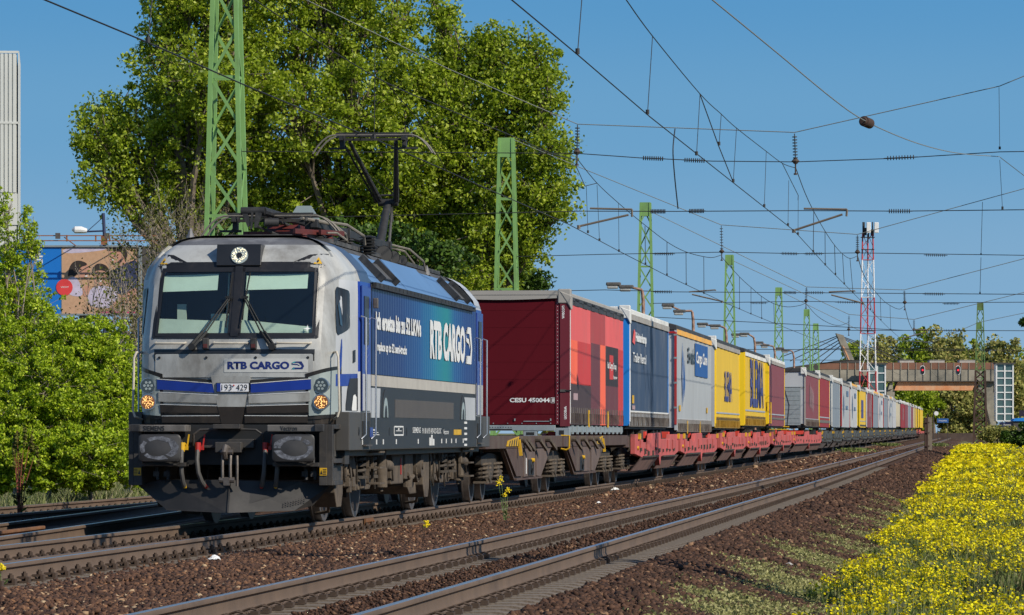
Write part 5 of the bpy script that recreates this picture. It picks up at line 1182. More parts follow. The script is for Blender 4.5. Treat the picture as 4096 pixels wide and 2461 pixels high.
for (xa, xb_, lab, sm, fm, rm, po, ex, bd) in (
 (3276, 3317, 'deep red curtain trailer with a yellow front edge and a pale band', 'deep red curtain', 'bright yellow wall', 'dark tarpaulin', 'bright yellow wall', None, [(1.92, 1.98, 'band grey'), (1.65, 1.80, 'dusty strap')]),
 (3328, 3358, 'plain grey curtain trailer with a thick white front corner, behind the deep red one', 'blue grey curtain', 'white tarpaulin', 'white tarpaulin', 'white tarpaulin', None, None),
 (3366, 3398, 'grey curtain trailer with a dark red front edge and blue squares', 'grey curtain', 'red trim', 'dark tarpaulin', 'red trim', xb, None),
 (3403, 3427, 'light grey trailer with white front post standing before the first far yellow trailer', 'light grey curtain', 'light grey wall', 'orange trim', 'white tarpaulin', xb, None),
 (3438, 3461, 'yellow trailer with bright yellow front wall standing alone between grey trailers', 'yellow curtain', 'bright yellow wall', 'dark tarpaulin', 'bright yellow wall', xy, [(1.85, 1.9, 'band grey'), (1.5, 1.62, 'dark tarpaulin')]),
 (3467, 3485, 'maroon trailer with a white front post and worn print, behind the lone yellow trailer', 'maroon curtain', 'white tarpaulin', 'white tarpaulin', 'white tarpaulin', xp, None),
 (3491, 3512, 'blue grey trailer with red front edge and orange roof rail', 'blue grey curtain', 'red trim', 'orange trim', 'red trim', None, None),
 (3515, 3531, 'light grey trailer with two blue squares in the far half of the train', 'light grey curtain', 'light grey wall', 'orange trim', 'white tarpaulin', xb, None),
 (3534, 3551, 'darker blue grey trailer with dark red post, second after the orange railed one', 'blue grey curtain', 'red trim', 'dark tarpaulin', 'red trim', None, None),
 (3555, 3567, 'grey trailer with a white post and an orange roof corner', 'grey curtain', 'white tarpaulin', 'orange trim', 'white tarpaulin', xb, None),
 (3570, 3583, 'plain light grey trailer just before the cream fronted one', 'light grey curtain', 'light grey wall', 'grey tarpaulin', None, None, None),
 (3604, 3617, 'maroon trailer with a stained cream front wall edged in red', 'deep red curtain', 'cream wall', 'white tarpaulin', 'red trim', xp, None),
 (3618, 3631, 'deep red trailer with white roof right behind the cream fronted one', 'maroon curtain', 'deep red curtain', 'white tarpaulin', 'red trim', None, None),
 (3633, 3641, 'short looking grey trailer between two red ones near the train end', 'blue grey curtain', 'light grey wall', 'grey tarpaulin', None, None, None),
 (3643, 3652, 'dull maroon trailer ahead of the far group of yellow trailers', 'maroon curtain', 'light grey wall', 'dark tarpaulin', None, None, None),
 (3654, 3661, 'beige trailer at the head of the far yellow group', 'beige curtain', 'cream wall', 'dark tarpaulin', None, None, None),
 (3664, 3674, 'yellow trailer with white roof, first of the far yellow group', 'yellow curtain', 'light grey wall', 'white tarpaulin', 'bright yellow wall', None, None),
 (3680, 3691, 'orange yellow trailer in the middle of the far yellow group', 'yellow curtain', 'bright yellow wall', 'grey tarpaulin', 'bright yellow wall', None, None),
 (3696, 3706, 'yellow trailer with a white corner cap near the end of the train', 'yellow curtain', 'white tarpaulin', 'white tarpaulin', 'bright yellow wall', None, None),
 (3711, 3719, 'white fronted trailer partly behind the concrete post', 'yellow curtain', 'white tarpaulin', 'white tarpaulin', 'white tarpaulin', None, None),
 (3724, 3731, 'last trailer of the train, yellow, beside the platform clock', 'bright yellow wall', 'bright yellow wall', 'white tarpaulin', None, None, None)):
    trailer(tx(xa), tx(xb_), lab, sm, fm, rm, post=po, band=bd, strap=False, zb_=1.42, extra=ex, detail=xa < 3480, zt=4.20, zr=4.40)
# --- wagons
def wag_bogie(parent, yc, mat='dust2', name='bogie'):
    b = empty(name, (0, yc, 0), parent=parent)
    for yy in (-.9, .9):
        mb = MB(); mb.cyl((-.7, yy, .46), (.7, yy, .46), .08, .08, 10, 0)
        for s_ in (1, -1): mb.cyl((s_*.69, yy, .46), (s_*.715, yy, .46), .49, .49, 28, 1); mb.cyl((s_*.715, yy, .46), (s_*.82, yy, .46), .46, .457, 28, 1); mb.cyl((s_*.822, yy, .46), (s_*.83, yy, .46), .37, .30, 24, 0); mb.cyl((s_*.83, yy, .46), (s_*.98, yy, .46), .1, .1, 14, 0)
        mb.build('wheelset', [M['wheel'], M['tyre']], b, smooth=True, ang=30)
    for s_ in (1, -1):
        mb = MB(); mb.prism([(-1.45, .66), (-1.45, .80), (-.35, .86), (.35, .86), (1.45, .80), (1.45, .66), (.45, .52), (.35, .40), (-.35, .40), (-.45, .52)], 'x', s_*.94, s_*1.06)
        for yy in (-.9, .9): mb.box(s_*.92, s_*1.12, yy-.13, yy+.13, .34, .64); mb.cyl((s_*1.12, yy, .46), (s_*1.16, yy, .46), .11, .1, 14)
        mb.build('bogie_frame', M[mat], b, bevel=.01)
        mb = MB()
        for yy in (-1.16, -.64, .64, 1.16): mb.coil((s_*1.03, yy, .38), .105, .30, 4, .024, 0, 10); mb.box(s_*.9, s_*1.15, yy-.13, yy+.13, .33, .37)
        mb.build('bogie_spring', M['dust'], b)
    MB().box(-.9, .9, -.2, .2, .5, .95).build('bolster', M[mat], b)
    return b
WB = troot('container_wagon', 0, 19.0, 0, label='brown articulated container wagon with yellow striped corners under the maroon swap body', cat='freight wagon', group='wagons of the freight train')
o19 = 19.0
mb = MB()
for s_ in (1, -1):
    mb.box(s_*1.14, s_*1.28, 0.0, 14.2, .94, 1.17); mb.box(s_*1.14, s_*1.28, 14.5, 31.4, .94, 1.17)
for y in (0.1, 4, 9, 13.9, 15, 20, 25, 31.2): mb.box(-1.14, 1.14, y, y+.2, .95, 1.15)
mb.box(-.3, .3, 0, 31.4, .85, 1.1); mb.build('main_frame', M['brownfr'], WB, bevel=.008)
for (a, b, c, d) in ((22.27, 24.18, 29.05, 31.21), (34.33, 36.36, 41.26, 43.74)):
    for s_ in (1, -1):
        mb = MB(); a, b, c, d = a, b, c, d
        mb.prism([(a-o19, .94), (b-o19, .35), (c-o19, .35), (d-o19, .94)], 'x', s_*1.16, s_*1.23, 0)
        mb.prism([(a-o19+.1, .94), (b-o19+.05, .42), (b-o19+1.2, .42), (b-o19+1.2, .94)], 'x', s_*1.23, s_*1.27, 0)
        mb.box(s_*1.235, s_*1.26, b-o19+1.5, c-o19-1.3, .40, .94, 1)  # pleat shading put into colour: lighter brown on the lit panels
        mb.prism([(c-o19-.9, .94), (c-o19-.9, .40), (c-o19-.05, .38), (d-o19-.1, .94)], 'x', s_*1.23, s_*1.25, 1)
        mb.box(s_*1.2, s_*1.275, b-o19, c-o19, .345, .38, 0); mb.build('side_panel', [M['brownfr'], M['brownlt']], WB)
for y in (5.6, 6.3, 8.6, 10.6, 16.2, 18.4, 20.3, 21.8):
    mb = MB(); mb.cyl((1.28, y, 1.10), (1.38, y, 1.10), .06, .06, 10); mb.bar((1.36, y, 1.10), (1.42, y+.75, .90), .05, .06); mb.build('locking_handle', M['dust'], WB, smooth=True)
for y in (4.2, 22.6):
    mb = MB(); mb.prism([(y-.9, .98), (y-.7, 1.08), (y+1.2, 1.16), (y+1.2, .98)], 'x', 1.285, 1.30); o = mb.build('yellow_striped_corner', M['yellow'], WB); mb = MB()
    for k in range(5): mb.prism([(y-.6+k*.4, .985), (y-.45+k*.4, .985), (y-.3+k*.4, 1.08+.015*k), (y-.45+k*.4, 1.07+.015*k)], 'x', 1.30, 1.303)
    mb.build('black_stripe', M['rubber'], o)
    MB().bar((1.3, y+1.15, 1.1), (1.34, y+1.15, .80), .06, .05).build('yellow_hook', M['yellow'], WB)
MB().tube([(1.25, 14.2, 1.17), (1.42, 14.2, 1.17), (1.42, 14.2, .92), (1.36, 14.2, .88), (1.25, 14.2, .90)], .02, 6).build('yellow_grab_rail', M['yellow'], WB, smooth=True)
for y in (8.1, 19.0): MB().cyl((1.26, y, .70), (1.32, y, .70), .045, .04, 12).build('yellow_knob', M['yellow'], WB)
mb = MB()
for y in (7.9, 18.8): mb.tube([(1.27, y, .68), (1.30, y-.1, .55), (1.28, y, .45), (1.28, y+.3, .50), (1.28, y+.3, .62)], .012, 5); mb.box(1.26, 1.275, y-.5, y+.5, .42, .72)
mb.build('brake_lever', M['rubber'], WB)
mb = MB(); mb.box(1.262, 1.266, 7.0, 7.12, .45, .75); mb.build('white_marking', M['whiteclean'], WB); MB().box(1.0, 1.30, -.05, .0, 1.03, 1.15).build('orange_marker', M['orange trim'], WB)
mb = MB(); mb.cyl((.875, -.55, 1.03), (.875, 0, 1.03), .1, .12, 14); mb.cyl((.875, -.6, 1.03), (.875, -.55, 1.03), .22, .22, 20); mb.cyl((-.875, -.55, 1.03), (-.875, 0, 1.03), .1, .12, 14); mb.cyl((-.875, -.6, 1.03), (-.875, -.55, 1.03), .22, .22, 20); mb.build('buffer', M['dust2'], WB)
for y in (2.7, 14.9, 27.1): wag_bogie(WB, y)
MB().box(-1.1, 1.1, .4, 31, .94, .96).build('deck', M['brownfr'], WB)
def pocket(parent, a, b, mR, mA, hot, o, big=True):
    """one pocket section from a to b (metres along the wagon)"""
    m_ = (a+b)/2
    mb = MB()
    for s_ in (1, -1):
        X0, X1 = s_*1.30, s_*1.42
        zt_, zl = 1.10, .62
        # stepped outline of the side wall, with the tall post in the middle
        pr = [(a-.6, .70), (a-.6, 1.18), (a+.4, 1.18), (a+.6, 1.05), (a+1.6, 1.05), (a+1.8, .98), (m_-3.4, .98), (m_-2.9, 1.20), (m_+.1, 1.22), (m_+.3, 1.06), (b-4.2, 1.06), (b-4.0, 1.18), (b-.9, 1.18), (b-.9, .70), (b-2.6, .60), (m_+.4, .60), (m_-.1, .36), (m_-.5, .62), (a+1.8, .60)]
        mb.prism(pr, 'x', X0, X1)
        for y in (a+.9, a+3.1, m_-1.7, m_+2.6, b-3.4): mb.box(X1, X1+s_*.03, y, y+.7, .78, 1.04)
    mb.build('side_wall', M[mR], parent, bevel=.01 if big else 0)
    mb = MB()
    for s_ in (1, -1):
        for (ya, yb_) in ((a+.9, m_-.9), (m_+.9, b-1.2)):
            ls = 1.0
            P0 = [(s_*1.40, ya+ls, .60), (s_*1.40, yb_+ls*.6, .60), (s_*1.12, yb_-ls, .33), (s_*1.12, ya-ls, .33)]
            P0 = [(s_*1.43, ya+.3, .61), (s_*1.43, yb_+.3, .61), (s_*1.20, yb_-.2, .27), (s_*1.20, ya-.2, .27)]
            mb.poly(P0 if s_ > 0 else P0[::-1]); mb.poly([(x-s_*.02, y, z) for x, y, z in (P0[::-1] if s_ > 0 else P0)])
    mb.box(-1.1, 1.1, a+.5, b-1.0, .28, .32); mb.build('sloping_apron', M[mA], parent)
    mb = MB(); rr_ = random.Random(int(a*3+o))
    for k in range(10): y = a+1.2+k*(b-a-3)/10+rr_.uniform(-.2, .2); mb.cbox((1.43, y, .70+rr_.uniform(0, .12)), (.05, rr_.uniform(.1, .4), rr_.uniform(.06, .16)))
    mb.bar((1.44, a+1.8, .62), (1.44, m_-1, .62), .04, .04); mb.bar((1.44, m_+.8, .60), (1.44, b-2, .60), .04, .04); mb.build('brake_gear', M['dust2'], parent)
    mb = MB()
    for y in (a+.35, b-1.3): mb.box(1.42, 1.47, y, y+.35, 1.06, 1.20)
    mb.cyl((1.4, a+.1, .84), (1.46, a+.1, .84), .05, .05, 8); mb.build('yellow_bracket', M['yellow'], parent)
    mb = MB()
    for y in (m_-3.0, b-2.5): mb.box(-1.25, 1.25, y, y+.5, 1.08, 1.25)
    mb.build('cross_member', M[hot], parent)
def wagon(a, b, c, d, label, mR, mA, hot, zg, big=True):
    r = troot('pocket_wagon', 0, a, zg, label=label, cat='freight wagon', group='wagons of the freight train')
    pocket(r, 0, b-a, mR, mA, hot, 1, big); pocket(r, c-a, d-a, mR, mA, hot, 2, big)
    if big:
        for y in (.1, (b+c)/2-a, d-a): wag_bogie(r, y)
        mb = MB(); mb.box(-1.28, 1.28, -1.6, -.6, .86, 1.12); mb.box(-.4, .4, -1.6, d-a+.8, .6, .8); mb.build('end_platform', M['brownfr' if mR == 'wred' else mR], r, bevel=.01)
    else:
        mb = MB()
        for y in (.1, (b+c)/2-a, d-a):
            for e in (-.9, .9): mb.cyl((-.8, y+e, .46), (.82, y+e, .46), .46, .46, 16)
        mb.build('wheel', M['wheel'], r)
        MB().box(-.9, .9, 0, d-a, .40, .9).build('underframe', M['sootdk'], r)
    return r
wagon(51.3, 67.2, 67.9, 85.6, 'faded red pocket wagon carrying the dark blue and the light grey trailers', 'wred', 'apron', 'wredhot', gz(68))
wagon(87.3, 103.0, 103.8, 121.6, 'faded red pocket wagon carrying the two large lettered yellow trailers', 'wred', 'apron', 'wredhot', gz(104))
wagon(123.5, 142.5, 143.5, 180.0, 'faded red pocket wagon carrying the two maroon trailers, last of the red wagons', 'wred', 'apron', 'wredhot', gz(150))
edges = [3276, 3322, 3362, 3400, 3432, 3464, 3488, 3513, 3533, 3553, 3569, 3604, 3618, 3642, 3663, 3677]
labs = ['dark grey pocket wagon nearest the red ones, under the deep red and white cornered trailers', 'dark grey pocket wagon under the trailers with blue squares', 'dark grey pocket wagon under the lone yellow trailer', 'dark grey pocket wagon under the orange railed grey trailer',
        'dark grey pocket wagon under the darker blue grey trailer', 'dark grey pocket wagon just before the cream fronted trailer', 'dark grey pocket wagon under the cream fronted trailer', 'grey pocket wagon ahead of the small far red wagon']
for k in range(0, 14, 2):
    q = [tx(x) for x in (edges[k], edges[k+1]-1, edges[k+1], edges[k+2]-1)]
    wagon(q[0], q[1], q[2], q[3], labs[k//2], 'wgrey', 'apron2', 'wgrey', gz((q[0]+q[3])/2), k < 6)
wagon(tx(3664), tx(3676), tx(3678), tx(3732), 'small far pocket wagon painted light red, under the last yellow trailers', 'wred', 'apron', 'wredhot', gz(560), False)
# ================================================================ masts, overhead line, lamps, tower, bridge
M['mgreen'] = mk('weathered green mast paint', (.185, .35, .105), .6, 0, .16, 1.2, (.10, .13, .05), .3)
M['mgreen2'] = mk('older olive mast paint', (.11, .20, .05), .65, 0, .2, 1.2, (.09, .06, .03), .4)
M['mrust'] = mk('rusty brown mast steel', (.060, .032, .022), .85, 0, .3, 2)
M['wire'] = mk('dark overhead wire', (.030, .030, .030), .6, .2, .1, 5); M['wire2'] = mk('grey stranded wire', (.20, .21, .19), .6, .2, .1, 5)
M['fitting'] = mk('rusty wire fitting', (.07, .048, .036), .8, 0, .3, 12); M['armtube'] = mk('dull register arm tube', (.16, .13, .10), .7, .2, .2, 6)
def lattice(mb, h, wb, wt, m=0, seg=1.15, leg=.105, dz0=0.0):
    hw = lambda z: (wb+(wt-wb)*z/h)/2
    cs = ((-1, -1), (1, -1), (1, 1), (-1, 1))
    for a, b in cs: mb.bar((a*hw(0), b*hw(0), 0), (a*hw(h), b*hw(h), h), leg, leg, m)
    n = max(3, int(h/seg))
    for k in range(n):
        z0, z1 = h*k/n, h*(k+1)/n
        for i in range(4):
            a, b = cs[i], cs[(i+1) % 4]
            p = lambda c, z: Vector((c[0]*hw(z), c[1]*hw(z), z))
            if (k+i) % 2: mb.bar(p(a, z0), p(b, z1), .02, leg*.72, m)
            else: mb.bar(p(b, z0), p(a, z1), .02, leg*.72, m)
            mb.bar(p(a, (z0+z1)/2+.0), p(b, z1 if (k+i) % 2 == 0 else z1), .012, leg*.4, m) if False else None
            if k % 3 == 0: mb.bar(p(a, z0), p(b, z0), .02, leg*.7, m)
def mast(t_, w_, zb, ztop, label, wb=1.15, wt=.52, mat='mgreen', low=None, lowh=0, name='overhead_line_mast', plate=True):
    r = troot(name, w_, t_, zb, label=label, cat='lattice mast', group='lattice masts of the overhead line')
    h = ztop-zb
    if low:
        k = lowh/h; mb = MB(); lattice(mb, lowh, wb, wb+(wt-wb)*k, seg=.8, leg=.2); mb.build('rusty_lower_lattice', M[low], r)
        mb = MB(); lattice(mb, h-lowh, wb+(wt-wb)*k, wt); mb.build('lattice', M[mat], r, loc=(0, 0, lowh))
    else:
        mb = MB(); lattice(mb, h, wb, wt); mb.build('lattice', M[mat], r)
    if plate: MB().box(-wt/2-.03, wt/2+.03, -wt/2-.03, wt/2+.03, h-.75, h+.02).build('top_plate', M[mat], r)
    MB().box(-wb*.7, wb*.7, -wb*.7, wb*.7, -.6, .15).build('concrete_foot', M['concrete'], r)
    return r
WM = -9.0
ml = ('tall bright green lattice mast right behind the locomotive cab', 'green lattice mast partly hidden by leaves behind the maroon swap body', 'green lattice mast with solid top behind the dark blue trailer', 'green lattice mast behind the yellow trailers, fourth along the train', 'slender green lattice mast behind the last red wagon', 'far green lattice mast, left one of the close pair', 'far green lattice mast, right and shorter one of the close pair')
mx_ = [(905, -300), (2026, 555), (2582, 812), (2918, 1021), (3115, 1151), (3227, 1238), (3263, 1295)]
mt = []
for (x, y), lb in zip(mx_, ml):
    t_, z_ = side(x, y, WM); mt.append(t_); mast(t_, WM, gz(t_)-.3, min(z_, 14.6+gz(t_)) if y > 0 else 13.6, lb)
tm, zm = at(3921, 1212, 450), 0
rb = at(3921, 1212, 450)
def wt_of(v): dx, dy = v[0]-O[0], v[1]-O[1]; return dx*R[0]+dy*R[1], dx*D[0]+dy*D[1]
w_, t_ = wt_of(rb); mast(t_, w_, .1, rb.z, 'green topped and rust brown lattice mast at right in front of the footbridge', wb=1.35, wt=.55, mat='mgreen2', low='mrust', lowh=7.5)
rb = at(3916, 1290, 500); w_, t_ = wt_of(rb); mast(t_, w_, .1, rb.z, 'second green mast standing just behind the rust brown one at right', mat='mgreen2')
rb = at(4071, 1423, 740); w_, t_ = wt_of(rb); mast(t_, w_, .5, rb.z, 'small far olive mast at the right edge beside the lift tower', mat='mgreen2')
for t_, lb in ((-13.5, 'green lattice mast just outside the view at right, shading the rails before the locomotive'), (50.5, 'green lattice mast outside the view at right, opposite the tall mast behind the cab'), (117, 'green lattice mast outside the view at right, opposite the mast among the leaves'), (190, 'green lattice mast outside the view at right, opposite the dark blue trailer')):
    mast(t_, 12.9, ghz(12.9, t_), 13.6+gz(t_), lb)
def wires(mb, pts, r_=.012, n=4, m=0): mb.tube(pts, r_, n, m)
def smooth(pts, k=5):
    out = []
    P_ = [Vector(p) for p in pts]
    for i in range(len(P_)-1):
        p0, p1, p2, p3 = P_[max(i-1, 0)], P_[i], P_[i+1], P_[min(i+2, len(P_)-1)]
        for j in range(k):
            u = j/k; out.append(.5*((2*p1)+(-p0+p2)*u+(2*p0-5*p1+4*p2-p3)*u*u+(-p0+3*p1-3*p2+p3)*u**3))
    out.append(P_[-1]); return out
def kz(x, y, z):
    Y = F*(z-CH)/(H-y); return Vector(((x-CX)/F*Y, Y, z))
def sw_(x, y, w_): t_, z = side(x, y, w_); return W2(w_, t_, z)
def hs(x, y, t_): w_, z = front(x, y, t_); return W2(w_, t_, z)
def ins_string(mb, a, b, r_=.05, n=9, m=0):
    r_ = r_*.72
    a = Vector(a); b = Vector(b); mb.cyl(a, b, r_*.35, r_*.35, 6, m); d = (b-a)
    for k in range(n): p = a+d*(.12+.76*k/(n-1)); mb.cyl(p-d.normalized()*.012, p+d.normalized()*.012, r_*1.5, r_*1.5, 8, m)
def headspan(t_, up, mid, low, vert, strings, arms, label, wr=.012, sc=1.0):
    r = empty('headspan', W2(0, t_), label=label, cat='headspan wires', group='headspans carrying the overhead line'); off = W2(0, t_)
    L = lambda x, y: hs(x, y, t_)-off
    for nm, pl, mt_ in (('upper_span_wire', up, 'wire2'), ('middle_span_wire', mid, 'wire'), ('lower_span_wire', low, 'wire')):
        mb = MB(); wires(mb, [L(*p) for p in pl], wr); mb.build(nm, M[mt_], r)
    for a, b in vert:
        mb = MB(); ins_string(mb, L(*a), L(*b), .055*sc, 8); mb.build('hanging_insulator', M['sootdk'], r)
        mb = MB(); q = L(*b); mb.tube([q+Vector((0, 0, .09*sc)), q, q+Vector((0, 0, -.07*sc))], [.02*sc, .10*sc, .04*sc], 8); mb.tube([q, q+Vector((0, 0, -.32*sc))], .02*sc, 5); mb.cyl(q+Vector((-.0, 0, -.34*sc)), q+Vector((0, 0, -.30*sc)), .05*sc, .05*sc, 6); mb.build('suspension_clamp', M['fitting'], r)
    for a, b in strings:
        mb = MB(); ins_string(mb, L(*a), L(*b), .05*sc, 10); mb.build('insulator', M['sootdk'], r)
    for (a, b, c, d, e) in arms:      # top tube a-b, drop b-c, lower arm d-e
        mb = MB(); mb.tube([L(*a), L(*b)], .028*sc, 6); mb.tube([L(*b), L(*c)], .03*sc, 6); mb.tube([L(*d), L(*e)], .03*sc, 6); mb.cyl(L(*e)+Vector((0, 0, .03)), L(*e)+Vector((0, 0, -.06)), .05*sc, .05*sc, 6)
        mb.build('registration_arm', M['armtube'], r)
    return r
headspan(mt[0], [(910, -147), (1225, 0), (1800, 279), (2310, 497), (3178, 530), (3998, 345), (4400, 180)], [(955, 606), (2308, 614), (2560, 632), (2850, 645), (3182, 648), (3600, 633), (3998, 608), (4400, 602)],
 [(960, 877), (2315, 845), (2700, 846), (3200, 843), (3600, 845), (4400, 836)], [((2310, 500), (2308, 608)), ((3178, 535), (3182, 645))],
 [((2562, 632), (2662, 636)), ((2728, 640), (2828, 644)), ((3535, 634), (3670, 628)), ((2596, 846), (2668, 846)), ((2750, 845), (2822, 844)), ((3545, 845), (3650, 845))],
 [((2360, 834), (2528, 838), (2528, 868), (2514, 860), (2315, 906)), ((3215, 835), (3388, 838), (3386, 866), (3370, 858), (3175, 922))], 'nearest headspan of wires, from the tall mast behind the cab to the right edge', .011)
headspan(mt[1], [(2040, 553), (2327, 673), (2885, 900), (3430, 938), (4096, 755), (4400, 672)], [(2065, 1027), (2405, 1018), (2887, 1009), (3200, 1015), (3430, 1012), (4400, 1026)], [(2070, 1168), (2418, 1160), (2700, 1168), (3200, 1171), (4400, 1180)],
 [((2885, 903), (2887, 1006)), ((3430, 941), (3430, 1008))], [((2610, 1016), (2700, 1016)), ((3120, 1014), (3195, 1016)), ((3215, 1016), (3295, 1015)), ((3695, 1020), (3790, 1022)), ((2612, 1168), (2695, 1168)), ((3130, 1170), (3190, 1171)), ((3215, 1171), (3300, 1171)), ((3690, 1176), (3780, 1177))],
 [((2756, 1168), (2862, 1160), (2862, 1164), (2768, 1178), (2888, 1206)), ((3315, 1168), (3420, 1164), (3420, 1167), (3325, 1180), (3452, 1213))], 'second headspan of wires, from the mast among the leaves to the right edge', .014, 1.1)
headspan(mt[2], [(2590, 840), (3226, 1148), (3617, 1160), (4096, 1035), (4300, 980)], [(2600, 1214), (3222, 1206), (3617, 1212), (4300, 1208)], [(2600, 1268), (3222, 1300), (3617, 1322), (4300, 1324)], [((3226, 1150), (3224, 1204)), ((3617, 1163), (3619, 1210))],
 [((3000, 1212), (3070, 1212)), ((3340, 1209), (3450, 1211)), ((3770, 1215), (3838, 1215)), ((3770, 1322), (3850, 1323))], [((3650, 1318), (3708, 1320), (3708, 1334), (3700, 1330), (3612, 1354))], 'third headspan of wires, from the mast behind the dark blue trailer', .018, 1.3)
headspan(mt[3], [(2925, 1040), (3396, 1258), (3656, 1278), (3908, 1216), (4300, 1120)], [(2930, 1325), (3396, 1322), (3656, 1322), (4300, 1324)], [(2940, 1398), (3396, 1399), (3656, 1402), (4300, 1406)], [((3396, 1262), (3395, 1318)), ((3656, 1280), (3656, 1318))], [((3440, 1323), (3500, 1324)), ((3800, 1402), (3850, 1403))], [], 'fourth headspan of wires, low over the far half of the train', .022, 1.4)
headspan(mt[4], [(3120, 1165), (3510, 1358), (3730, 1370), (3915, 1290), (4300, 1210)], [(3120, 1400), (3510, 1392), (3730, 1396), (4300, 1404)], [(3120, 1440), (3510, 1442), (4300, 1446)], [((3510, 1360), (3510, 1390))], [], [], 'farthest headspan of wires, just above the footbridge', .024, 1.5)
def ohl(label, parts, droppers):
    r = empty('overhead_line', (0, 0, 0), label=label, cat='overhead line')
    for nm, pts, mt_, rr_ in parts: mb = MB(); wires(mb, pts, rr_); mb.build(nm, M[mt_], r)
    for a, b in droppers:
        mb = MB(); mb.tube([a, b], .006 if a.y < 130 else .010, 4); mb.cyl(b+Vector((0, 0, .07)), b, .03, .03, 6); mb.build('dropper', M['wire'], r)
    return r
CW = 6.1
A = lambda x, y: sw_(x, y, KA); B = lambda x, y: sw_(x, y, 0.0)
cA = [kz(x, y, CW+gz(z_)) for x, y, z_ in ((1700, -285, 0), (2047, 0, 0), (2310, 219, 0), (2600, 468, 10), (2934, 732, 30), (3176, 923, 50), (3303, 1062, 80), (3452, 1212, 110), (3560, 1318, 180), (3620, 1370, 230), (3680, 1440, 330), (3760, 1520, 480))]
mA = smooth([A(*p) for p in ((2440, -95), (2505, 0), (2610, 145), (2800, 376), (2885, 457), (2945, 512), (3060, 602), (3130, 654), (3181, 672))])
mA2 = smooth([A(*p) for p in ((3183, 672), (3218, 767), (3255, 846), (3300, 925), (3338, 981), (3370, 1016), (3400, 1034), (3430, 1024))])
mA3 = smooth([A(*p) for p in ((3431, 1026), (3460, 1110), (3521, 1190), (3560, 1222), (3597, 1237), (3618, 1224))]); mA4 = smooth([A(*p) for p in ((3619, 1226), (3640, 1300), (3680, 1360), (3710, 1372), (3730, 1366))])
ohl('overhead line of the nearest track: contact wire, sagging messenger wire and droppers', [('contact_wire', cA, 'wire', .011), ('messenger_wire', mA, 'wire', .010), ('messenger_wire', mA2, 'wire', .012), ('messenger_wire', mA3, 'wire', .016), ('messenger_wire', mA4, 'wire', .02), ('stitch_wire', [A(2800, 378), A(2874, 583), A(2934, 732)], 'wire', .010), ('stitch_wire', [A(3130, 656), A(3193, 782), A(3152+40, 800)], 'wire', .010), ('feeder_jumper', smooth([A(2700, 516), A(2692, 600), A(2698, 700), A(2712, 835)]), 'wire', .010)],
 [(A(*a), A(*b)) for a, b in (((2328, -10), (2310, 217)), ((2610, 147), (2590, 458)), ((2800, 380), (2786, 622)), ((2885, 458), (2876, 582)), ((2946, 514), (2933, 730)), ((3065, 607), (3057, 829)), ((3155, 722), (3152, 904)), ((3193, 790), (3192, 940)), ((3255, 846), (3253, 1010)), ((3300, 925), (3301, 1062)), ((3338, 981), (3342, 1100)), ((3370, 1016), (3377, 1138)), ((3400, 1034), (3412, 1172)), ((3521, 1190), (3524, 1282)), ((3560, 1222), (3563, 1320)), ((3480, 1145), (3482, 1240)))])
cB = [kz(x, y, CW+gz(z_)) for x, y, z_ in ((-120, -125, 0), (180, 0, 0), (590, 170, 0), (1000, 350, 0), (1497, 556, 10), (1900, 734, 20), (2273, 897, 50), (2476, 1005, 65), (2667, 1103, 80), (2888, 1206, 110), (3004, 1256, 130), (3088, 1290, 160), (3240, 1350, 210), (3400, 1410, 300), (3600, 1500, 480))]
mB = smooth([B(*p) for p in ((700, -205), (1018, 0), (1300, 185), (1545, 331), (1800, 441), (2058, 548), (2200, 612), (2306, 640))]); mB2 = smooth([B(*p) for p in ((2312, 640), (2388, 733), (2474, 813), (2560, 885), (2668, 968), (2744, 1008), (2815, 1027), (2853, 1030), (2886, 1020))])
mB3 = smooth([B(*p) for p in ((2888, 1030), (2958, 1108), (3004, 1150), (3045, 1185), (3095, 1215), (3150, 1228), (3200, 1222), (3223, 1212))]); mB4 = smooth([B(*p) for p in ((3225, 1216), (3270, 1265), (3320, 1295), (3360, 1302), (3395, 1290))])
ohl('overhead line of the middle track, touching the pantograph of the locomotive', [('contact_wire', cB, 'wire', .011), ('messenger_wire', mB, 'wire', .010), ('messenger_wire', mB2, 'wire', .012), ('messenger_wire', mB3, 'wire', .015), ('messenger_wire', mB4, 'wire', .018), ('stitch_wire', [B(1545, 331), B(1665, 470), B(1790, 690)], 'wire', .010), ('stitch_wire', [B(2300, 655), B(2340, 745), B(2388, 733)], 'wire', .010)],
 [(B(*a), B(*b)) for a, b in (((609, -8), (592, 172)), ((1500, 165), (1497, 555)), ((2345, 745), (2352, 933)), ((2388, 740), (2398, 965)), ((2474, 813), (2476, 1008)), ((2580, 905), (2582, 1060)), ((2668, 968), (2668, 1103)), ((2744, 1008), (2745, 1140)), ((2815, 1027), (2816, 1176)), ((2958, 1108), (2958, 1238)), ((3004, 1150), (3004, 1258)), ((3045, 1185), (3047, 1276)), ((3095, 1215), (3097, 1294)))])
def Cc(x, y): return at(x, y, 66+(x-2850)*44/1148 if x > 2850 else 66)
r = ohl('free wire of the right hand track crossing the upper right sky', [('messenger_wire', smooth([Cc(*p) for p in ((2700, -125), (2850, 0), (3100, 205), (3334, 398), (3455, 481), (3600, 548), (3724, 590), (3845, 615), (3998, 627))]), 'wire2', .011), ('messenger_wire', [Cc(4001, 630), Cc(4096, 703), Cc(4250, 830)], 'wire2', .011)], [(hs(3996, 350, mt[0]), hs(3999, 598, mt[0])), (hs(3999, 640, mt[0]), hs(4010, 838, mt[0])), (hs(3930, 808, mt[1]), hs(3924, 1020, mt[1])), (hs(3924, 1030, mt[1]), hs(3920, 1175, mt[1]))])
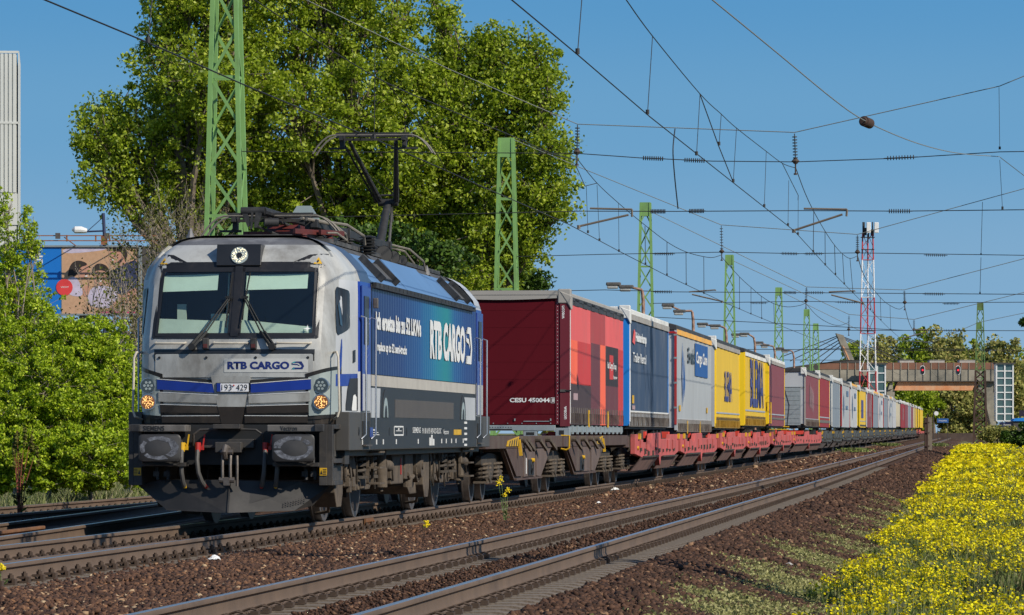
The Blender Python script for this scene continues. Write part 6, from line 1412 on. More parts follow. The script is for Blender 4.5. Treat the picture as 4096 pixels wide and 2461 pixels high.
q = Cc(3467, 490); mb = MB(); ax = Vector((.45, .85, -.1)); mb.cyl(q-ax*.16, q+ax*.16, .105, .105, 18); mb.cyl(q-ax*.2, q-ax*.16, .07, .09, 14); mb.build('brown_insulator_drum', M['mrust'], r, smooth=True, ang=40)
# rusty station lamps behind the train
M['lamprust'] = mk('peeling rusty lamp pole', (.42, .26, .19), .85, 0, .45, 8, (.10, .05, .03), .6); M['lamphead'] = mk('weathered lamp head', (.10, .095, .09), .7, 0, .5, 10); M['lampglass'] = mk('cloudy lamp glass', (.42, .42, .40), .3)
for k, (h1, h2, cr_, px, lb) in enumerate((((2454, 1139), (2505, 1150), (2567, 1160), 2573, 'rusty double headed lamp crossing the mast behind the dark blue trailer'), ((2672, 1223), (2718, 1247), (2766, 1244), 2773, 'rusty double headed lamp over the light grey trailer'),
        ((2810, 1298), (2861, 1305), (2895, 1310), 2906, 'rusty lamp over the dull yellow trailer, beside a green mast'), ((2944, 1340), (2978, 1337), (3012, 1348), 3020, 'rusty lamp with one white head over the lettered bright yellow trailer'), ((3036, 1372), (3060, 1383), (3092, 1386), 3100, 'rusty lamp over the maroon trailer, left of a slender mast'), ((3120, 1395), (3142, 1404), (3168, 1405), 3176, 'rusty lamp above the grey fronted trailer'))):
    t_, zt_ = side(px, cr_[1], -7.2); r = troot('street_lamp', -7.2, t_, gz(t_)-.2, label=lb, cat='street lamp', group='rusty lamps behind the train'); off = Vector((0, 0, 0)); zb_ = gz(t_)-.2
    L = lambda x, y: Vector((front(x, y, t_)[0]+7.2, 0, front(x, y, t_)[1]-zb_))
    P_ = [Vector((0, 0, 0)), Vector((0, 0, zt_-zb_-.6)), L(px-4, cr_[1]+6), L(*cr_), L(h2[0]+12, h2[1]-2), L(h1[0]+14, h1[1]+3)]
    MB().tube(P_, [.10, .09, .08, .07, .06, .05], 8).build('curved_pole', M['lamprust'], r, smooth=True)
    for hx, hy in (h1, h2):
        c = L(hx, hy); mb = MB(); mb.cbox(c+Vector((-.0, 0, .03)), (.75, .34, .18), 0); mb.cbox(c+Vector((-.05, 0, -.13)), (.55, .28, .16), 1); mb.build('lamp_head', [M['lamphead'], M['lampglass']], r, bevel=.05)
# red and white radio tower
t0_ = at(3471, 1735, 420); r = empty('radio_tower', (t0_.x, 420, 0), label='tall red and white lattice radio tower with white antennas behind the train', cat='radio tower')
M['twr'] = mk('tower red', (.45, .03, .035), .6, 0, .2, 2); M['tww'] = mk('tower white', (.75, .75, .76), .6, 0, .15, 2)
Zt = lambda y: CH+(H-y)/F*420
def hwz(z): return .80+(z-5)/(Zt(935)-5)*(.48-.80)
def tri(z): a = hwz(z); return [Vector((-a, 0, z)), Vector((a, 0, z)), Vector((.06, 1.3*a, z))]
bands = [(1735, 1485, 'twr'), (1485, 1335, 'tww'), (1335, 1190, 'twr'), (1190, 1040, 'tww'), (1040, 935, 'twr')]
for ya, yb_, mt_ in bands:
    mb = MB(); z0, z1 = Zt(ya), Zt(yb_); a, b = tri(z0), tri(z1)
    for i in range(3): mb.tube([a[i], b[i]], .075, 6)
    n = max(2, int((z1-z0)/1.7))
    for k in range(n):
        p, q = tri(z0+(z1-z0)*k/n), tri(z0+(z1-z0)*(k+1)/n)
        for i in range(3):
            j = (i+1) % 3; mb.tube([p[i], q[j]] if k % 2 else [p[j], q[i]], .03, 4); 
            if k == 0: mb.tube([p[i], p[j]], .035, 4)
    mb.build('tower_section', M[mt_], r)
mb = MB(); zt_ = Zt(935)
for x, y in ((-.45, 0), (.1, .3), (.45, 0), (-.3, .4)): mb.cyl((x, y, zt_-.4), (x, y, zt_+1.1), .06, .06, 8)
mb.cbox((-.25, .1, zt_+.2), (.3, .3, .7)); mb.cbox((.45, .2, zt_+.1), (.3, .3, .6)); mb.cbox((0, 0, zt_-.35), (1.3, .8, .06)); mb.cbox((0, 0, zt_-1.5), (1.2, .8, .05)); mb.build('antenna_bracket', M['sootdk'], r)
for x in (.05, .79): MB().cbox((x, -.4, zt_+.55), (.40, .2, 1.0)).build('panel_antenna', M['white'], r, bevel=.05)
# footbridge
YB = 600
r = empty('footbridge', (at(3700, 1735, YB).x, YB, 0), label='rusty brown and grey covered footbridge spanning the tracks in the distance', cat='footbridge'); ox = at(3700, 1735, YB).x
M['bbrown'] = mk('rust brown bridge cladding', (.22, .10, .06), .8, 0, .25, .5, (.07, .04, .03), .4); M['bgrey'] = mk('grey bridge panels', (.30, .27, .21), .8, 0, .3, .4, (.09, .09, .08), .45); M['borange'] = mk('orange rusty girder', (.60, .24, .10), .8, 0, .25, .4, (.62, .44, .28), .45); M['bdark'] = mk('dark bridge grey', (.06, .055, .05), .8)  # bdark is one plain dark tone, also for poles, cables and the kiosk
Bx = lambda x: (x-CX)/F*YB-ox; Bz = lambda y: CH+(H-y)/F*YB
mb = MB(); mb.box(Bx(3275), Bx(3990), 0, 4, Bz(1525), Bz(1478)); mb.build('wall_panels', M['bgrey'], r)
mb = MB(); mb.box(Bx(3275), Bx(3990), -.05, 4.05, Bz(1478), Bz(1451)); mb.build('upper_cladding', M['bbrown'], r)
mb = MB()
for k in range(22): x = Bx(3360)+k*1.02; mb.box(x, x+.1, -.12, -.0, Bz(1525), Bz(1451))
mb.build('wall_post', M['bgrey'], r)
mb = MB(); mb.box(Bx(3275), Bx(3990), -.2, 4.2, Bz(1527), Bz(1524)); mb.build('floor_edge', M['bdark'], r)
mb = MB(); mb.prism([(Bx(3592), Bz(1527)), (Bx(3905), Bz(1527)), (Bx(3890), Bz(1562)), (Bx(3578), Bz(1562))], 'y', .3, 3.6); mb.build('main_girder', M['borange'], r)
mb = MB(); mb.prism([(Bx(3552), Bz(1560)), (Bx(3562), Bz(1530)), (Bx(3572), Bz(1530)), (Bx(3572), Bz(1555))], 'y', .2, 3.7); mb.box(Bx(3548), Bx(3580), .5, 3.5, Bz(1800), Bz(1557)); mb.box(Bx(3915), Bx(3975), .5, 3.5, Bz(1570), Bz(1527)); mb.prism([(Bx(3935), Bz(1570)), (Bx(3985), Bz(1570)), (Bx(3985), Bz(1760)), (Bx(3978), Bz(1760))], 'y', .5, 3.5); mb.build('concrete_pier', M['bgrey'], r)
mb = MB()
for a, b in ((3600, 3658), (3720, 3780), (3840, 3902)): mb.box(Bx(a), Bx(b), .5, 3.5, Bz(1451), Bz(1440))
mb.build('roof_ventilator', M['beige'], r)
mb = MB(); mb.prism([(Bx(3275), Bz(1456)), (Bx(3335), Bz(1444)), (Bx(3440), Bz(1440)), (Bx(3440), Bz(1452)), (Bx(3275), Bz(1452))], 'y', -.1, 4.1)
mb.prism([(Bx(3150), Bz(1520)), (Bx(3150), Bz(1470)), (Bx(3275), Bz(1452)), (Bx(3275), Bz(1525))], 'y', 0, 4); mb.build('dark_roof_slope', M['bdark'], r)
py = empty('leaning_pylon', (at(3400, 1735, 610).x, 610, 0), label='leaning concrete pylon with orange side and stay cables behind the footbridge', cat='bridge pylon'); px_ = at(3400, 1735, 610).x
Px = lambda x: (x-CX)/F*610-px_; Pz = lambda y: CH+(H-y)/F*610
mb = MB(); mb.prism([(Px(3343), Pz(1334)), (Px(3372), Pz(1342)), (Px(3432), Pz(1480)), (Px(3440), Pz(1540)), (Px(3418), Pz(1540)), (Px(3400), Pz(1480))], 'y', -1, 1); mb.build('concrete_leg', M['bgrey'], py)
mb = MB(); mb.prism([(Px(3366), Pz(1382)), (Px(3376), Pz(1390)), (Px(3436), Pz(1535)), (Px(3418), Pz(1500))], 'y', -1.06, -1.0); mb.build('orange_face', M['borange'], py)
mb = MB()
for a, b in (((3348, 1345), (3120, 1430)), ((3350, 1350), (3160, 1445)), ((3354, 1362), (3200, 1450)), ((3356, 1372), (3240, 1455)), ((3360, 1384), (3274, 1460)), ((3368, 1346), (3640, 1448)), ((3372, 1352), (3610, 1450)), ((3376, 1358), (3560, 1450))): mb.tube([(Px(a[0]), 0, Pz(a[1])), (Px(b[0]), 0, Pz(b[1]))], .06, 4)
mb.build('stay_cable', M['bdark'], py)
M['liftglass'] = mk('bluish lift glass', (.10, .17, .17), .15, .3, .25, .8)
def lift(xa, xb_, yt, yb_, rows, cols, label, Y):
    r = empty('lift_tower', ((xa+xb_)/2/1.0*0+at((xa+xb_)/2, 1735, Y).x, Y, 0), label=label, cat='lift tower'); x0 = at((xa+xb_)/2, 1735, Y).x
    X_ = lambda x: (x-CX)/F*Y-x0; Z_ = lambda y: CH+(H-y)/F*Y
    hw_ = X_(xb_); MB().box(-hw_+.05, hw_-.05, .05, 2.2, Z_(yb_), Z_(yt)).build('glass_shaft', M['liftglass'], r)
    mb = MB()
    for k in range(rows+1): z = Z_(yb_)+(Z_(yt)-Z_(yb_))*k/rows; mb.box(-hw_, hw_, -.05, 2.25, z-.07, z+.07)
    for k in range(cols+1): x = -hw_+2*hw_*k/cols; mb.box(x-.09, x+.09, -.08, 2.3, Z_(yb_), Z_(yt)+.0)
    mb.build('white_frame', M['white'], r); MB().box(-hw_-.2, hw_+.3, -.3, 2.5, Z_(yt), Z_(yt)+.16).build('roof_slab', M['bdark'], r)
lift(3986, 4052, 1456, 1684, 8, 2, 'white framed glass lift tower at the right end of the footbridge', 590)
lift(3477, 3541, 1457, 1600, 4, 2, 'white framed glass lift tower behind the radio tower, left end of the footbridge', 596)
for x, lb in ((3690, 'left one of the two red railway signals on the footbridge'), (3832, 'right one of the two red railway signals on the footbridge')):
    v = at(x, 1481, 594); r = empty('railway_signal', (v.x, 594, v.z), label=lb, cat='signal', group='red signals on the footbridge')
    def ov(a, b, y0_, y1_, mt_, nm, par): 
        P_ = []
        for sg, cz in ((1, b-a), (-1, -(b-a))):
            for k in range(9): q_ = math.pi*k/8+(0 if sg > 0 else math.pi); P_.append((a*math.cos(q_), cz+a*math.sin(q_)))
        m_ = MB(); m_.prism(P_, 'y', y0_, y1_); return m_.build(nm, M[mt_], par)
    ov(.32, .62, -.1, .1, 'white', 'backing_board', r); h_ = ov(.25, .55, -.16, -.1, 'blackp', 'signal_head', r)
    M['sigred'] = M.get('sigred') or mk('lit red signal lamp', (.8, .02, .03), .4, emit=(1, .02, .05), estr=1.2)
    MB().cyl((.0, -.22, -.0), (0, -.16, 0), .12, .12, 14).build('red_lamp', M['sigred'], r); MB().box(-.06, .06, .1, .2, -1.5, -.5).build('post', M['steel'], r)
# platform things in the distance
YP = 640; r = empty('platform', (at(3760, 1735, YP).x, YP, 0), label='low brown platform wall beyond the end of the train', cat='platform'); ox = at(3760, 1735, YP).x
mb = MB(); mb.box((3600-CX)/F*YP-ox, (3965-CX)/F*YP-ox, 0, 3, -.5, CH+(H-1733)/F*YP); mb.build('platform_wall', mk('brown platform wall', (.085, .058, .045), .9, 0, .4, .5, (.03, .02, .02), .5), r)
v = at(3745, 1654, 560); r = empty('station_clock', (v.x, 560, 0), label='round white station clock on a pole at the end of the train', cat='clock'); MB().cyl((0, -.12, v.z), (0, .12, v.z), .27, .27, 24).build('clock_face', M['white'], r); MB().cyl((-.35, 0, .3), (-.35, 0, v.z+.3), .05, .05, 8).build('pole', M['bdark'], r); MB().bar((-.35, 0, v.z+.3), (0, 0, v.z+.3), .05, .05).build('bracket', M['bdark'], r)
v = at(3771, 1683, 560); r = empty('platform_sign', (v.x, 560, 0), label='dark blue station sign with white writing right of the clock', cat='sign'); MB().box(-.72, .72, -.05, .05, v.z-.27, v.z+.27).build('sign_board', M['logo blue'], r)
text('Ferencváros', 1.0, .16, M['whiteclean'], r, lambda x, y: (-.5+x, -.06, v.z-.08+y), .01)
mb = MB(); mb.cyl((-.6, .1, 0), (-.6, .1, v.z), .04, .04, 6); mb.cyl((.62, .1, 0), (.62, .1, v.z+.3), .04, .04, 6); mb.build('sign_post', M['bdark'], r)
v = at(4035, 1700, 520); r = empty('station_sign_board', (v.x, 520, 0), label='dark blue board with white writing below the lift tower at the right edge', cat='sign'); MB().box(-1.1, 1.3, -.1, .1, v.z-.45, v.z+.3).build('sign_board', mk('dark navy board', (.008, .014, .06), .5), r)
text('Ferencváros', 1.3, .22, M['whiteclean'], r, lambda x, y: (-.6+x, -.11, v.z-.1+y), .01); MB().box(-.05, .05, 0, .1, -.5, v.z).build('post', M['bdark'], r)
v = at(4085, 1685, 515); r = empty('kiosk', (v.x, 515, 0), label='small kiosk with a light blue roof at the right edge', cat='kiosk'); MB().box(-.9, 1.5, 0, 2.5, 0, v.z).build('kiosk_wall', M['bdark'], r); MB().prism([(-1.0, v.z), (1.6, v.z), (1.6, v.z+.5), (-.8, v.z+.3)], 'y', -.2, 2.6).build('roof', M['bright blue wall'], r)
v = at(4070, 1655, 516); r = empty('station_sign', (v.x, 510, 0), label='dark purple sign with white writing above the kiosk at the right edge', cat='sign'); MB().box(-.5, 1.6, -.05, .05, v.z-.35, v.z+.35).build('sign_board', mk('dark purple board', (.020, .010, .025), .5), r); MB().box(.3, .4, 0, .1, 0, v.z).build('post', M['bdark'], r); text('Ferenc', .9, .2, M['whiteclean'], r, lambda x, y: (.1+x, -.06, v.z-.1+y), .01)
v = at(3711, 1792, 300); r = empty('concrete_post', (v.x, 300, .05), label='short concrete post, half coloured dark for shade, beside the nearest track near the train end', cat='post')
mb = MB(); mb.box(.0, .30, 0, .35, -.3, CH+(H-1669)/F*300-.05); mb.build('concrete_half', M['concrete'], r); MB().box(-.20, .0, .05, .35, -.3, CH+(H-1671)/F*300-.05).build('dark_half', M['mrust'], r)  # shade on the left half is put into its dark colour
mb = MB()
for z in (.3, 1.2, 1.9): mb.box(-.24, .12, -.04, 0, z, z+.06)
mb.build('steel_strap', M['mrust'], r)
v = at(3710, 1860, 235); r = empty('marker_rod', (v.x, 235, v.z), label='thin rusty steel rod standing in the ballast before the concrete post', cat='rod'); MB().cyl((0, 0, -.2), (0, 0, CH+(H-1655)/F*235-v.z), .035, .03, 8).build('rod', M['mrust'], r)
# ================================================================ plants, billboard, building
M['leafA'] = island('poplar leaves', ((0, (.09, .14, .010)), (.3, (.22, .30, .016)), (.7, (.37, .48, .026)), (1, (.60, .66, .10))), .45, .52, .4)
M['leafB'] = island('bright green bush leaves', ((0, (.09, .15, .008)), (.35, (.25, .36, .012)), (.8, (.44, .58, .020)), (1, (.62, .68, .07))), .5, .38, .35)
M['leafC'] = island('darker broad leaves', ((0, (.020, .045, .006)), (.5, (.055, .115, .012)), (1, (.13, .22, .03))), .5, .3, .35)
M['leafD'] = island('far mixed foliage', ((0, (.14, .16, .04)), (.4, (.26, .27, .07)), (.8, (.40, .38, .11)), (1, (.52, .42, .16))), .7, .3, .2)  # leaf colours lightened to stand in for distance haze
M['leafR'] = island('young reddish green leaves', ((0, (.05, .045, .012)), (.5, (.12, .12, .02)), (1, (.22, .24, .05))), .6, .3, .2)
M['bark'] = mk('grey brown bark', (.17, .135, .10), .9, 0, .4, 4, (.07, .055, .04), .4, .4); M['twig'] = mk('pale twig bark', (.30, .25, .19), .9, 0, .3, 6)
def leafcloud(name, P, size, mat, seed=1, parent=None, fold=.25, droop=0.0):
    g = np.random.default_rng(seed); n = len(P); s_ = size*g.uniform(.6, 1.25, n)
    a = g.normal(size=(n, 3)); a[:, 2] -= droop; a /= np.linalg.norm(a, axis=1)[:, None]
    b = np.cross(a, g.normal(size=(n, 3))); b /= np.linalg.norm(b, axis=1)[:, None]+1e-9; c = np.cross(a, b)
    L = s_[:, None]
    V = np.stack([P-a*L*.55, P+b*L*.38+c*L*fold*.3-a*L*.08, P+a*L*.6, P-b*L*.38+c*L*fold*.3-a*L*.08], 1).reshape(-1, 3)
    Fc = np.arange(4*n).reshape(-1, 4); o = npmesh(name, V, Fc, mat)
    if parent: o.parent = parent
    return o
def tree(name, label, cat, base, blobs, n, size, lm, sub=26, subr=.55, trunk_r=.35, group=None, seed=1, twigs=True, bark='bark', shell=.55, th=None):
    """blobs: (x, y, z, rx, ry, rz) in world metres"""
    g = np.random.default_rng(seed); base = Vector(base); r = empty(name, base, label=label, cat=cat, group=group); bs = np.array(base)
    vol = np.array([b[3]*b[4]*b[5] for b in blobs])**.72; cnt = (n*vol/vol.sum()).astype(int); P = []; subs = []
    for b, k in zip(blobs, cnt):
        c = np.array(b[:3]); rr_ = np.array(b[3:]); ns = max(5, int(sub*(k/(n/len(blobs)))))
        d = g.normal(size=(ns, 3)); d /= np.linalg.norm(d, axis=1)[:, None]; rad_ = g.uniform(shell**3, 1.05, ns)**(1/3); cs = c+d*rr_*rad_[:, None]*g.uniform(.8, 1.12, (ns, 1)); sp_ = g.random(ns) < .22; cs[sp_] = c+d[sp_]*rr_*g.uniform(1.05, 1.34, (sp_.sum(), 1))
        subs.append((c, cs)); idx = g.integers(0, ns, k); srad = subr*g.uniform(.55, 1.3, ns)*np.where(sp_, .6, 1.05)
        q = g.normal(size=(k, 3)); q /= np.linalg.norm(q, axis=1)[:, None]; q *= (g.random(k)**(1/2.2))[:, None]
        P.append(cs[idx]+q*srad[idx][:, None]*np.array([1, 1, .72]))
    P = np.concatenate(P)-bs
    P = P[P[:, 2] > -.1] if th is None else P
    leafcloud('crown', P, size, lm, seed+3, r)
    mb = MB(); cen = np.mean([b[:3] for b in blobs], 0); zlo = min(b[2]-b[5] for b in blobs); top = Vector(cen)-base; fork = Vector((top.x*.35, top.y*.35, max(.8, (zlo-base.z)*.8+.5)))
    mb.tube([(0, 0, -.3), (fork.x*.4, fork.y*.4, fork.z*.5), fork], [trunk_r*1.15, trunk_r*.9, trunk_r*.75], 9)
    for c, cs in subs:
        c = Vector(c)-base; m_ = fork.lerp(c, .5)+Vector((g.uniform(-.3, .3), g.uniform(-.3, .3), -.2)); mb.tube([fork, m_, c], [trunk_r*.5, trunk_r*.34, trunk_r*.18], 6)
        if twigs:
            for q in cs[:max(4, len(cs)//2)]:
                q = Vector(q)-base; k = c.lerp(q, .5)+Vector((g.uniform(-.2, .2), g.uniform(-.2, .2), g.uniform(-.1, .25))); st_ = m_.lerp(c, g.uniform(.3, 1)); mb.tube([st_, k, q], [trunk_r*.14, trunk_r*.09, trunk_r*.03], 4, 0, False)
    mb.build('trunk', M[bark], r, smooth=True); return r
def bl(x, y, rx, ry, Y, dY=0.0, depth=None):        # a foliage mass seen at photo pixel (x, y) with pixel radii, at distance Y
    v = at(x, y, Y+dY); k = (Y+dY)/F; return (v.x, v.y, v.z, rx*k, (depth or (rx+ry)*.5*k), ry*k)
YT = 184
TSZ = dict(sub=60, subr=.70, trunk_r=.40, shell=.35)
tree('poplar_tree', 'big leafy tree at left with a lobe hanging beside the billboard', 'tree', (at(760, 1500, YT).x, YT, -.3),
 [bl(440, 470, 110, 120, YT), bl(560, 610, 180, 170, YT), bl(410, 700, 90, 110, YT, -1), bl(400, 560, 90, 90, YT, -1), bl(560, 800, 130, 100, YT), bl(700, 470, 170, 170, YT, 1.5), bl(670, 230, 120, 150, YT), bl(850, 60, 210, 150, YT, 1), bl(650, 80, 70, 90, YT), bl(840, 330, 200, 180, YT, -1.5), bl(860, 620, 200, 190, YT, .5), bl(900, 830, 200, 130, YT, 2), bl(355, 590, 50, 60, YT, -.5), bl(720, -100, 180, 150, YT), bl(980, -120, 200, 160, YT), bl(1010, 250, 160, 200, YT, 1), bl(1010, 560, 150, 200, YT, 1), bl(740, 760, 140, 120, YT, 1), bl(1000, 850, 150, 120, YT, 3)],
 80000, .158, M['leafA'], group='trees behind the train', seed=11, **TSZ)
tree('poplar_tree', 'big leafy tree in the middle, behind the locomotive and its pantograph', 'tree', (at(1330, 1500, YT).x, YT+3, -.3),
 [bl(1160, 120, 200, 190, YT, 2), bl(1400, 120, 200, 190, YT, 3), bl(1590, 60, 80, 130, YT, 3), bl(1180, 480, 220, 190, YT), bl(1420, 430, 210, 200, YT, 1), bl(1320, 700, 240, 170, YT, 2), bl(1560, 700, 190, 180, YT, 1), bl(1180, 780, 180, 150, YT, 3), bl(1600, 330, 110, 170, YT, 3), bl(1680, 300, 80, 120, YT, 2), bl(1300, -90, 260, 140, YT, 2), bl(1560, 920, 170, 120, YT, 2), bl(1240, 940, 200, 110, YT, 4), bl(1450, 850, 180, 130, YT, 3), bl(1620, 540, 130, 150, YT, 1), bl(1620, 1040, 140, 110, YT, 4)],
 80000, .158, M['leafA'], group='trees behind the train', seed=12, **TSZ)
tree('poplar_tree', 'big leafy tree at right with pointed upper shoots, over the maroon swap body', 'tree', (at(1850, 1500, YT).x, YT+4, -.3),
 [bl(1765, 120, 45, 120, YT, 4), bl(1745, 20, 22, 80, YT, 4), bl(1800, 60, 22, 70, YT, 4), bl(1740, 300, 100, 120, YT, 4), bl(1870, 240, 110, 120, YT, 3), bl(1990, 200, 110, 95, YT, 3), bl(2150, 240, 60, 110, YT, 2), bl(2080, 300, 110, 90, YT, 2), bl(1850, 480, 180, 170, YT, 2), bl(2060, 470, 150, 160, YT, 2), bl(1780, 700, 170, 150, YT, 3), bl(2010, 700, 170, 150, YT, 1), bl(2200, 600, 90, 90, YT), bl(2190, 740, 110, 90, YT), bl(2120, 880, 110, 90, YT, .5), bl(2225, 830, 60, 60, YT), bl(1900, 900, 200, 120, YT, 3), bl(1800, 1050, 170, 120, YT, 2), bl(1930, 1080, 110, 110, YT, 3), bl(2190, 400, 60, 110, YT, 1), bl(1690, 850, 130, 150, YT, 3), bl(2040, 1010, 110, 100, YT, 2), bl(2110, 960, 90, 80, YT, 1), bl(1960, 960, 140, 130, YT, 1), bl(1820, 1130, 160, 90, YT)],
 80000, .158, M['leafA'], group='trees behind the train', seed=13, **TSZ)
tree('small_tree', 'low rounded tree just above the maroon swap body, left of its corner', 'tree', (at(2080, 1500, 190).x, 190, -.3), [bl(2050, 1110, 60, 70, 190), bl(2110, 1120, 60, 50, 190), bl(2010, 1160, 60, 60, 190)], 9000, .17, M['leafC'], 24, .5, .2, None, 14)
tree('small_tree', 'dark leaved low tree behind the locomotive roof, between the big trunks', 'tree', (at(1650, 1500, 170).x, 172, -.3), [bl(1700, 1050, 160, 90, 170), bl(1500, 1000, 160, 100, 172), bl(1300, 960, 160, 90, 172), bl(1000, 960, 160, 90, 172)], 16000, .18, M['leafC'], 24, .6, .25, None, 15)
# bushes at the left
YL = 88
BSZ = dict(sub=95, subr=.15, trunk_r=.05, shell=.25, group='bushes at left beside the tracks', bark='twig')
tree('leafy_bush', 'slender topped bright green bush at the left edge, rising before the pale building', 'bush', (at(60, 1735, YL).x, YL, -.3),
 [bl(40, 1010, 60, 90, YL), bl(110, 900, 30, 80, YL), bl(125, 990, 50, 40, YL), bl(10, 850, 30, 80, YL), bl(60, 1130, 110, 90, YL, 1), bl(60, 1260, 160, 130, YL, 1), bl(-80, 1200, 120, 200, YL), bl(150, 1210, 50, 35, YL), bl(180, 1310, 110, 70, YL)], 30000, .052, M['leafB'], seed=21, **BSZ)
tree('leafy_bush', 'largest bright green bush, in front of the billboard foot', 'bush', (at(230, 1735, YL).x, YL-2, -.3),
 [bl(110, 1440, 200, 170, YL-2), bl(330, 1380, 120, 90, YL-2), bl(340, 1480, 150, 150, YL-2), bl(250, 1320, 110, 50, YL-2), bl(60, 1650, 190, 170, YL-3), bl(260, 1660, 180, 150, YL-3), bl(400, 1600, 120, 140, YL-2), bl(-90, 1500, 150, 240, YL-2), bl(200, 1550, 180, 150, YL-3), bl(450, 1480, 90, 120, YL-2), bl(480, 1370, 70, 70, YL-1), bl(400, 1290, 60, 35, YL-1)], 110000, .053, M['leafB'], seed=22, **BSZ)
tree('leafy_bush', 'broad leaved low bush touching the locomotive side at left', 'bush', (at(430, 1735, YL).x, YL-3, -.3),
 [bl(440, 1730, 120, 140, YL-3), bl(350, 1820, 150, 110, YL-4), bl(180, 1830, 170, 110, YL-4), bl(20, 1820, 150, 130, YL-4), bl(520, 1600, 70, 130, YL-1), bl(500, 1850, 70, 70, YL-3), bl(100, 1905, 160, 60, YL-4), bl(300, 1910, 160, 50, YL-4), bl(470, 1900, 100, 50, YL-4), bl(-60, 1900, 120, 70, YL-4)], 84000, .060, M['leafB'], seed=23, **BSZ)
tree('leafy_bush', 'dark leaved shrub between the billboard and the locomotive cab', 'bush', (at(520, 1735, 96).x, 97, -.3), [bl(520, 1400, 60, 60, 97), bl(540, 1480, 90, 130, 97), bl(470, 1600, 130, 160, 98), bl(300, 1600, 200, 240, 99), bl(100, 1600, 250, 260, 99), bl(560, 1750, 120, 180, 98)], 30000, .08, M['leafC'], 34, .36, .08, None, 24)
def bare(name, label, base, tops, seed, leaves=2500, spread=.5, col='leafR', ls=.06):
    g = random.Random(seed); base = Vector(base); r = empty(name, base, label=label, cat='shrub'); mb = MB(); tips = []
    def grow(p, d, l, r_, k):
        q = p+d*l*.5+Vector((g.uniform(-.1, .1), g.uniform(-.1, .1), g.uniform(0, .1)))*l; e = p+d*l; mb.tube([p, q, e], [r_, r_*.8, r_*.6], 4, 0, False); tips.append(e); tips.append(q)
        if k > 0:
            for i in range(g.choice((2, 3, 3))): nd = (d+Vector((g.uniform(-1, 1), g.uniform(-1, 1), g.uniform(-.3, .8)))*.65).normalized(); grow(e if i else q, nd, l*g.uniform(.6, .85), r_*.6, k-1)
    for tp in tops:
        v = Vector(tp)-base; L_ = v.length; m_ = v*.45+Vector((g.uniform(-.3, .3), 0, 0)); mb.tube([(0, 0, 0), m_, v*.7], [.05, .035, .025], 5, 0, False)
        for i in range(3): grow(v*g.uniform(.5, .75), (v.normalized()+Vector((g.uniform(-.6, .6), g.uniform(-.6, .6), .2))).normalized(), L_*.16, .022, 3)
    mb.build('branches', M['twig'], r, smooth=True)
    gg = np.random.default_rng(seed); T = np.array([tuple(t) for t in tips]); P = T[gg.integers(0, len(T), leaves)]+gg.normal(size=(leaves, 3))*.09; leafcloud('leaves', P, ls, M[col], seed, r); return r
bare('budding_shrub', 'pale branched shrub with few young leaves behind the locomotive roof at left', (at(600, 1735, 120).x, 120, -.3), [at(620, 860, 120), at(700, 840, 120), at(560, 900, 120), at(780, 880, 120), at(820, 930, 120), at(660, 950, 119), at(740, 900, 121)], 31, 3000, ls=.075)
bare('budding_shrub', 'pale branched shrub with few young leaves in front of the billboard', (at(500, 1735, 92).x, 93, -.3), [at(480, 1080, 93), at(540, 1130, 93), at(420, 1180, 93), at(520, 1250, 92), at(560, 1180, 93), at(400, 1160, 93)], 32, 1500)
# dock plant at the left edge, flowering plant on the ballast
def weed(name, label, cat, base, h, seed, red=True, n=5, flower=False):
    g = random.Random(seed); r = empty(name, base, label=label, cat=cat); mb = MB(); lv = MB(); fl = MB()
    for i in range(n):
        dx, dy = g.uniform(-.25, .25)*(.9 if flower else 1), g.uniform(-.2, .2)*.5; hh = h*g.uniform(.5 if flower else .75, 1); top = Vector((dx*h*.8, dy, hh)); mb.tube([(dx*.1, 0, 0), Vector((dx*.4, dy*.5, hh*.5)), top], [.012 if red else .006, .009 if red else .0045, .0025], 5)
        for k in range(9 if red else 6):
            u = g.uniform(.05, .62 if red else .75); p = Vector((dx*h*.8*u, dy*u, hh*u)); a = g.uniform(0, 6.28); L_ = (.20 if red else .09)*(1.2-u)*g.uniform(.7, 1.2)*(1 if red else 1); d = Vector((math.cos(a), math.sin(a)*.6, g.uniform(-.3, .6))).normalized(); s_ = d.cross(Vector((0, 0, 1))).normalized()*L_*.22
            lv.poly([p, p+d*L_*.5+s_, p+d*L_, p+d*L_*.5-s_])
        for k in range(16):
            p = top+Vector((g.uniform(-.02, .02), g.uniform(-.02, .02), -g.uniform(0, .35 if red else .12)*h*.6))
            if flower or not red: q = .016; fl.cbox(p+Vector((g.uniform(-.03, .03), g.uniform(-.03, .03), g.uniform(-.02, .02))), (q, q, q), 0, Matrix.Rotation(g.random()*3, 3, (1, 1, .3)))
            else: fl.cbox(p, (.03, .03, .03), 0, Matrix.Rotation(g.random()*3, 3, (1, .4, 1)))
    mb.build('stem', M['redstem'] if red else M['gstem'], r, smooth=True); lv.build('leaves', M['leafC'] if red else M['gstem'], r); fl.build('flower_heads', M['leafR'] if red else M['petal'], r); return r
M['redstem'] = mk('reddish stem', (.22, .06, .035), .7); M['gstem'] = mk('pale green stem', (.16, .24, .07), .7); M['petal'] = mk('bright yellow petal', (.80, .62, .01), .6, var=.1)
weed('dock_plant', 'tall dock plant with red stems at the left edge by the farthest rail', 'plant', (at(75, 2010, 70).x, 70, -.25), 1.55, 41, True, 7)
v = ground_pt(2022, 2087, -.20); weed('rape_plant', 'single yellow flowering plant on the ballast in front of the brown wagon', 'plant', v, .84, 42, False, 4, True)
v = ground_pt(1712, 2128, -.20); weed('rape_plant', 'small seedling with a yellow bud on the ballast below the rear bogie of the locomotive', 'plant', v, .17, 43, False, 2, True)
